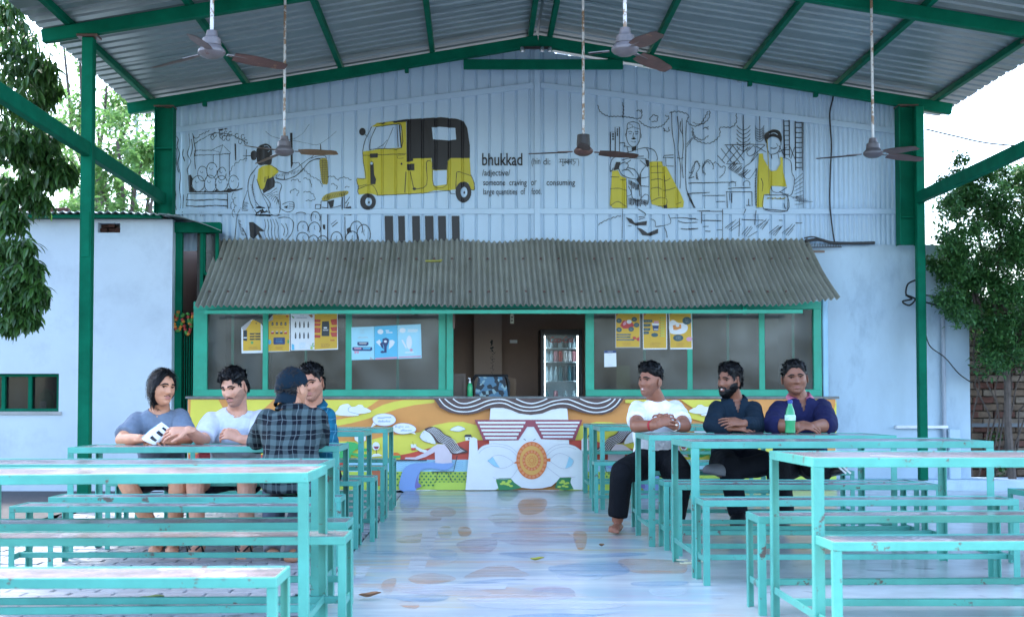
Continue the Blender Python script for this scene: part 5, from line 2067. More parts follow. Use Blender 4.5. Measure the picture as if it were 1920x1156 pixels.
fan(397, 97, 7.3, "ceiling fan with pale motor and brown blade at upper left", (28, 150, 268), (M_FANW, M_RUST, M_RODW))
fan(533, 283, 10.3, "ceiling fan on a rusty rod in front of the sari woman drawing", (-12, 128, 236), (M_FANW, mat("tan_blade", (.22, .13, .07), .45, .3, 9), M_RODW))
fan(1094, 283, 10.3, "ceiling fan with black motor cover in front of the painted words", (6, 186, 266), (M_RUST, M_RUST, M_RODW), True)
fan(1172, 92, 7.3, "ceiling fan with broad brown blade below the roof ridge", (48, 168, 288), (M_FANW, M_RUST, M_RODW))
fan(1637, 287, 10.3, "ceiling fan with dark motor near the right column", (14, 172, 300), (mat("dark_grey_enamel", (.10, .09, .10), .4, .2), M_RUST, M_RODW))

# ------------------------------------------------------------------ inside the kiosk
YI = 14.1
fx0, fx1, fz1 = PX(1013, YI), PX(1092, YI), PZ(617, YI)
fr = thing("drinks_fridge", "tall black drinks fridge with glass door inside the kiosk", "fridge", ((fx0 + fx1) / 2, YI, 0))
b = MB()
b.box(fx0, fx0 + .04, YI, YI + .5, 0.02, fz1, 0, .004)
b.box(fx1 - .04, fx1, YI, YI + .5, 0.02, fz1, 0, .004)
b.box(fx0 + .04, fx1 - .04, YI, YI + .5, fz1 - .05, fz1, 0, .004)
b.box(fx0 + .04, fx1 - .04, YI, YI + .5, 0.02, .35, 0, .004)
b.build("cabinet", M_BLACK, fr)
b = MB()
b.box(fx0 + .041, fx1 - .041, YI + .42, YI + .44, .36, fz1 - .051)
b.build("back_panel", mat("fridge_inside", (.62, .72, .78), .5), fr)
b = MB()
for x in (fx0 + .042, fx1 - .056):
    b.box(x, x + .014, YI + .02, YI + .034, .40, fz1 - .07)
le = bpy.data.materials.new("fridge_light_strip")
le.use_nodes = True
le.node_tree.nodes["Principled BSDF"].inputs["Emission Color"].default_value = (.8, .9, 1, 1)
le.node_tree.nodes["Principled BSDF"].inputs["Emission Strength"].default_value = 3
b.build("light_strip", le, fr)
for py_ in (652, 678, 714, 750):
    b = MB()
    z = PZ(py_, YI)
    b.box(fx0 + .042, fx1 - .042, YI + .04, YI + .42, z - .006, z + .006)
    b.build("shelf", mat("shelf_white", (.6, .7, .75), .4), fr)
d = MB()
d.box(fx0 + .005, fx0 + .045, YI - .03, YI - .002, .3, fz1 - .03, 0, .004)
d.box(fx1 - .045, fx1 - .005, YI - .03, YI - .002, .3, fz1 - .03, 0, .004)
d.box(fx0 + .045, fx1 - .045, YI - .03, YI - .002, fz1 - .06, fz1 - .03)
dr = d.build("door", M_BLACK, fr)
b = MB()
b.box(fx0 + .045, fx1 - .045, YI - .02, YI - .015, .35, fz1 - .06)
b.build("door_glass", M_GLASS, dr)
b = MB()
b.tube([(fx1 - .01, YI - .055, PZ(738, YI)), (fx1 - .01, YI - .055, PZ(700, YI))], .012, 8)
b.build("handle", M_DARK, dr, True)
Q = Paint(lambda x, y, l: P(x, y, YI) + Vector((0, -.021 - l, 0)))
Q.lift = .001
mred = mat("script_red", (.42, .03, .03), .4)
Q.text("Coca-Cola", 1031, 642, 16, 0, .008, 1075, .35)
Q.build("script_sign", [mred], dr)
GD = "drinks on the fridge shelves"
dm = [mat("can_red", (.5, .03, .03), .3), mat("can_white", (.7, .7, .72), .3), mat("bottle_teal", (.03, .16, .20), .25), mat("bottle_clear", (.4, .55, .62), .2), mat("can_dark", (.03, .05, .07), .3), mat("can_pink", (.5, .22, .26), .3)]
for row, (py_, kinds, hh) in enumerate(((678, (3, 3, 5, 0, 1, 1, 5), .12), (714, (3, 3, 3, 2, 4, 2, 4), .16), (652, (3, 3, 4, 3, 4, 3, 3), .1), (750, (2, 6, 3, 3), .1))):
    z = PZ(py_, YI) + .006
    for i, k in enumerate(kinds):
        x = fx0 + .08 + (fx1 - fx0 - .16) * i / (len(kinds) - 1)
        b = MB()
        r = .024
        if k in (2, 3):
            b.lathe([(r, 0), (r, hh * .6), (r * .45, hh * .82), (r * .45, hh)], (x, YI + .14, z), 12)
        else:
            b.lathe([(r * .9, 0), (r, .008), (r, hh * .9), (r * .85, hh)], (x, YI + .14, z), 12)
        kk = min(k, 5)
        tag(b.build("drink_bottle" if k in (2, 3) else "drink_can", dm[kk], None, True),
            "%s, %s from the left on the fridge's %s shelf" % (("red can", "white can", "dark teal bottle", "clear pale bottle", "black can", "pink can", "pink can")[k],
            ("first", "second", "third", "fourth", "fifth", "sixth", "seventh")[i], ("second", "third", "top", "lowest visible")[row]), "drink", GD)
# chair with patterned back, boxes, bottle, bulb holder, frame
pm = bpy.data.materials.new("blue_black_print")
pm.use_nodes = True
vo = pm.node_tree.nodes.new("ShaderNodeTexVoronoi")
vo.inputs["Scale"].default_value = 26
cr = pm.node_tree.nodes.new("ShaderNodeValToRGB")
cr.color_ramp.interpolation = 'CONSTANT'
cr.color_ramp.elements[0].color = (.015, .03, .05, 1)
cr.color_ramp.elements[1].position = .45
cr.color_ramp.elements[1].color = (.10, .26, .42, 1)
e = cr.color_ramp.elements.new(.75)
e.color = (.35, .55, .62, 1)
tcn = pm.node_tree.nodes.new("ShaderNodeTexCoord")
pm.node_tree.links.new(tcn.outputs["Object"], vo.inputs[0])
pm.node_tree.links.new(vo.outputs["Color"], cr.inputs[0])
pm.node_tree.links.new(cr.outputs[0], pm.node_tree.nodes["Principled BSDF"].inputs["Base Color"])
Y = 13.5
x0, x1, z1 = PX(890, Y), PX(953, Y), PZ(706, Y)
ch = thing("armchair", "armchair with blue and black printed back inside the kiosk opening", "chair", ((x0 + x1) / 2, Y, 0))
b = MB()
rows = []
for i in range(7):
    z = .42 + (z1 - .42) * i / 6
    ins = 0 if i < 5 else (.012, .04)[i - 5]
    rows.append([(x0 + ins + (x1 - x0 - 2 * ins) * k / 6, Y + .02 * math.cos((k - 3) / 3 * 1.3) - .03 * (i / 6) * 0, z) for k in range(7)])
b.grid(rows)
b.grid([[(p[0], p[1] + .09, p[2]) for p in r_] for r_ in rows[::-1]])
b.grid([rows[-1], [(p[0], p[1] + .09, p[2]) for p in rows[-1]]])
b.build("backrest", pm, ch, True)
b = MB()
b.box(x0 - .02, x1 + .02, Y + .08, Y + .55, .32, .46, 0, .02)
b.build("seat", pm, ch)
for sx in (x0 - .035, x1 + .012):
    b = MB()
    b.tube([(sx, Y + .05, .02), (sx, Y + .05, .3), (sx + (.01 if sx < x0 else -.01), Y + .06, z1 - .05), ((x0 + x1) / 2 + (sx - (x0 + x1) / 2) * .8, Y + .06, z1 + .012)], .016, 8)
    b.build("arm_frame", M_DARK, ch, True)
b = MB()
b.tube([(x0, Y + .06, z1 + .012), (x1, Y + .06, z1 + .012)], .016, 8)
b.build("top_frame", M_DARK, ch, True)
b = MB()
b.box(PX(950, 13.8), PX(968, 13.8), 13.8, 14.1, .3, PZ(708, 13.8), 0, .004)
tag(b.build("cardboard_box", mat("cardboard", (.22, .14, .09), .8)), "plain brown box standing right of the printed chair", "box")
dk = MB()
x0, x1, z1 = PX(848, 13.3), PX(873, 13.3), PZ(700, 13.3)
dk.box(x0, x1, 13.3, 13.34, z1 - .03, z1)
dk.box(x1 - .025, x1, 13.3, 13.34, .5, z1 - .03)
dk.box(x0, x0 + .02, 13.3, 13.34, .5, z1 - .03)
dk.box(x0 + .02, x1 - .025, 13.315, 13.33, .5, z1 - .03)
tag(dk.build("wooden_board", mat("board_brown", (.16, .12, .10), .7)), "dark framed board standing just inside the kiosk opening at left", "board")
c = P(881, 743, 12.95)
c.z = KZ + .024
bt = thing("pump_bottle", "green pump bottle with white cap on the kiosk counter", "bottle", c)
b = MB()
b.lathe([(.026, 0), (.028, .006), (.028, .10), (.02, .125), (.011, .135)], c, 16)
b.build("bottle_body", mat("green_plastic", (.03, .40, .16), .3), bt, True)
b = MB()
b.lathe([(.012, .135), (.012, .155), (.005, .157), (.005, .18)], c, 12)
b.box(c.x - .018, c.x + .006, c.y - .006, c.y + .006, c.z + .178, c.z + .188)
b.build("pump_cap", M_WHITE, bt)
c = P(960, 590, 13.2)
ho = thing("bulb_holder", "pale hanging switch box on a cord in the kiosk opening", "switch", c)
b = MB()
b.tube([(c.x, c.y, 2.42), (c.x, c.y, c.z)], .005, 6)
b.build("cord", M_RODW, ho)
b = MB()
b.box(c.x - .019, c.x + .019, c.y - .012, c.y + .012, c.z - .09, c.z + .01, 0, .004)
sw = b.build("switch_box", mat("cream_plastic", (.50, .48, .36), .5), ho)
for dz in (-.025, -.06):
    b = MB()
    b.box(c.x - .008, c.x + .008, c.y - .017, c.y - .0121, c.z + dz - .01, c.z + dz + .01)
    b.build("socket", M_DARK, sw)
c = P(923, 690, 14.575)
b = MB()
for k in range(26):
    t = k / 25
    y = 640 + t * 62
    x = 923 + math.sin(k * 2.1) * (1 + 5 * math.sin(math.pi * t))
    p, q = P(923 + random.uniform(-1, 1), y, 14.573), P(x + random.uniform(-2, 2), y - random.uniform(-4, 6), 14.573)
    b.bar(p, q, .004 if t > .25 else .02 * (1 - abs(t - .12) * 4) + .006, .003, 0, (0, 1, 0))
tag(b.build("wall_sketch", M_BLACK), "small dark vertical sketch on the pale pillar inside the kiosk", "drawing")
c = P(772, 520, 12)
b = MB()
p = P(771, 519, 14.78)
b.box(PX(766, 14.78), PX(780, 14.78), 14.76, 14.795, PZ(643, 14.78), PZ(637, 14.78))
o = b.build("wall_socket", M_WHITE)
tag(o, "small white socket on the kiosk's back wall", "socket")
b = MB()
p = P(964, 640, 14.78)
o.location.x = PX(963, 14.78) - PX(773, 14.78)

# ------------------------------------------------------------------ lamp pair and cables on the walls
c = P(1005, 90, YR - .08)
fl_ = thing("twin_floodlight", "small twin floodlight under the roof apex", "lamp", c)
b = MB()
b.box(c.x - .16, c.x + .16, c.y - .012, c.y + .012, c.z - .012, c.z + .012)
b.build("bar", M_DARK, fl_)
for dx in (-.14, .06, .14):
    b = MB()
    b.lathe([(.022, -.04), (.028, -.02), (.018, .012)], (c.x + dx, c.y - .02, c.z - .01), 12)
    b.build("lamp_head", mat("chrome_reflector", (.7, .72, .75), .15, .02, metal=.9), fl_, True)
for px_, py_ in ((640, 148), (1387, 150)):
    c = P(px_, py_, YG - .05)
    b = MB()
    b.lathe([(.012, -.03), (.03, -.02), (.022, .02), (.01, .03)], c, 12)
    o = b.build("bulb", mat("chrome_reflector", (.7, .7, .7)), None, True)
    tag(o, "small chrome bulb on the %s slope of the gable wall top" % ("left" if px_ < 900 else "right"), "bulb")


def cable(pts, r, label, Y):
    b = MB()
    b.tube([P(x, y, Y + (pts[0] is None)) for x, y in smooth(pts, 5)], r, 6)
    return tag(b.build("cable", M_RUBBER, None, True), label, "cable", "black cables on the walls")


cable([(1560, 170), (1562, 182), (1556, 210), (1557, 240), (1559, 275), (1557, 320), (1556, 380), (1561, 430), (1565, 455)], .008, "thick black cable running down the gable wall on the right", YG - .045)
cable([(1510, 452), (1535, 449), (1560, 455), (1600, 456), (1640, 455)], .016, "black cable bundle lying along the top of the right wall", 13.1)
cable([(1508, 446), (1525, 444), (1545, 450), (1565, 456)], .007, "thin black cable arching over the awning's right end", 13.1)
cable([(1716, 525), (1702, 533), (1699, 552), (1710, 560), (1692, 565), (1705, 572), (1716, 560), (1698, 553), (1735, 566), (1768, 575), (1795, 582), (1830, 600), (1878, 668)], .009, "looped black cable bunched behind the right column", 13.05)
cable([(1736, 628), (1745, 650), (1772, 670), (1798, 700), (1822, 717)], .006, "thin cable sagging across the right wall below the loops", 13.05)
cable([(1735, 553), (1750, 556), (1757, 565), (1748, 572)], .008, "short curl of cable right of the green column", 13.08)
for k in range(20):
    pass
g = MB()
for k in range(22):
    x = 1512 + k * 3.0
    p, q = P(x, 457, 13.08), P(x, 464, 13.08)
    g.bar(p, q, .006, .006)
g.bar(P(1510, 464, 13.08), P(1578, 463, 13.08), .01, .01)
tag(g.build("iron_grille", M_RUBBER), "low black iron grille strip at the awning's upper right corner", "grille")
cable([(1735, 242), (1790, 255), (1850, 268), (1925, 275)], .010, "overhead black wire crossing the bright sky at right", 15.5)

# ------------------------------------------------------------------ small things lying about
def bottle(c):
    t = thing("soda_bottle", "green plastic soda bottle with blue cap on the table before the navy shirted man", "bottle", c)
    b = MB()
    b.lathe([(.020, 0), (.031, .006), (.033, .02), (.031, .05), (.033, .075), (.033, .11), (.026, .15), (.014, .18), (.013, .195)], c, 20)
    b.build("bottle_body", mat("clear_green_plastic", (.01, .30, .11), .12, .1, coat=.5), t, True)
    b = MB()
    b.lathe([(.0342, .085), (.0344, .087), (.0344, .118), (.0325, .12)], c, 20)
    b.build("bottle_label", mat("bottle_label", (.45, .75, .62), .4, .3, 30), t, True)
    b = MB()
    b.lathe([(.016, .193), (.0165, .196), (.0165, .212), (.012, .216)], c, 14)
    b.build("bottle_cap", mat("blue_cap", (.01, .05, .26), .35), t, True)


bottle(Vector((xl(1481, 8.2), 8.2, .671)))
c = P(1415, 801, 8.15)
b = MB()
c.z = .672
b.box(c.x - .05, c.x + .05, c.y - .03, c.y + .03, c.z, c.z + .009, 0, .003)
tag(b.build("phone", M_BLACK), "black phone lying on the table beside the bearded man's hands", "phone")


def leaf_piece(x, y, s, a, col, label):
    b = MB()
    n_ = 6
    rows = []
    for i in range(n_ + 1):
        t = i / n_
        w_ = s * .28 * math.sin(math.pi * min(1, t * .95 + .03)) ** .8
        h = .012 + .03 * s / .1 * abs(t - .4)
        rows.append([(x + (t - .5) * s * math.cos(a) - k * w_ * math.sin(a), y + (t - .5) * s * math.sin(a) + k * w_ * math.cos(a), h + .5 * w_ * abs(k)) for k in (-1, 0, 1)])
    b.grid(rows)
    b.grid([[(p[0], p[1], p[2] - .0015) for p in r_] for r_ in rows[::-1]])
    tag(b.build("fallen_leaf", mat(*col), None, True), label, "leaf", "fallen leaves on the floor")


YL, BRN = ("yellow_leaf", (.42, .40, .05), .6, .3, 30), ("brown_leaf", (.22, .11, .05), .7, .3, 30)
leaf_piece(xl(695, 5.67), 5.67, .10, .3, BRN, "brown curled leaf on the aisle beside the left benches")
leaf_piece(xl(1455, 6.1), 6.1, .09, 1.0, YL, "yellow green leaf on the floor under the right tables")
leaf_piece(xl(1478, 6.15), 6.15, .06, 2.6, BRN, "small brown leaf next to the yellow leaf on the right")
leaf_piece(xl(1000, 7.45), 7.0, .08, .2, YL, "pale yellow leaf near the middle of the aisle")
leaf_piece(xl(218, 5.0), 5.55, .12, .1, ("green_leaf", (.10, .20, .03), .6, .3, 30), "green yellow leaf on the pavers under the left benches")
leaf_piece(xl(1130, 7.6), 7.7, .06, 1.4, BRN, "tiny brown leaf in the aisle near the man's bare foot")
b = MB()
for k in range(5):
    x, y = xl(1300, 6.9) + random.uniform(-.06, .06), 6.95 + random.uniform(-.05, .05)
    b.box(x - .03, x + .03, y - .02, y + .02, .002 + k * .004, .006 + k * .004, 0, 0)
tag(b.build("paper_scrap", [mat("paper_scrap", (.62, .62, .45), .6, .3, 20)]), "crumpled pale paper scraps on the floor under the second right table", "litter")
b = MB()
c = Vector((xl(1566, 8.9), 8.9, .405))
bm = bmesh.new()
bmesh.ops.create_icosphere(bm, subdivisions=3, radius=.09)
for v in bm.verts:
    nn = mnoise.noise(v.co * 9) * .02
    v.co = Vector((v.co.x * 1.0, v.co.y * .6, max(v.co.z * .75, -.06))) + v.co.normalized() * nn + c + Vector((0, 0, .06))
b.addbm(bm)
tag(b.build("pink_cloth_bag", mat("pink_cloth", (.55, .08, .14), .7, .1), None, True), "small pink cloth bag on the bench beside the navy shirted man", "bag")
b = MB()
c = Vector((xl(388, 8.9), 9.0, .0))
b.box(c.x - .07, c.x + .07, c.y - .1, c.y + .1, .404, .53, 0, .02)
b2 = b.build("red_check_bag", mat("red_check", (.35, .03, .04), .7, .4, 60), None)
tag(b2, "dark red checked bag glimpsed under the young men's table", "bag")
put(protoB, xl(300, 8.9) - .3, 8.88, "bench behind the young men carrying the red checked bag")
c = Vector((xl(148, 9.0), 8.9, 0))
b = MB()
rows = []
for i in range(8):
    t = i / 7
    w_ = .045 * (.75 + .4 * math.sin(math.pi * t))
    h = .035 + .06 * (t < .6) * math.sin(math.pi * min(1, t / .6)) + .01
    rows.append([(c.x - .13 + .26 * t, c.y + w_ * math.cos(k * math.pi / 6), h * math.sin(k * math.pi / 6) + .005) for k in range(7)])
b.grid(rows)
tag(b.build("black_shoe", M_BLACK, None, True), "single black shoe lying on the ground behind the left tables", "shoe")
# plastic can in the white building's window
c = P(86, 768, 12.96)
c.z = WZ0 + .005
jc = thing("jerrycan", "green plastic jerrycan with pale label behind the small dark window", "jerrycan", c)
b = MB()
b.lathe([(.075, 0), (.085, .01), (.085, .13), (.06, .18), (.028, .2), (.026, .225)], c, 16, 0, 1, .6)
b.build("can_body", mat("green_plastic", (.03, .40, .16)), jc, True)
b = MB()
b.box(c.x - .045, c.x + .02, c.y - .053, c.y - .0515, c.z + .02, c.z + .1)
b.build("can_label", M_WHITE, jc)
b = MB()
b.tube([c + Vector((.03, 0, .2)), c + Vector((.075, 0, .2)), c + Vector((.09, 0, .15)), c + Vector((.085, 0, .11))], .011, 8)
b.build("can_handle", mat("green_plastic", (.03, .40, .16)), jc, True)
# ------------------------------------------------------------------ trees
def leaf_mesh(name, ln, wd, m, n=4, droop=.25):
    b = MB()
    rows = []
    for i in range(n + 1):
        t = i / n
        w_ = wd * (math.sin(math.pi * min(1, .04 + t * .94)) ** .75) / 2
        z = -droop * ln * t * t
        rows.append([(-w_, ln * t, z + w_ * .35), (0, ln * t, z), (w_, ln * t, z + w_ * .35)])
    b.grid(rows)
    me = bpy.data.meshes.new(name)
    me.from_pydata(b.v, [], b.f)
    me.materials.append(m)
    return me, b


def branch(b, p0, p1, r0, r1, wob=.1, n=5):
    p0, p1 = Vector(p0), Vector(p1)
    pts = [p0.lerp(p1, i / n) + Vector((random.uniform(-1, 1), random.uniform(-1, 1), random.uniform(-.5, .5))) * wob * math.sin(math.pi * i / n) for i in range(n + 1)]
    b.tube(pts, [r0 + (r1 - r0) * i / n for i in range(n + 1)], 8)
    return pts


def leafcloud(clusters, ln, wd, m, name, parent, per, spread, nobj=0, droop=.3, whorl=True, nleaf=3):
    """clusters: centre, radius. Leaves hang in whorls as on a mango tree"""
    me, lb = leaf_mesh("leaf", ln, wd, m, nleaf, droop)
    V = [np.array(lb.v)]
    base = V[0]
    allv, allf = [], []
    cnt = 0
    fs = np.array(lb.f)
    mats_ = []
    for c, r in clusters:
        for k in range(per):
            d = Vector((random.gauss(0, 1), random.gauss(0, 1), random.gauss(0, 1))).normalized()
            q = c + Vector((d.x * r, d.y * r, d.z * r * .8)) * random.random() ** .45
            az = random.uniform(0, 2 * math.pi)
            nw = random.randint(5, 8) if whorl else 2
            for j in range(nw):
                a = az + j * 2 * math.pi / nw + random.uniform(-.3, .3)
                tilt = random.uniform(-1.25, -.2) if whorl else random.uniform(-1, .6)
                s = random.uniform(.6, 1.15)
                mt = Matrix.Translation(q + Vector((random.uniform(-1, 1), random.uniform(-1, 1), random.uniform(-1, 1))) * spread) @ Matrix.Rotation(a, 4, 'Z') @ Matrix.Rotation(tilt, 4, 'X') @ Matrix.Rotation(random.uniform(-.6, .6), 4, 'Y') @ Matrix.Diagonal((s, s, s, 1))
                mats_.append(mt)
    random.shuffle(mats_)
    # the leaves that show largest stand as objects of their own
    if nobj:
        def seen(mt):
            p = mt.translation
            X = 895 + 2400 * p.x / p.y
            Yp = 757 - 2400 * (p.z - CAMZ) / p.y
            return (0 if -5 < X < 1925 and -5 < Yp < 1100 else 1, p.y)
        mats_.sort(key=seen)
        for mt in mats_[:nobj]:
            o = link("leaf", me, parent)
            o.matrix_parent_inverse = Matrix.Translation(parent.location).inverted()
            o.matrix_basis = mt
        mats_ = mats_[nobj:]
    for mt in mats_:
        A = np.array(mt)
        allv.append(base @ A[:3, :3].T + A[:3, 3])
        allf.append(fs + cnt * len(base))
        cnt += 1
    if not cnt:
        return
    vv, ff = np.concatenate(allv), np.concatenate(allf)
    me2 = bpy.data.meshes.new(name)
    me2.from_pydata(vv.tolist(), [], ff.tolist())
    me2.materials.append(m)
    stuff(link(name, me2, parent))


# mango tree at the left edge
mt_ = thing("mango_tree", "dark leafy mango tree leaning into the left edge of the picture", "tree", (-5.1, 10.6, 0))
b = MB()
branch(b, (-5.1, 10.6, -.05), (-4.9, 10.5, 2.3), .17, .12, .05)
p1 = branch(b, (-4.9, 10.5, 2.3), (-4.6, 10.2, 4.6), .11, .05)
p2 = branch(b, (-4.9, 10.5, 2.2), (-4.15, 10.3, 1.95), .05, .02)
p3 = branch(b, (-4.85, 10.5, 2.5), (-3.95, 10.4, 3.0), .06, .02)
branch(b, (-4.7, 10.3, 3.6), (-3.95, 10.5, 3.6), .04, .015)
b.build("trunk", M_BARK, mt_, True)
cl = []
for px_, py_, Y, r in ((5, 60, 10.6, .26), (45, 110, 10.5, .22), (75, 130, 10.6, .17), (20, 180, 10.4, .25), (60, 200, 10.7, .18), (88, 165, 10.8, .12), (-40, 120, 10.5, .35), (15, 10, 10.5, .2), (-20, 250, 10.3, .3), (20, 270, 10.3, .2), (60, 260, 10.4, .15),
                       (30, 330, 10.4, .22), (85, 300, 10.5, .14), (110, 322, 10.5, .11), (60, 350, 10.5, .14), (5, 370, 10.4, .22), (-40, 400, 10.4, .3), (90, 255, 10.8, .10), (20, 410, 10.3, .12), (128, 318, 10.6, .07), (75, 375, 10.5, .08),
                       (10, 470, 10.2, .18), (45, 465, 10.1, .12), (30, 510, 10.1, .16), (62, 505, 10.1, .10), (5, 550, 10.1, .17), (45, 560, 10.1, .14), (70, 545, 10.1, .08), (15, 595, 10.1, .12), (-35, 520, 10.2, .25), (55, 590, 10.1, .06)):
    cl.append((P(px_, py_, Y), r))
leafcloud(cl, .115, .034, M_MANGO, "crown", mt_, 36, .03, 300)

# pale trees far behind on the left
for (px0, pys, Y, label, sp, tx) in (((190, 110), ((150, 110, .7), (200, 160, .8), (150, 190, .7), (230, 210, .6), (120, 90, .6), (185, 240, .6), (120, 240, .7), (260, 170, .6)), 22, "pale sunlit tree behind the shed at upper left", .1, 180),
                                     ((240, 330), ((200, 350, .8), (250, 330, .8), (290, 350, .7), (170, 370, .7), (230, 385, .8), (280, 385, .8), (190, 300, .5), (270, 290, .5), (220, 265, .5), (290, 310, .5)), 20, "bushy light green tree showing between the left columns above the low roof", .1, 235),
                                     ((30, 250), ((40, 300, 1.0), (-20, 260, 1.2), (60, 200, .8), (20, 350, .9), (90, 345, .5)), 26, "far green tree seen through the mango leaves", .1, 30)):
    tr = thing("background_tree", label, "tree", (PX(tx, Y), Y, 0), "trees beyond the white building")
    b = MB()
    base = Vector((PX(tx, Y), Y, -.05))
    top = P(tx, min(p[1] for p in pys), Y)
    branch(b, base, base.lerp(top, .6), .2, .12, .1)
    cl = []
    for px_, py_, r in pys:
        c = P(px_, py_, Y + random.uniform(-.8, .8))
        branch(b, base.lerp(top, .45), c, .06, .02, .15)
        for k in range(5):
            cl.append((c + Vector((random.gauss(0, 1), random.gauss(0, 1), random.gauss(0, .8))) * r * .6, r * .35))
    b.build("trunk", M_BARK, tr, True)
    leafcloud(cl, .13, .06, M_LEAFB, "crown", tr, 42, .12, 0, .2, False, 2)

# dark small leaved tree at the right edge
tr = thing("dark_tree", "dense dark small leaved tree before the brick wall at right", "tree", (5.35, 13.0, 0))
b = MB()
branch(b, (5.45, 13.05, -.05), (5.38, 13.0, 1.2), .045, .035, .04)
for q in ((5.0, 12.9, 2.0), (5.6, 13.0, 2.2), (5.3, 12.9, 2.6), (4.9, 12.9, 2.4), (5.1, 13.0, 2.9)):
    branch(b, (5.38, 13.0, 1.15), q, .035, .012, .08)
for k in range(9):
    x = 5.2 + .055 * k
    branch(b, (x, 13.45, .0 + .1 * (k % 3)), (x - .1 + .04 * k, 13.05, 1.7), .011, .007, .1)
b.build("trunk", M_BARK, tr, True)
cl = []
for k in range(270):
    px_, py_ = random.uniform(1770, 1990), random.uniform(320, 690)
    lim = 1772 + max(0, (py_ - 570)) * .6 + max(0, 390 - py_) * .35
    if px_ < lim or (py_ > 610 and px_ < 1850):
        continue
    cl.append((P(px_, py_, random.uniform(12.55, 13.3)), random.uniform(.10, .19)))
for px_, py_ in ((1800, 300), (1795, 325), (1815, 330), (1850, 330), (1900, 340), (1760, 500), (1745, 490), (1775, 520), (1768, 560), (1790, 590), (1800, 400), (1880, 320), (1770, 340), (1830, 350), (1905, 600), (1870, 620), (1840, 600), (1780, 450), (1790, 480)):
    cl.append((P(px_, py_, 12.9), .09))
leafcloud(cl, .05, .026, M_LEAFR, "crown", tr, 95, .03, 0, .2, False, 2)

# small plants at the foot of the brick wall
for px_, py_, lab in ((1865, 815, "small green weed growing on the brick wall's rail"), (1872, 880, "leafy weed at the foot of the brick wall")):
    pl = thing("weed", lab, "plant", P(px_, py_ + 20, 13.45))
    leafcloud([(P(px_, py_, 13.45), .09)], .05, .03, M_LEAFR, "foliage", pl, 30, .02, 0, .2, False, 2)

# steel lattice mast and brick parapet behind the low roof
ms = thing("lattice_mast", "pale steel lattice mast behind the trees at left", "mast", (PX(270, 24), 24, 0))
b = MB()
x0, x1 = PX(245, 24), PX(298, 24)
zt = PZ(150, 24)
for x in (x0, x1):
    b.bar((x, 24, 0), (x + ((x0 + x1) / 2 - x) * .3, 24, zt), .05, .05)
for k in range(9):
    z = 3.2 + k * .5
    b.bar((x0, 24, z), (x1, 24, z + .5), .03, .03)
    b.bar((x1, 24.03, z), (x0, 24.03, z + .5), .03, .03)
    b.bar((x0, 24, z), (x1, 24, z), .03, .03)
b.build("mast_frame", mat("pale_galvanised", (.6, .64, .66), .5), ms)
b = MB()
x0, x1, z0, z1 = PX(20, 15.6), PX(133, 15.6), PZ(412, 15.6), PZ(391, 15.6)
b.box(x0, x1, 15.6, 15.9, 0, z1 - .05)
b.build("parapet_core", mat("dirty_mortar", (.16, .14, .12)), None)
o = bpy.data.objects["parapet_core"]
o.name = "brick_parapet"
tag(o, "low red brick parapet showing above the white building's roof", "parapet")
me = bpy.data.meshes.new("brick")
q = MB()
q.box(-.11, .11, -.05, .05, -.033, .033, 0, .006)
me.from_pydata(q.v, [], q.f)
me.materials.append(bpy.data.materials["old_red_brick"])
for r_ in range(4):
    for c_ in range(int((x1 - x0) / .23)):
        k = link("brick", me, o)
        k.location = (x0 + .12 + c_ * .23 + (r_ % 2) * .1, 15.59, z1 - .03 - r_ * .075)
        k.rotation_euler = (0, 0, random.uniform(-.05, .05))
# ------------------------------------------------------------------ people
def ring_solid(b, rings):
    """rings: list of lists of points, closed round, capped at both ends"""
    n = len(rings[0])
    vs = [p for r in rings for p in r]
    fs = []
    for i in range(len(rings) - 1):
        for k in range(n):
            k2 = (k + 1) % n
            fs.append((i * n + k, i * n + k2, (i + 1) * n + k2, (i + 1) * n + k))
    fs.append(tuple(range(n))[::-1])
    fs.append(tuple((len(rings) - 1) * n + k for k in range(n)))
    b.add(vs, fs)


def limb(b, pts, rs, n=14, cap0=True, cap1=True, flat=None):
    """tapering round limb with rounded ends; flat=(axis, factor) squashes it"""
    pts = [Vector(p) for p in pts]
    P2, R2 = [], []
    for i in range(len(pts) - 1):
        for k in range(4):
            t = k / 4
            P2.append(pts[i].lerp(pts[i + 1], t))
            R2.append(rs[i] + (rs[i + 1] - rs[i]) * t)
    P2.append(pts[-1])
    R2.append(rs[-1])
    d0, d1 = (P2[0] - P2[1]).normalized(), (P2[-1] - P2[-2]).normalized()
    if cap0:
        r = R2[0]
        P2 = [P2[0] + d0 * r * .97, P2[0] + d0 * r * .8, P2[0] + d0 * r * .45] + P2
        R2 = [r * .2, r * .6, r * .9] + R2
    if cap1:
        r = R2[-1]
        P2 += [P2[-1] + d1 * r * .45, P2[-1] + d1 * r * .8, P2[-1] + d1 * r * .97]
        R2 += [r * .9, r * .6, r * .2]
    rings = []
    prev = None
    for i, p in enumerate(P2):
        d = (P2[min(i + 1, len(P2) - 1)] - P2[max(i - 1, 0)]).normalized()
        a = prev if prev is not None else d.orthogonal().normalized()
        a = (a - d * a.dot(d)).normalized()
        prev = a
        c = d.cross(a)
        rg = []
        for k in range(n):
            t = 2 * math.pi * k / n
            o = (a * math.cos(t) + c * math.sin(t)) * R2[i]
            if flat:
                ax = flat[0]
                o = o - ax * o.dot(ax) * (1 - flat[1])
            rg.append(p + o)
        rings.append(rg)
    ring_solid(b, rings)


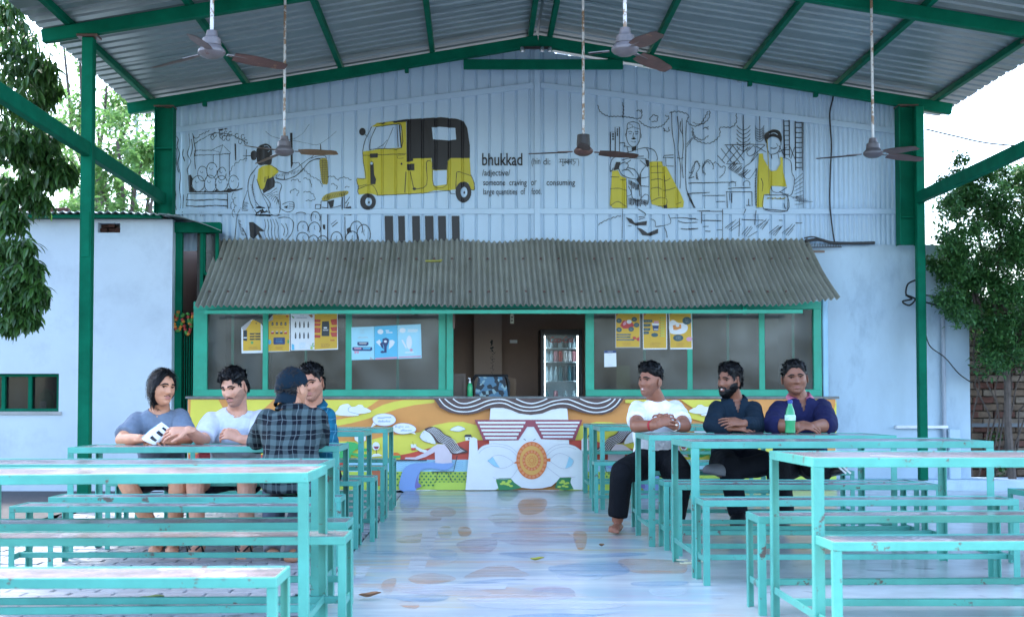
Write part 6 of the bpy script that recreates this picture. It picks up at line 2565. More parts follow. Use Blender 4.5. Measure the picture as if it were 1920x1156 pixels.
def loft(b, secs, right, n=22, sq=2.4):
    """torso: secs = (centre, half width, half depth)"""
    right = Vector(right).normalized()
    rings = []
    for i, (c, hw, hd) in enumerate(secs):
        d = (secs[min(i + 1, len(secs) - 1)][0] - secs[max(i - 1, 0)][0]).normalized()
        f = d.cross(right).normalized()
        r_ = f.cross(d).normalized()
        rg = []
        for k in range(n):
            t = 2 * math.pi * k / n
            cx, sy = math.cos(t), math.sin(t)
            cx = math.copysign(abs(cx) ** (2 / sq), cx)
            sy = math.copysign(abs(sy) ** (2 / sq), sy)
            rg.append(c + r_ * cx * hw + f * sy * hd)
        rings.append(rg)
    ring_solid(b, rings)


def fuse(b, voxel, sm=3):
    """union of the overlapping solids as one skin"""
    me = bpy.data.meshes.new("tmp")
    me.from_pydata([tuple(v) for v in b.v], [], b.f)
    bm = bmesh.new()
    bm.from_mesh(me)
    bmesh.ops.recalc_face_normals(bm, faces=bm.faces)
    bm.to_mesh(me)
    bm.free()
    o = bpy.data.objects.new("tmp", me)
    COL.objects.link(o)
    m = o.modifiers.new("r", 'REMESH')
    m.mode = 'VOXEL'
    m.voxel_size = voxel
    m2 = o.modifiers.new("s", 'SMOOTH')
    m2.factor = .5
    m2.iterations = sm
    dg = bpy.context.evaluated_depsgraph_get()
    me2 = bpy.data.meshes.new_from_object(o.evaluated_get(dg))
    bpy.data.objects.remove(o)
    bpy.data.meshes.remove(me)
    n = len(me2.vertices)
    co = np.empty(n * 3)
    me2.vertices.foreach_get("co", co)
    fs = [tuple(p.vertices) for p in me2.polygons]
    bpy.data.meshes.remove(me2)
    return co.reshape(-1, 3), fs


def hand(b, wrist, dr, nrm, thumb, curl=.5, k=1.0, spread=.12, fl=(1., 1.08, 1.0, .82)):
    """palm and five bent fingers; dr: towards the fingers, nrm: out of the back of the hand, thumb: side of the thumb"""
    dr = Vector(dr).normalized()
    nrm = Vector(nrm)
    nrm = (nrm - dr * nrm.dot(dr)).normalized()
    sd = dr.cross(nrm).normalized()
    if sd.dot(Vector(thumb)) < 0:
        sd = -sd
    w_ = Vector(wrist)
    limb(b, [w_ - dr * .02, w_ + dr * .03 * k, w_ + dr * .075 * k], [.027 * k, .034 * k, .037 * k], 12, flat=(nrm, .48))
    for i in range(4):
        o = (1.5 - i) * .0205 * k
        root = w_ + dr * .075 * k + sd * o
        d = (dr + sd * (1.5 - i) * spread).normalized()
        p = root
        pts = [root - d * .02 * k, root]
        a = curl * .55
        for ln in (.042, .028, .021):
            dd = d * math.cos(a) - nrm * math.sin(a)
            p = p + dd * ln * k * fl[i]
            pts.append(p)
            a += curl * .8
        limb(b, pts, [.0090 * k, .0086 * k, .0082 * k, .0076 * k, .0066 * k], 8)
    root = w_ + dr * .02 * k + sd * .022 * k
    d = (dr * .75 + sd * .75 - nrm * .25).normalized()
    d2 = (dr * .95 + sd * .25 - nrm * (.2 + curl * .4)).normalized()
    limb(b, [root - d * .01, root + d * .04 * k, root + d * .04 * k + d2 * .03 * k, root + d * .04 * k + d2 * .055 * k], [.014 * k, .0125 * k, .011 * k, .009 * k], 8)


# ---- head
def head_shape(NX=92, NZ=66, w_=1., jaw=1., long_=1., feat=True, fat=0.):
    t = np.linspace(0, 2 * np.pi, NX, endpoint=False)
    t = t + .42 * np.sin(t)                     # denser in front (t = 0)
    t = np.where(True, t, t)
    ph = np.linspace(0, np.pi, NZ)
    T, H = np.meshgrid(t, ph)
    x = np.sin(H) * np.sin(T)
    y = -np.sin(H) * np.cos(T)
    z = np.cos(H)
    fr = np.clip(-y, 0, 1)
    X = .0765 * w_ * np.sign(x) * np.abs(x) ** .92
    Y = np.where(y < 0, -.088 * np.abs(y) ** .80, .103 * np.abs(y) ** .95)
    Z = .117 * long_ * z
    dn = np.clip(-z, 0, 1)
    X = X * (1 - (.30 - .10 * (jaw - 1)) * np.clip((dn - .22) / .78, 0, 1) ** 1.3) * (1 + fat * np.clip(dn * 2.2, 0, 1))
    X = X * (1 - .07 * np.clip(z - .2, 0, 1) * fr)
    back = np.clip(y, 0, 1)
    Y = Y - back * .075 * np.clip((dn - .15) / .6, 0, 1)
    Y = Y - .026 * np.clip((dn - .45) / .55, 0, 1) * (1 - back)
    if feat:
        f = (y < -.05)

        def g(a, s):
            return np.exp(-(a / s) ** 2)
        aX = np.abs(X)
        prof = np.interp(Z, [-.040, -.034, -.027, -.018, .0, .018, .030, .05], [0, .005, .024, .027, .016, .008, .005, 0])
        o = g(X, .0115 + 0 * X) * prof
        o += g(aX - .0135, .0075) * g(Z + .026, .0085) * .010
        o += g(Z - .031, .010) * g(X, .055) * .0085
        o -= g(aX - .031, .0165) * g(Z - .013, .012) * .0150
        o += g(aX - .047, .02) * g(Z + .014, .02) * .006
        o -= g(aX - .04, .014) * g(Z + .05, .02) * .004 * (1 - fat * 4 if fat else 1)
        o += g(X, .0235) * g(Z + .0515, .0058) * .0075
        o += g(X, .0205) * g(Z + .0635, .0062) * .0085
        o -= g(X, .024) * g(Z + .0572, .0028) * .0055
        o -= g(X, .02) * g(Z + .0755, .006) * .004
        o += g(X, .021) * g(Z + .094, .014) * .009
        Y = Y - np.where(f, o, 0)
    return X, Y, Z, x, y, z, NX, NZ


def head_faces(NX, NZ):
    fs = []
    for i in range(NZ - 1):
        for k in range(NX):
            k2 = (k + 1) % NX
            fs.append((i * NX + k, (i + 1) * NX + k, (i + 1) * NX + k2, i * NX + k2))
    return fs


def sm01(a, lo, hi):
    t = np.clip((a - lo) / (hi - lo), 0, 1)
    return t * t * (3 - 2 * t)


def hairline(y, x, style):
    ax = np.abs(x)
    fr_ = np.clip((-y - .35) / .3, 0, 1)
    if style == 'long':
        front = np.interp(ax, [0, .12, .35, .55, .75, 1], [.094, .090, .074, .058, .030, -.02])
        side = np.interp(y, [-.4, -.2, .0, .25, 1], [.02, -.035, -.075, -.108, -.115])
        return front * fr_ + side * (1 - fr_)
    if style == 'fade':
        front = np.interp(ax, [0, .3, .5, .7, 1], [.070, .070, .068, .058, .045])
        side = np.interp(y, [-.4, -.2, .1, .5, 1], [.050, .044, .040, .022, .005])
        return front * fr_ + side * (1 - fr_)
    front = np.interp(ax, [0, .25, .42, .6, .75, 1], [.074, .074, .070, .056, .035, .01])
    if style == 'wavy':
        front = front + .008
    side = np.interp(y, [-.45, -.34, -.24, -.16, -.08, .24, .38, .6, 1], [.046, .026, .004, .004, .042, .042, -.01, -.052, -.060])
    return front * fr_ + side * (1 - fr_)


def make_head(pos, yaw, pitch, roll, sc=1., w_=1., jaw=1., fat=0.):
    Mh = Matrix.Translation(pos) @ Matrix.Rotation(R(yaw), 4, 'Z') @ Matrix.Rotation(R(pitch), 4, 'X') @ Matrix.Rotation(R(roll), 4, 'Y') @ Matrix.Scale(sc, 4)
    return Mh


def person(name, label, skin, head, neck, torso, arms, legs, hair, hands, group=None, lips=(.30, .12, .11), stub=0., smile=False):
    """everything in world coordinates; torso = list of (centre, hw, hd) from hips to shoulders"""
    t = thing(name, label, "person", torso[0][0], group)
    Mh, hk = head
    X, Y, Z, dx, dy, dz, NX, NZ = head_shape(**hk)
    L = np.stack([X.ravel(), Y.ravel(), Z.ravel()], 1)
    A = np.array(Mh)
    W = L @ A[:3, :3].T + A[:3, 3]
    b = MB()
    right = Vector(torso[-1][3]) if len(torso[-1]) > 3 else Vector((1, 0, 0))
    secs = [(Vector(s[0]), s[1], s[2]) for s in torso]
    loft(b, secs, right)
    hb = Mh @ Vector((0, .018, -.045))
    limb(b, [neck - Vector((0, 0, .05)), neck, neck.lerp(hb, .55), hb], [.075, .062, .056, .056], 16)
    for a in arms:
        limb(b, a['pts'], a['r'], 14)
    for l in legs:
        limb(b, l['pts'], l['r'], 14)
        if l.get('foot'):
            f = l['foot']
            an = Vector(l['pts'][-1])
            tip = Vector(f)
            fd = (tip - an)
            heel = Vector((an.x - fd.x * .22, an.y - fd.y * .22, max(.03, tip.z)))
            limb(b, [heel, heel.lerp(tip, .55), tip], [.034, .038, .026], 12, flat=(Vector((0, 0, 1)), .8))
            sdv = Vector((fd.y, -fd.x, 0)).normalized()
            for i in range(5):
                q = tip + sdv * (i - 2) * .0145 - fd.normalized() * abs(i - 1.2) * .006
                limb(b, [q - fd.normalized() * .02, q + fd.normalized() * .024 - Vector((0, 0, .008))], [.011, .0085 if i else .011], 8)
    for h in hands:
        hand(b, **h)
    co, fs = fuse(b, .0045, 2)
    n0 = len(co)
    vs = np.concatenate([co, W])
    hf = [tuple(i + n0 for i in f) for f in head_faces(NX, NZ)]
    # ears
    e = MB()
    for s in (-1, 1):
        rows = []
        for i in range(9):
            ph = math.pi * i / 8
            rows.append([])
            for k in range(12):
                th = 2 * math.pi * k / 12
                p = Vector((math.sin(ph) * math.cos(th) * .0065, math.sin(ph) * math.sin(th) * (.0185 - .004 * (i / 8)), math.cos(ph) * .034))
                if abs(math.cos(th)) > .5 and s * math.cos(th) > 0:
                    p.x -= s * .004 * math.sin(ph)
                p = Matrix.Rotation(s * .45, 3, 'Z') @ Matrix.Rotation(-.15, 3, 'X') @ p
                rows[-1].append(Mh @ (p + Vector((s * .0815 * hk.get('w_', 1) * (1 + .6 * hk.get('fat', 0)), .014, .0))))
            rows[-1].append(rows[-1][0])
        e.grid(rows)
    n1 = len(vs)
    vs = np.concatenate([vs, np.array([tuple(p) for p in e.v])])
    ef = [tuple(i + n1 for i in f) for f in e.f]
    me = bpy.data.meshes.new(name)
    allf = fs + hf + ef
    me.from_pydata(vs.tolist(), [], allf)
    mi = np.zeros(len(allf), dtype=np.int32)
    hfa = np.array(head_faces(NX, NZ))
    cx = np.abs(L[hfa, 0].mean(1))
    cz = L[hfa, 2].mean(1)
    cy = L[hfa, 1].mean(1)
    lip = ((cx / .0235) ** 2 + ((cz + .0575) / .0098) ** 2 < 1) & (cy < -.05)
    hm = np.zeros(len(hfa), dtype=np.int32)
    if stub:
        beard = (cz < np.interp(cx, [0, .03, .05, .075], [-.036, -.046, -.032, .0])) & (cy < .03) & (cz > -.112)
        hm[beard] = 2
    hm[lip] = 1
    if smile:
        tee = ((cx / .0125) ** 2 + ((cz + .0572) / .0034) ** 2 < 1) & (cy < -.05)
        hm[tee] = 3
    mi[len(fs):len(fs) + len(hfa)] = hm
    me.polygons.foreach_set("material_index", mi)
    me.polygons.foreach_set("use_smooth", [True] * len(allf))
    sk = mat("skin_" + name2(skin), skin, .50, .12, 14, bump=.06, bscale=180)
    st = tuple(c * (1 - stub) + d * stub for c, d in zip(skin, (.03, .025, .025)))
    for m in (sk, mat("lips_" + name2(skin), lips, .45, .08), mat("stubble_" + name2(st), st, .6, .15, 120), mat("teeth", (.75, .72, .66), .3)):
        me.materials.append(m)
    me.update()
    link("body", me, t)
    # eyes, brows
    def surf(lx, lz):
        d2 = (L[:, 0] - lx) ** 2 + (L[:, 2] - lz) ** 2 + np.where(L[:, 1] > -.02, 9, 0)
        return L[np.argmin(d2), 1]
    em = eye_mat()
    for s in (-1, 1):
        ex, ez = s * .0315, .0125
        ey = surf(ex, ez)
        q = MB()
        rows = []
        for i in range(9):
            ph = math.pi * i / 8
            rows.append([Mh @ Vector((ex + .0148 * math.sin(ph) * math.sin(a * math.pi / 6), ey + .0075 - .0115 * math.cos(ph), ez + .0066 * math.sin(ph) * math.cos(a * math.pi / 6))) for a in range(13)])
        q.grid(rows)
        mm = []
        for i in range(8):
            for k in range(12):
                mm.append(1 if i < 2 else 0)
        q.m = mm
        q.build("eye", em, t, True, 180)
        q = MB()
        pts, rr = [], []
        for i in range(7):
            u = i / 6
            lx = s * (.0155 + u * .032)
            pts.append(Mh @ Vector((lx, surf(lx, ez + .006) - .0015, ez + .0052 + .0038 * math.sin(math.pi * u) - .001 * u)))
            rr.append(.0019 + .0008 * math.sin(math.pi * u))
        q.tube(pts, rr, 6)
        q.build("eyelash", hair[1], t, True)
        q = MB()
        for i in range(26):
            u = i / 25
            lx = s * (.0125 + u * .040)
            lz = .0320 + .0055 * math.sin(math.pi * min(1, u * 1.15)) - .0045 * u
            for v in (-1, 0, 1):
                zz = lz + v * .0034 * (1 - .55 * u)
                a0 = Mh @ Vector((lx, surf(lx, zz) - .0012, zz - .001))
                lx2, z2 = lx + s * .006, zz + .0035 * (1 - u) - .001
                a1 = Mh @ Vector((lx2, surf(lx2, z2) - .0022, z2))
                q.bar(a0, a1, .0030, .0020)
        q.build("eyebrow", hair[1], t)
    # hair shell with locks
    style, hmat, thick = hair
    if style:
        hair_shell(t, Mh, hk, style, hmat, thick)
    return t, Mh, L


def name2(c):
    return "_".join(str(int(v * 100)) for v in c)


def eye_mat():
    return [mat("eye_white", (.62, .60, .57), .15, .02), mat("eye_iris", (.02, .012, .008), .1, .1)]


def hair_shell(t, Mh, hk, style, hmat, thick):
    kw = dict(hk)
    kw['feat'] = False
    X, Y, Z, x, y, z, NX, NZ = head_shape(**kw)
    line = hairline(y, x, style) + np.array([mnoise.noise(Vector((a * 70, b_ * 40, 3.1))) * .009 for a, b_ in zip(X.ravel(), Y.ravel())]).reshape(X.shape)
    m = sm01(Z - line, -.004, .016)
    top = np.clip((Z - .02) / .09, 0, 1)
    th = thick[0] + (thick[1] - thick[0]) * top * (1 + .35 * np.clip(-y, 0, 1) * top)
    if style == 'fade':
        th = th * sm01(Z, .02, .075) + .002
    if style in ('short', 'wavy'):
        th = .0045 + (th - .0045) * sm01(Z, .035, .085) + .004 * np.clip(y, 0, 1)
    if style == 'long':
        th = th * np.where(Z < -.02, 1.25, 1)
    nz = np.array([mnoise.noise(Vector((a * 60, b_ * 60, c * 26))) for a, b_, c in zip(X.ravel(), Y.ravel(), Z.ravel())]).reshape(X.shape)
    n2 = np.array([mnoise.noise(Vector((a * 170, b_ * 170, c * 50))) for a, b_, c in zip(X.ravel(), Y.ravel(), Z.ravel())]).reshape(X.shape)
    th = th * (1 + .45 * nz + .30 * n2)
    o = m * th - (1 - m) * .004
    nrm = np.stack([X / .075 ** 2, Y / .095 ** 2, np.clip(Z, -.02, 1) / .115 ** 2], -1)
    nrm /= np.linalg.norm(nrm, axis=-1, keepdims=True) + 1e-9
    L = np.stack([X, Y, Z], -1) + nrm * o[..., None]
    if style == 'long':
        k = np.clip((-Z - .02) / .09, 0, 1) * m
        L[..., 0] *= 1 + .10 * k
        L[..., 2] -= .012 * k
        L[..., 1] += .012 * k
    Lf = L.reshape(-1, 3)
    mf = m.ravel()
    fs = [f for f in head_faces(NX, NZ) if max(mf[i] for i in f) > .02]
    idx = sorted({i for f in fs for i in f})
    mp = {v: i for i, v in enumerate(idx)}
    b = MB()
    b.add([Mh @ Vector(Lf[i]) for i in idx], [tuple(mp[i] for i in f) for f in fs])
    # loose locks that break the outline
    rnd = random.Random(int(Mh[0][3] * 1000))
    cand = [i for i in idx if mf[i] > .6]
    NL = 700 if style == 'long' else 620
    for _ in range(NL):
        i = rnd.choice(cand)
        p = Vector(Lf[i])
        n_ = Vector(nrm.reshape(-1, 3)[i])
        if style == 'long':
            flow = Vector((p.x * 3, .15, -1.0))
            ln = rnd.uniform(.03, .07)
        elif style == 'fade':
            flow = Vector((-.25 + p.x * 2, -.9 + 3 * p.y, .35))
            ln = rnd.uniform(.014, .032) * (1 if p.z > .06 else .4)
        elif style == 'wavy':
            flow = Vector((rnd.uniform(-1, 1), rnd.uniform(-1, .4), rnd.uniform(-.4, .8)))
            ln = rnd.uniform(.018, .034) * (1 if p.z > .03 else .5)
        else:
            flow = Vector((p.x * 5 + .25, -.55, .15 if p.z > .05 else -.9))
            ln = rnd.uniform(.020, .045) * (1 if p.z > .03 else .5)
        flow = (flow - n_ * flow.dot(n_)).normalized()
        sd = n_.cross(flow)
        wd = rnd.uniform(.0025, .006)
        q0 = p - n_ * .003
        q1 = p + flow * ln * .55 + n_ * rnd.uniform(.003, .011)
        q2 = p + flow * ln + n_ * rnd.uniform(-.004, .019 if style in ('short', 'wavy') and p.z > .06 else .008)
        b.add([Mh @ v for v in (q0 - sd * wd, q0 + sd * wd, q1 + sd * wd * .8 + n_ * .001, q1 - sd * wd * .8 + n_ * .001, q2)],
              [(0, 1, 2, 3), (3, 2, 4)])
    b.build("hair", hmat, t, True, 180)


def beard_shell(t, Mh, hk, hmat, thick, full=True):
    X, Y, Z, x, y, z, NX, NZ = head_shape(**hk)
    ax = np.abs(X)
    low = np.interp(ax, [0, .02, .03, .05, .075], [-.074, -.071, -.058, -.050, .0])
    m = sm01(low - Z, -.002, .008) * sm01(.045 - Y, 0, .02)
    mus = np.exp(-((Z + .0415 + ax * .25) / .0055) ** 2) * sm01(.034 - ax, 0, .006)
    cor = np.exp(-((ax - .0285) / .005) ** 2) * ((Z < -.04) & (Z > -.075))
    m = np.clip(np.maximum(np.maximum(m if full else m * 0, mus), cor if full else cor * 0), 0, 1) * (y < .2)
    nz = np.array([mnoise.noise(Vector((a * 150, b_ * 150, c * 90))) for a, b_, c in zip(X.ravel(), Y.ravel(), Z.ravel())]).reshape(X.shape)
    o = m * thick * (1 + .5 * nz) - (1 - m) * .004
    nrm = np.stack([X / .075 ** 2, Y / .095 ** 2, Z / .115 ** 2], -1)
    nrm /= np.linalg.norm(nrm, axis=-1, keepdims=True) + 1e-9
    Lf = (np.stack([X, Y, Z], -1) + nrm * o[..., None]).reshape(-1, 3)
    mf = m.ravel()
    fs = [f for f in head_faces(NX, NZ) if max(mf[i] for i in f) > .15]
    idx = sorted({i for f in fs for i in f})
    mp = {v: i for i, v in enumerate(idx)}
    b = MB()
    b.add([Mh @ Vector(Lf[i]) for i in idx], [tuple(mp[i] for i in f) for f in fs])
    b.build("beard" if full else "moustache", hmat, t, True, 180)


def garment(name, t, m, solids, voxel=.009, wr=.006, sc=9, stretch=(1, 1, .5), sm=7, seed=0., hole=(1, .064, 0)):
    b = MB()
    calm = None
    if name in ("shirt", "t_shirt"):
        secs = solids[0][1][0]
        calm = Vector(secs[-1][0])
        ctr = Vector(secs[-4][0])
        for kind, args in solids[1:]:
            s0, s1 = Vector(args[0][0]), Vector(args[0][1])
            r0 = args[1][0]
            q = s0.lerp(ctr, .42)
            limb(b, [q - Vector((0, 0, .055)), s0.lerp(s1, .35) - Vector((0, 0, .012))], [r0 * .95, r0 * .9], 14)
            limb(b, [calm.lerp(s0, .35) - Vector((0, 0, .03)), s0 - Vector((0, 0, .004))], [r0 * .72, r0 * .86], 14)
    for kind, args in solids:
        if kind == 'loft':
            loft(b, *args)
        else:
            limb(b, *args[:2], 16, *(args[2:] or (True, True)))
    co, fs = fuse(b, voxel, sm)
    if calm is not None:
        fw, rad, vee = hole
        ax = np.array((0, -.42 * fw, .908))
        rel = co - (np.array(calm) + np.array((0, -.012 * fw, -.01)))
        al = rel @ ax
        pr = rel - al[:, None] * ax
        rr = np.linalg.norm(pr, axis=1)
        cut = (rr < rad) & (al > -.05)
        if vee:
            zz = (co[:, 2] - (calm.z - vee)) / vee
            cut |= (np.abs(co[:, 0] - calm.x) < .030 * np.clip(zz, 0, 1)) & (zz > 0) & ((co[:, 1] - calm.y) * fw < 0)
        keep = [f for f in fs if not all(cut[i] for i in f)]
        bd = cut & (rr < rad) & (al > -.05)
        co = co.copy()
        co[bd] += (pr / (rr[:, None] + 1e-9) * (rad - rr)[:, None])[bd]
        fs = keep
    me = bpy.data.meshes.new(name)
    me.from_pydata(co.tolist(), [], fs)
    me.update()
    no = np.empty(len(co) * 3)
    me.vertices.foreach_get("normal", no)
    no = no.reshape(-1, 3)
    d = np.array([mnoise.noise(Vector((c[0] * sc * stretch[0] + seed, c[1] * sc * stretch[1], c[2] * sc * stretch[2] + seed))) +
                  .6 * (1 - 2 * abs(mnoise.noise(Vector((c[0] * sc * 1.7 + c[2] * sc * .9, c[1] * sc * 1.2 + seed, c[2] * sc * .8 - c[0] * sc)))) ) * .8 - .4 for c in co])
    if calm is not None:
        d = d * sm01(np.linalg.norm(co - np.array(calm), axis=1), .08, .15)
    co = co + no * ((d * .6 + .35) * wr)[:, None]
    me.vertices.foreach_set("co", co.ravel())
    me.polygons.foreach_set("use_smooth", [True] * len(fs))
    me.materials.append(m)
    me.update()
    return link(name, me, t)


def grow(secs, k, top=None):
    return [(Vector(s[0]), s[1] + k, s[2] + k) for s in secs]


def collar(t, m, neck, Mh, r=.068, h=.026, open_=.5, tilt=.35, name="collar"):
    """turned down shirt collar, open in front"""
    f = (Mh.to_3x3() @ Vector((0, -1, 0)))
    f = Vector((f.x * .25, -1 if f.y < .3 else 1, 0)).normalized() if abs(f.y) < 2 else f
    a0 = math.atan2(f.y, f.x)
    b = MB()
    rows = [[], [], []]
    for i in range(21):
        a = a0 + open_ + (2 * math.pi - 2 * open_) * i / 20
        d = Vector((math.cos(a), math.sin(a), 0))
        fw = d.dot(f)
        base = neck + Vector((0, 0, .012 - .045 * max(0, fw)))
        ends = .012 * (abs(i - 10) / 10) ** 4
        rows[0].append(base + d * (r + .004))
        rows[1].append(base + d * (r - .004) + Vector((0, 0, h)))
        rows[2].append(base + d * (r + .022 + ends) + Vector((0, 0, -.004 - ends)))
    b.grid(rows)
    b.grid([[p + Vector((0, 0, .003)) for p in r_] for r_ in rows[::-1]])
    return b.build(name, m, t, True, 180)


def cloth(name, col, **k):
    return mat(name, col, .85, .10, 22, bump=.5, bscale=38, spec=.2, **k)


def plaid(name, base, stripe, thin, sx, sz, ax='XZ'):
    m = bpy.data.materials.new(name)
    m.use_nodes = True
    T = m.node_tree
    N, L = T.nodes, T.links
    bs = N["Principled BSDF"]
    bs.inputs["Roughness"].default_value = .85
    bs.inputs["Specular IOR Level"].default_value = .2
    tc = N.new("ShaderNodeTexCoord")
    ns = N.new("ShaderNodeTexNoise")
    ns.inputs["Scale"].default_value = 7
    L.new(tc.outputs["Object"], ns.inputs[0])
    mxv = N.new("ShaderNodeMixRGB")
    mxv.blend_type = 'LINEAR_LIGHT'
    mxv.inputs[0].default_value = .02
    L.new(tc.outputs["Object"], mxv.inputs[1])
    L.new(ns.outputs["Color"], mxv.inputs[2])
    sp = N.new("ShaderNodeSeparateXYZ")
    L.new(mxv.outputs[0], sp.inputs[0])

    def math_(op, a, b_=None):
        n = N.new("ShaderNodeMath")
        n.operation = op
        for i, v in enumerate((a, b_)):
            if v is None:
                continue
            if isinstance(v, (int, float)):
                n.inputs[i].default_value = v
            else:
                L.new(v, n.inputs[i])
        return n.outputs[0]

    def bands(c, s, lo, hi):
        f = math_('FRACT', math_('MULTIPLY', c, s))
        return math_('MULTIPLY', math_('GREATER_THAN', f, lo), math_('LESS_THAN', f, hi))
    bx, bz = bands(sp.outputs[0], sx, .0, .40), bands(sp.outputs[2], sz, .0, .40)
    tot = math_('MULTIPLY', math_('ADD', bx, bz), .5)
    mx = N.new("ShaderNodeMixRGB")
    L.new(tot, mx.inputs[0])
    mx.inputs[1].default_value = (*base, 1)
    mx.inputs[2].default_value = (*stripe, 1)
    th = math_('MAXIMUM', bands(sp.outputs[0], sx, .70, .745), bands(sp.outputs[2], sz, .70, .745))
    th = math_('MULTIPLY', th, .6)
    m2 = N.new("ShaderNodeMixRGB")
    L.new(th, m2.inputs[0])
    L.new(mx.outputs[0], m2.inputs[1])
    m2.inputs[2].default_value = (*thin, 1)
    L.new(m2.outputs[0], bs.inputs["Base Color"])
    return m


HAIR = mat("black_hair", (.0035, .0033, .004), .5, .3, 40, spec=.3)
Z0 = Vector((0, 0, 0))


def up(p, dz=0., dy=0., dx=0.):
    return p + Vector((dx, dy, dz))


def torso_of(hip, waist, chest, shL, shR, neck, k=1., fat=0.):
    """sections hips > waist > chest > shoulder line > neck base"""
    mid = (shL + shR) / 2
    hw = abs(shR.x - shL.x) / 2
    return [(up(hip, -.07), .13 * k, .10 * k), (hip, .165 * k + fat * .5, .115 * k + fat), (waist, .140 * k + fat, .098 * k + fat * 1.2), (waist.lerp(chest, .55), .150 * k + fat * .8, .105 * k + fat),
            (chest, hw + .016, .105 * k + fat * .6), (up(mid, -.03), hw + .020, .085 * k), (up(mid, .022), hw * .92, .066 * k), (mid.lerp(neck, .62), hw * .58, .060), (neck, .062, .056)]


# ---------------------------------------------------------------- A: grey t-shirt, chin long hair
def seat_legs(hips, knees, ankles, feet, rt=.075, rk=.055, ra=.036):
    out = []
    for h, k, a, f in zip(hips, knees, ankles, feet):
        out.append({'pts': [h, h.lerp(k, .5), k, k.lerp(a, .35), a], 'r': [rt * 1.12, rt, rk, rk * .92, ra], 'foot': f})
    return out


def arm(s, e, w_, r0=.047, r1=.040, r2=.027):
    return {'pts': [s, s.lerp(e, .5), e, e.lerp(w_, .45), w_], 'r': [r0 * 1.08, r0, r1, r1 * .93, r2]}


ZT = .615
YA = 8.05
skA = (.62, .285, .165)
shL, shR = P(260, 789, 8.02), P(337, 783, 8.03)
neck = P(300, 765, 8.02)
hip, waist, chest = P(303, 896, 8.2), P(302, 852, 8.15), P(299, 812, 8.05)
eL, wL = P(228, 824, 7.80), P(264, 822, 7.66)
eR, wR = P(352, 822, 7.82), P(318, 826, 7.68)
tor = torso_of(hip, waist, chest, shL, shR, neck, .92)
hd = (make_head(P(304, 728.5, 7.95), 46, 3, 4, .91), dict(w_=.97, jaw=1.05))
legs = seat_legs([P(275, 893, 8.15), P(330, 893, 8.15)], [P(238, 905, 7.6), P(334, 905, 7.55)], [P(300, 1012, 7.75), P(326, 1015, 7.7)], [P(290, 1030, 7.5), P(322, 1032, 7.45)], .075)
tA, MA_, LA = person("person", "young man with chin length black hair in a grey t-shirt holding a white packet", skA, hd, neck, tor,
                     [arm(shL, eL, wL), arm(shR, eR, wR)], legs, ('long', HAIR, (.013, .020)),
                     [dict(wrist=wL, dr=Vector((1, -.25, .12)), nrm=Vector((-.1, -.5, .8)), thumb=(0, .3, 1), curl=.55), dict(wrist=wR, dr=Vector((-1, -.3, .1)), nrm=Vector((.1, -.5, .8)), thumb=(0, .3, 1), curl=.6)],
                     None, (.48, .18, .14))
beard_shell(tA, MA_, hd[1], HAIR, .0016, False)
mA = cloth("grey_marl_jersey", (.165, .21, .28))
garment("t_shirt", tA, mA, [('loft', (grow(tor[:-1], .013)[1:] + [(neck + Vector((0, 0, -.004)), .057, .052)], (1, 0, 0))),
                            ('limb', ([shL, shL.lerp(eL, .5), shL.lerp(eL, .80)], [.058, .064, .066], True, False)), ('limb', ([shR, shR.lerp(eR, .5), shR.lerp(eR, .80)], [.058, .064, .066], True, False))], .008, .013, 11)
mShort = cloth("dark_shorts", (.008, .010, .018))
for l in legs:
    pass
garment("shorts", tA, mShort, [('loft', (grow(tor[:3], .012), (1, 0, 0)))] + [('limb', ([l['pts'][0], l['pts'][1], l['pts'][0].lerp(l['pts'][2], .8)], [.098, .092, .085], True, False)) for l in legs], .011, .006)

# white and blue packet on the table in his hands
pk = thing("snack_packet", "crumpled white packet with blue end held on the young men's table", "packet", P(297, 815, 7.62))
b = MB()
p0, p1 = P(277, 828, 7.60), P(313, 799, 7.66)
rows = []
for i in range(10):
    u = i / 9
    c = p0.lerp(p1, u)
    hw, hh = .050 * (1 - .25 * abs(u - .45)), .022 * math.sin(math.pi * min(1, max(.08, u * .9 + .08)))
    ax = Vector((.55, .15, .75)).cross(Vector((0, 1, 0))).normalized()
    rows.append([])
    for k in range(14):
        a = 2 * math.pi * k / 14
        q = c + ax * math.cos(a) * hw + Vector((0, 1, 0)) * math.sin(a) * hh
        q += Vector((1, 1, 1)) * mnoise.noise(q * 26) * .007
        q.z = max(q.z, ZT + .003)
        rows[-1].append(q)
    rows[-1].append(rows[-1][0])
b.grid(rows)
b.m = [1 if (k in (13, 0, 1) and i < 7) else (2 if (i in (2, 5, 7) and k in (10, 9)) else 0) for i in range(9) for k in range(14)]
b.build("packet_body", [mat("glossy_white_film", (.80, .83, .88), .3, .04, 20), mat("packet_blue", (.05, .35, .65), .3), M_BLACK], pk, True, 180)

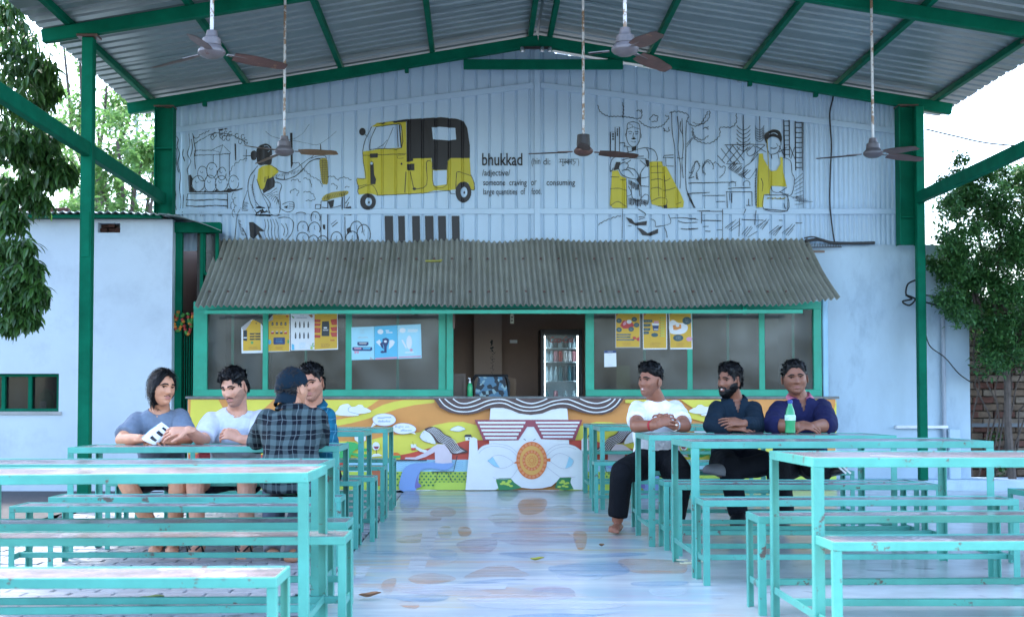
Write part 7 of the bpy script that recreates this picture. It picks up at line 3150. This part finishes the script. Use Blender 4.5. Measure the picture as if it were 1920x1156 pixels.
# ---------------------------------------------------------------- B: pale t-shirt
skB = (.66, .32, .21)
shL, shR = P(397, 788, 8.03), P(487, 785, 8.05)
neck = P(445, 766, 8.03)
hip, waist, chest = P(442, 896, 8.2), P(442, 852, 8.15), P(442, 812, 8.06)
eL, wL = P(380, 827, 7.78), P(354, 806, 7.58)
eR, wR = P(487, 828, 7.75), P(452, 823, 7.68)
tor = torso_of(hip, waist, chest, shL, shR, neck, .98)
hd = (make_head(P(440, 729, 7.93), -24, 14, -6, .92), dict(w_=1.0, jaw=1.05))
legs = seat_legs([P(415, 893, 8.15), P(470, 893, 8.15)], [P(366, 905, 7.5), P(462, 905, 7.5)], [P(372, 1018, 7.45), P(462, 1020, 7.42)], [P(358, 1042, 7.22), P(450, 1044, 7.2)], .078)
tB, MB_, LB = person("person", "young bearded man in a pale t-shirt looking down, reaching for the white packet", skB, hd, neck, tor,
                     [arm(shL, eL, wL), arm(shR, eR, wR)], legs, ('short', HAIR, (.010, .030)),
                     [dict(wrist=wL, dr=Vector((-1, -.15, -.05)), nrm=Vector((-.1, -.6, .75)), thumb=(.1, -.4, -1), curl=.45, spread=.16), dict(wrist=wR, dr=Vector((-1, -.2, .45)), nrm=Vector((.2, -.7, .6)), thumb=(0, -.3, 1), curl=.95)],
                     None, (.50, .2, .17), .42)
beard_shell(tB, MB_, hd[1], HAIR, .0022, False)
mB_ = cloth("pale_lilac_jersey", (.60, .64, .74))
garment("t_shirt", tB, mB_, [('loft', (grow(tor[:-1], .014)[1:] + [(neck + Vector((0, 0, -.004)), .057, .052)], (1, 0, 0))),
                             ('limb', ([shL, shL.lerp(eL, .5), shL.lerp(eL, .86)], [.058, .064, .064], True, False)), ('limb', ([shR, shR.lerp(eR, .5), shR.lerp(eR, .80)], [.058, .064, .066], True, False))], .008, .013, 10, seed=3)
garment("shorts", tB, mShort, [('loft', (grow(tor[:3], .012), (1, 0, 0)))] + [('limb', ([l['pts'][0], l['pts'][1], l['pts'][0].lerp(l['pts'][2], .8)], [.098, .092, .085], True, False)) for l in legs], .011, .006)
for l in legs:
    f = Vector(l['foot'])
    an = Vector(l['pts'][-1])
    b = MB()
    d = Vector((f.x - an.x, f.y - an.y, 0)).normalized()
    s_ = Vector((d.y, -d.x, 0))
    c = (Vector((an.x, an.y, 0)) + Vector((f.x, f.y, 0))) / 2
    rows = []
    for z in (.003, .016):
        rows.append([c + d * .135 * math.cos(a) + s_ * .048 * math.sin(a) * (1 - .15 * math.cos(a)) + Vector((0, 0, z)) for a in [2 * math.pi * k / 18 for k in range(19)]])
    b.grid(rows)
    b.add(rows[1][:-1], [tuple(range(18))])
    b.tube([c + d * .07 + Vector((0, 0, .02)), c + s_ * .04 + d * .02 + Vector((0, 0, .06)), c - d * .02 + s_ * .045 + Vector((0, 0, .02))], .006, 6)
    b.tube([c + d * .07 + Vector((0, 0, .02)), c - s_ * .04 + d * .02 + Vector((0, 0, .06)), c - d * .02 - s_ * .045 + Vector((0, 0, .02))], .006, 6)
    b.build("flip_flop", M_DARK, tB)

# ---------------------------------------------------------------- D: teal checked shirt, half hidden
skD = (.50, .22, .135)
shL, shR = P(556, 788, 8.13), P(612, 780, 8.1)
neck = P(588, 760, 8.1)
hip, waist, chest = P(590, 896, 8.22), P(590, 852, 8.2), P(588, 812, 8.12)
eL, wL = P(548, 826, 7.85), P(562, 822, 7.75)
eR, wR = P(616, 826, 7.86), P(590, 822, 7.76)
tor = torso_of(hip, waist, chest, shL, shR, neck, .93)
hd = (make_head(P(585, 721, 8.06), -14, 4, -7, .91), dict(w_=.98))
legs = seat_legs([P(568, 893, 8.17), P(612, 893, 8.17)], [P(560, 905, 7.6), P(612, 905, 7.6)], [P(566, 1012, 7.6), P(612, 1012, 7.6)], [P(560, 1030, 7.42), P(610, 1032, 7.42)], .075)
tD, MD_, LD = person("person", "young man in a bright teal checked shirt, face half hidden behind the capped man", skD, hd, neck, tor,
                     [arm(shL, eL, wL), arm(shR, eR, wR)], legs, ('short', HAIR, (.010, .030)),
                     [dict(wrist=wL, dr=Vector((1, -.5, 0)), nrm=Vector((0, -.4, 1)), thumb=(0, 1, .3)), dict(wrist=wR, dr=Vector((-1, -.5, 0)), nrm=Vector((0, -.4, 1)), thumb=(0, 1, .3))], None, (.36, .13, .1), .25)
mD = plaid("teal_check_cotton", (.008, .10, .17), (.012, .15, .23), (.15, .36, .48), 14, 14)
garment("shirt", tD, mD, [('loft', (grow(tor[:-1], .014)[1:] + [(neck + Vector((0, 0, -.004)), .057, .052)], (1, 0, 0))),
                          ('limb', (arm(shL, eL, wL)['pts'], [.056, .056, .052, .048, .040], True, False)), ('limb', (arm(shR, eR, wR)['pts'], [.056, .056, .052, .048, .040], True, False))], .008, .011, 11, seed=5, hole=(1, .060, .09))
collar(tD, mD, neck, MD_)
mTr = cloth("black_trousers", (.005, .006, .009))


def trousers(t, tor, legs, m=mTr, end=1.0, k=.014):
    sol = [('loft', (grow(tor[:3], k), (1, 0, 0)))]
    for l in legs:
        p = [Vector(q) for q in l['pts']]
        p[-1] = p[-2].lerp(p[-1], end)
        sol.append(('limb', (p, [r + k + (.012 if i == 4 else 0) for i, r in enumerate(l['r'])], True, False)))
    return garment("trousers", t, m, sol, .011, .006, 8)


trousers(tD, tor, legs, mTr, .9)


def shoe(t, l, m, name="shoe", sole=(.6, .6, .62)):
    f, an = Vector(l['foot']), Vector(l['pts'][-1])
    d = (f - an)
    d = d.normalized() if d.length > 1e-4 else Vector((0, -1, 0))
    s_ = d.cross(Vector((0, 0, 1))).normalized()
    u = s_.cross(d).normalized()
    b = MB()
    rings = []
    for i in range(9):
        v = i / 8
        c = an - d * .05 + (f + d * .04 - an + d * .05) * v
        wv = .046 * (.72 + .5 * math.sin(math.pi * min(1, v * .8 + .12)))
        hv = .055 * (1 - .55 * v) + .012
        if i in (0, 8):
            wv *= .6
            hv *= .6
        rings.append([c + s_ * wv * math.cos(a) + u * hv * max(-.5, math.sin(a)) for a in [2 * math.pi * k / 14 for k in range(14)]])
    ring_solid(b, rings)
    b.build(name, m, t, True, 60)


for l in legs:
    shoe(tD, l, M_BLACK)

# ---------------------------------------------------------------- C: plaid shirt and cap, seen from behind
skC = (.54, .25, .15)
shL, shR = P(501, 785, 7.05), P(595, 783, 7.05)
neck = P(546, 769, 7.06)
hip, waist, chest = P(545, 897, 6.94), P(545, 850, 6.97), P(546, 810, 7.03)
eL, wL = P(480, 831, 7.24), P(515, 828, 7.48)
eR, wR = P(600, 831, 7.24), P(578, 826, 7.48)
tor = torso_of(hip, waist, chest, shL, shR, neck, .95)
hd = (make_head(P(549, 731, 7.12), 146, 4, 6, .93), dict(w_=1.0))
legs = seat_legs([P(520, 893, 7.0), P(570, 893, 7.0)], [P(515, 905, 7.4), P(575, 905, 7.4)], [P(512, 1020, 7.2), P(548, 1022, 7.0)], [P(512, 1032, 7.35), P(540, 1046, 7.1)], .078)
tC, MC_, LC = person("person", "man seen from behind in a dark plaid shirt and backwards navy cap", skC, hd, neck, tor,
                     [arm(shL, eL, wL), arm(shR, eR, wR)], legs, ('short', HAIR, (.004, .006)),
                     [dict(wrist=wL, dr=Vector((1, .3, 0)), nrm=Vector((0, .2, 1)), thumb=(0, 1, 0)), dict(wrist=wR, dr=Vector((-1, .3, 0)), nrm=Vector((0, .2, 1)), thumb=(0, 1, 0))])
mC = plaid("dark_plaid_flannel", (.003, .006, .012), (.075, .112, .12), (.16, .20, .21), 12.5, 12.5)
garment("shirt", tC, mC, [('loft', (grow(tor[:-1], .016)[0:] + [(neck + Vector((0, 0, -.004)), .057, .052)], (1, 0, 0))),
                          ('limb', (arm(shL, eL, wL)['pts'], [.058, .060, .056, .052, .042], True, False)), ('limb', (arm(shR, eR, wR)['pts'], [.058, .060, .056, .052, .042], True, False))], .008, .011, 10, seed=8, hole=(-1, .060, 0))
cb = collar(tC, mC, neck, Matrix.Rotation(math.pi, 4, 'Z'))
trousers(tC, tor, legs, cloth("grey_trousers", (.10, .12, .17)), .92)
for l in legs:
    shoe(tC, l, mat("grey_shoe", (.22, .24, .27), .6))
# cap
mCap = cloth("navy_cap", (.003, .014, .026))
X, Y, Zz, dx, dy, dz, NX, NZ = head_shape(feat=False)
n_ = np.stack([X / .075 ** 2, Y / .095 ** 2, np.clip(Zz, 0, 1) / .115 ** 2], -1)
n_ /= np.linalg.norm(n_, axis=-1, keepdims=True) + 1e-9
lineC = np.interp(dy, [-1, -.3, .3, 1], [.052, .03, .010, -.012])
mC_ = sm01(Zz - lineC, -.001, .004)
Lc = np.stack([X, Y, Zz], -1) + n_ * (mC_ * .014 - (1 - mC_) * .006)[..., None]
Lc[..., 2] += .006 * mC_ * np.clip(dz, 0, 1)
Lcf, mf = Lc.reshape(-1, 3), mC_.ravel()
fs = [f for f in head_faces(NX, NZ) if max(mf[i] for i in f) > .02]
idx = sorted({i for f in fs for i in f})
mp = {v: i for i, v in enumerate(idx)}
b = MB()
b.add([MC_ @ Vector(Lcf[i]) for i in idx], [tuple(mp[i] for i in f) for f in fs])
cap = b.build("cap", mCap, tC, True, 180)
b = MB()
rows = []
for j in range(6):
    v = j / 5
    rows.append([MC_ @ Vector((.074 * math.sin(a) * (1 + .05 * v), .100 * math.cos(a) * 1.0 + .046 * v * (.35 + .65 * math.cos(a)), -.006 - .080 * v - .02 * abs(math.sin(a)) ** 2)) for a in [R(-68 + 136 * k / 12) for k in range(13)]])
b.grid(rows)
b.grid([[p + Vector((0, 0, .004)) for p in r_] for r_ in rows[::-1]])
b.build("brim", mCap, cap, True, 180)
b = MB()
b.lathe([(.009, 0), (.008, .005), (.003, .008)], MC_ @ Vector((0, 0, .136)), 10)
b.build("button", mCap, cap, True)

# ---------------------------------------------------------------- E: white t-shirt, right
skE = (.30, .118, .07)
ZT = .67
shL, shR = P(1196, 768, 8.80), P(1265, 766, 8.82)
neck = P(1230, 749, 8.82)
hip, waist, chest = P(1232, 866, 8.96), P(1231, 832, 8.93), P(1230, 798, 8.86)
eL, wL = P(1193, 799, 8.52), P(1228, 797, 8.40)
eR, wR = P(1284, 799, 8.54), P(1262, 797, 8.42)
tor = torso_of(hip, waist, chest, shL, shR, neck, .98)
hd = (make_head(P(1219, 716, 8.76), -50, -2, 2, .89), dict(w_=.98, jaw=1.05))
legs = seat_legs([P(1212, 868, 8.92), P(1254, 868, 8.92)], [P(1166, 884, 8.58), P(1280, 890, 8.55)], [P(1158, 972, 8.62), P(1264, 980, 8.65)], [P(1151, 992, 8.46), P(1268, 996, 8.5)], .085, .064, .040)
tE, ME_, LE = person("person", "smiling man in a bright white t-shirt and black trousers with clasped hands", skE, hd, neck, tor,
                     [arm(shL, eL, wL, .052, .044, .030), arm(shR, eR, wR, .052, .044, .030)], legs, ('fade', HAIR, (.006, .036)),
                     [dict(wrist=wL, dr=Vector((.75, -.25, .35)), nrm=Vector((-.2, -.8, .5)), thumb=(0, .2, 1), curl=.8), dict(wrist=wR, dr=Vector((-.75, -.3, .35)), nrm=Vector((.2, -.8, .5)), thumb=(0, .2, 1), curl=.8)],
                     None, (.32, .11, .09), .2, True)
mE = cloth("white_jersey", (.86, .87, .90))
garment("t_shirt", tE, mE, [('loft', (grow(tor[:-1], .014)[1:] + [(neck + Vector((0, 0, -.004)), .057, .052)], (1, 0, 0))),
                            ('limb', ([shL, shL.lerp(eL, .4), shL.lerp(eL, .68)], [.060, .064, .066], True, False)), ('limb', ([shR, shR.lerp(eR, .4), shR.lerp(eR, .72)], [.060, .066, .068], True, False))], .008, .013, 10, seed=12)
trousers(tE, tor, legs, mTr, .93)
for w_, e_, col, nm in ((wL, eL, mat("red_thread", (.40, .02, .03), .7), "wrist_thread"), (wR, eR, mat("steel_watch", (.75, .78, .80), .2, metal=.6), "watch")):
    b = MB()
    d = (e_ - w_).normalized()
    c = w_ + d * .03
    b.tube([c - d * .007, c + d * .007], .036, 16)
    if nm == "watch":
        b.lathe([(.018, -.004), (.018, .004)], c + Vector((-.005, -.035, .005)), 14)
    b.build(nm, col, tE, True, 60)

# ---------------------------------------------------------------- F: dark shirt and beard
skF = (.26, .105, .062)
shL, shR = P(1345, 768, 8.80), P(1411, 767, 8.82)
neck = P(1377, 750, 8.84)
hip, waist, chest = P(1378, 866, 8.97), P(1377, 832, 8.94), P(1377, 798, 8.86)
eL, wL = P(1334, 798, 8.50), P(1368, 801, 8.38)
eR, wR = P(1420, 798, 8.50), P(1396, 793, 8.36)
tor = torso_of(hip, waist, chest, shL, shR, neck, .95)
hd = (make_head(P(1368, 716, 8.78), -54, -1, 3, .89), dict(w_=.98, jaw=1.0))
legs = seat_legs([P(1358, 868, 8.93), P(1400, 868, 8.93)], [P(1366, 872, 8.5), P(1440, 868, 8.56)], [P(1386, 968, 8.55), P(1354, 884, 8.50)], [P(1382, 984, 8.40), P(1330, 882, 8.44)], .082, .060, .039)
tF, MF_, LF_ = person("person", "bearded man in a dark blue green shirt looking left with crossed arms", skF, hd, neck, tor,
                      [arm(shL, eL, wL), arm(shR, eR, wR)], legs, ('short', HAIR, (.010, .032)),
                      [dict(wrist=wL, dr=Vector((1, -.15, .0)), nrm=Vector((0, -.5, .85)), thumb=(0, .4, 1), curl=.35), dict(wrist=wR, dr=Vector((-1, -.25, .12)), nrm=Vector((0, -.6, .8)), thumb=(0, .4, 1), curl=.3)],
                      None, (.26, .09, .075), .5, True)
beard_shell(tF, MF_, hd[1], HAIR, .009, True)
mF = cloth("dark_petrol_cotton", (.007, .019, .034))
garment("shirt", tF, mF, [('loft', (grow(tor[:-1], .015)[1:] + [(neck + Vector((0, 0, -.004)), .057, .052)], (1, 0, 0))),
                          ('limb', (arm(shL, eL, wL)['pts'], [.058, .059, .056, .052, .042], True, False)), ('limb', (arm(shR, eR, wR)['pts'], [.058, .059, .056, .052, .042], True, False))], .008, .013, 10, seed=15, hole=(1, .060, .10))
collar(tF, mF, neck, MF_, open_=.65)
trousers(tF, tor, legs, cloth("ink_trousers", (.005, .007, .012)), .94)
shoe(tF, legs[0], M_BLACK)
sd_ = legs[1]
shoe(tF, sd_, mat("grey_slipper", (.12, .13, .15), .6), "slipper")
b = MB()
for i in range(5):
    c = neck + Vector((0, -.085 - .012 * i, -.06 - .036 * i))
    b.lathe([(.005, 0), (.005, .003)], c, 8)
b.build("shirt_button", mF, tF)

# ---------------------------------------------------------------- G: navy shirt with pink collar lining
skG = (.25, .10, .058)
shL, shR = P(1462, 767, 8.80), P(1541, 766, 8.80)
neck = P(1499, 747, 8.82)
hip, waist, chest = P(1500, 866, 8.97), P(1501, 830, 8.92), P(1501, 796, 8.84)
eL, wL = P(1449, 797, 8.48), P(1492, 799, 8.36)
eR, wR = P(1553, 797, 8.50), P(1526, 799, 8.38)
tor = torso_of(hip, waist, chest, shL, shR, neck, 1.06, .012)
hd = (make_head(P(1490, 711, 8.78), -6, 0, -5, .93), dict(w_=1.07, jaw=1.3, fat=.09))
legs = seat_legs([P(1478, 868, 8.93), P(1524, 868, 8.93)], [P(1458, 876, 8.5), P(1526, 872, 8.52)], [P(1470, 968, 8.6), P(1550, 886, 8.6)], [P(1466, 984, 8.45), P(1574, 882, 8.52)], .090, .066, .042)
tG, MG_, LG = person("person", "heavier man in a navy shirt with pink collar lining facing the camera", skG, hd, neck, tor,
                     [arm(shL, eL, wL, .058, .050, .033), arm(shR, eR, wR, .058, .050, .033)], legs, ('wavy', HAIR, (.008, .024)),
                     [dict(wrist=wL, dr=Vector((1, -.15, .02)), nrm=Vector((0, -.5, .85)), thumb=(0, .4, 1), curl=.5, k=1.05), dict(wrist=wR, dr=Vector((-1, -.3, .08)), nrm=Vector((0, -.6, .8)), thumb=(0, .4, 1), curl=.6, k=1.05)],
                     None, (.27, .095, .07), .14)
mG = cloth("navy_cotton", (.011, .013, .058))
eLs, eRs = shL.lerp(eL, 1.0), shR.lerp(eR, 1.0)
garment("shirt", tG, mG, [('loft', (grow(tor[:-1], .016)[1:] + [(neck + Vector((0, 0, -.004)), .057, .052)], (1, 0, 0))),
                          ('limb', ([shL, shL.lerp(eL, .5), eL, eL.lerp(wL, .35)], [.066, .070, .066, .062], True, False)), ('limb', ([shR, shR.lerp(eR, .5), eR, eR.lerp(wR, .35)], [.066, .070, .066, .062], True, False))], .008, .013, 10, seed=19, hole=(1, .064, .11))
collar(tG, cloth("pink_lining", (.62, .20, .28)), neck, MG_, .072, .034, .42)
trousers(tG, tor, legs, mTr, .9, .016)
shoe(tG, legs[0], M_BLACK)
shoe(tG, legs[1], M_BLACK)
b = MB()
p = Vector(legs[1]['foot'])
for k in range(2):
    b.bar(p + Vector((-.02 + .03 * k, -.05, .03)), p + Vector((.03 + .03 * k, -.052, -.015)), .012, .004, 0, (0, 1, 0))
b.build("shoe_stripe", M_WHITE, tG)
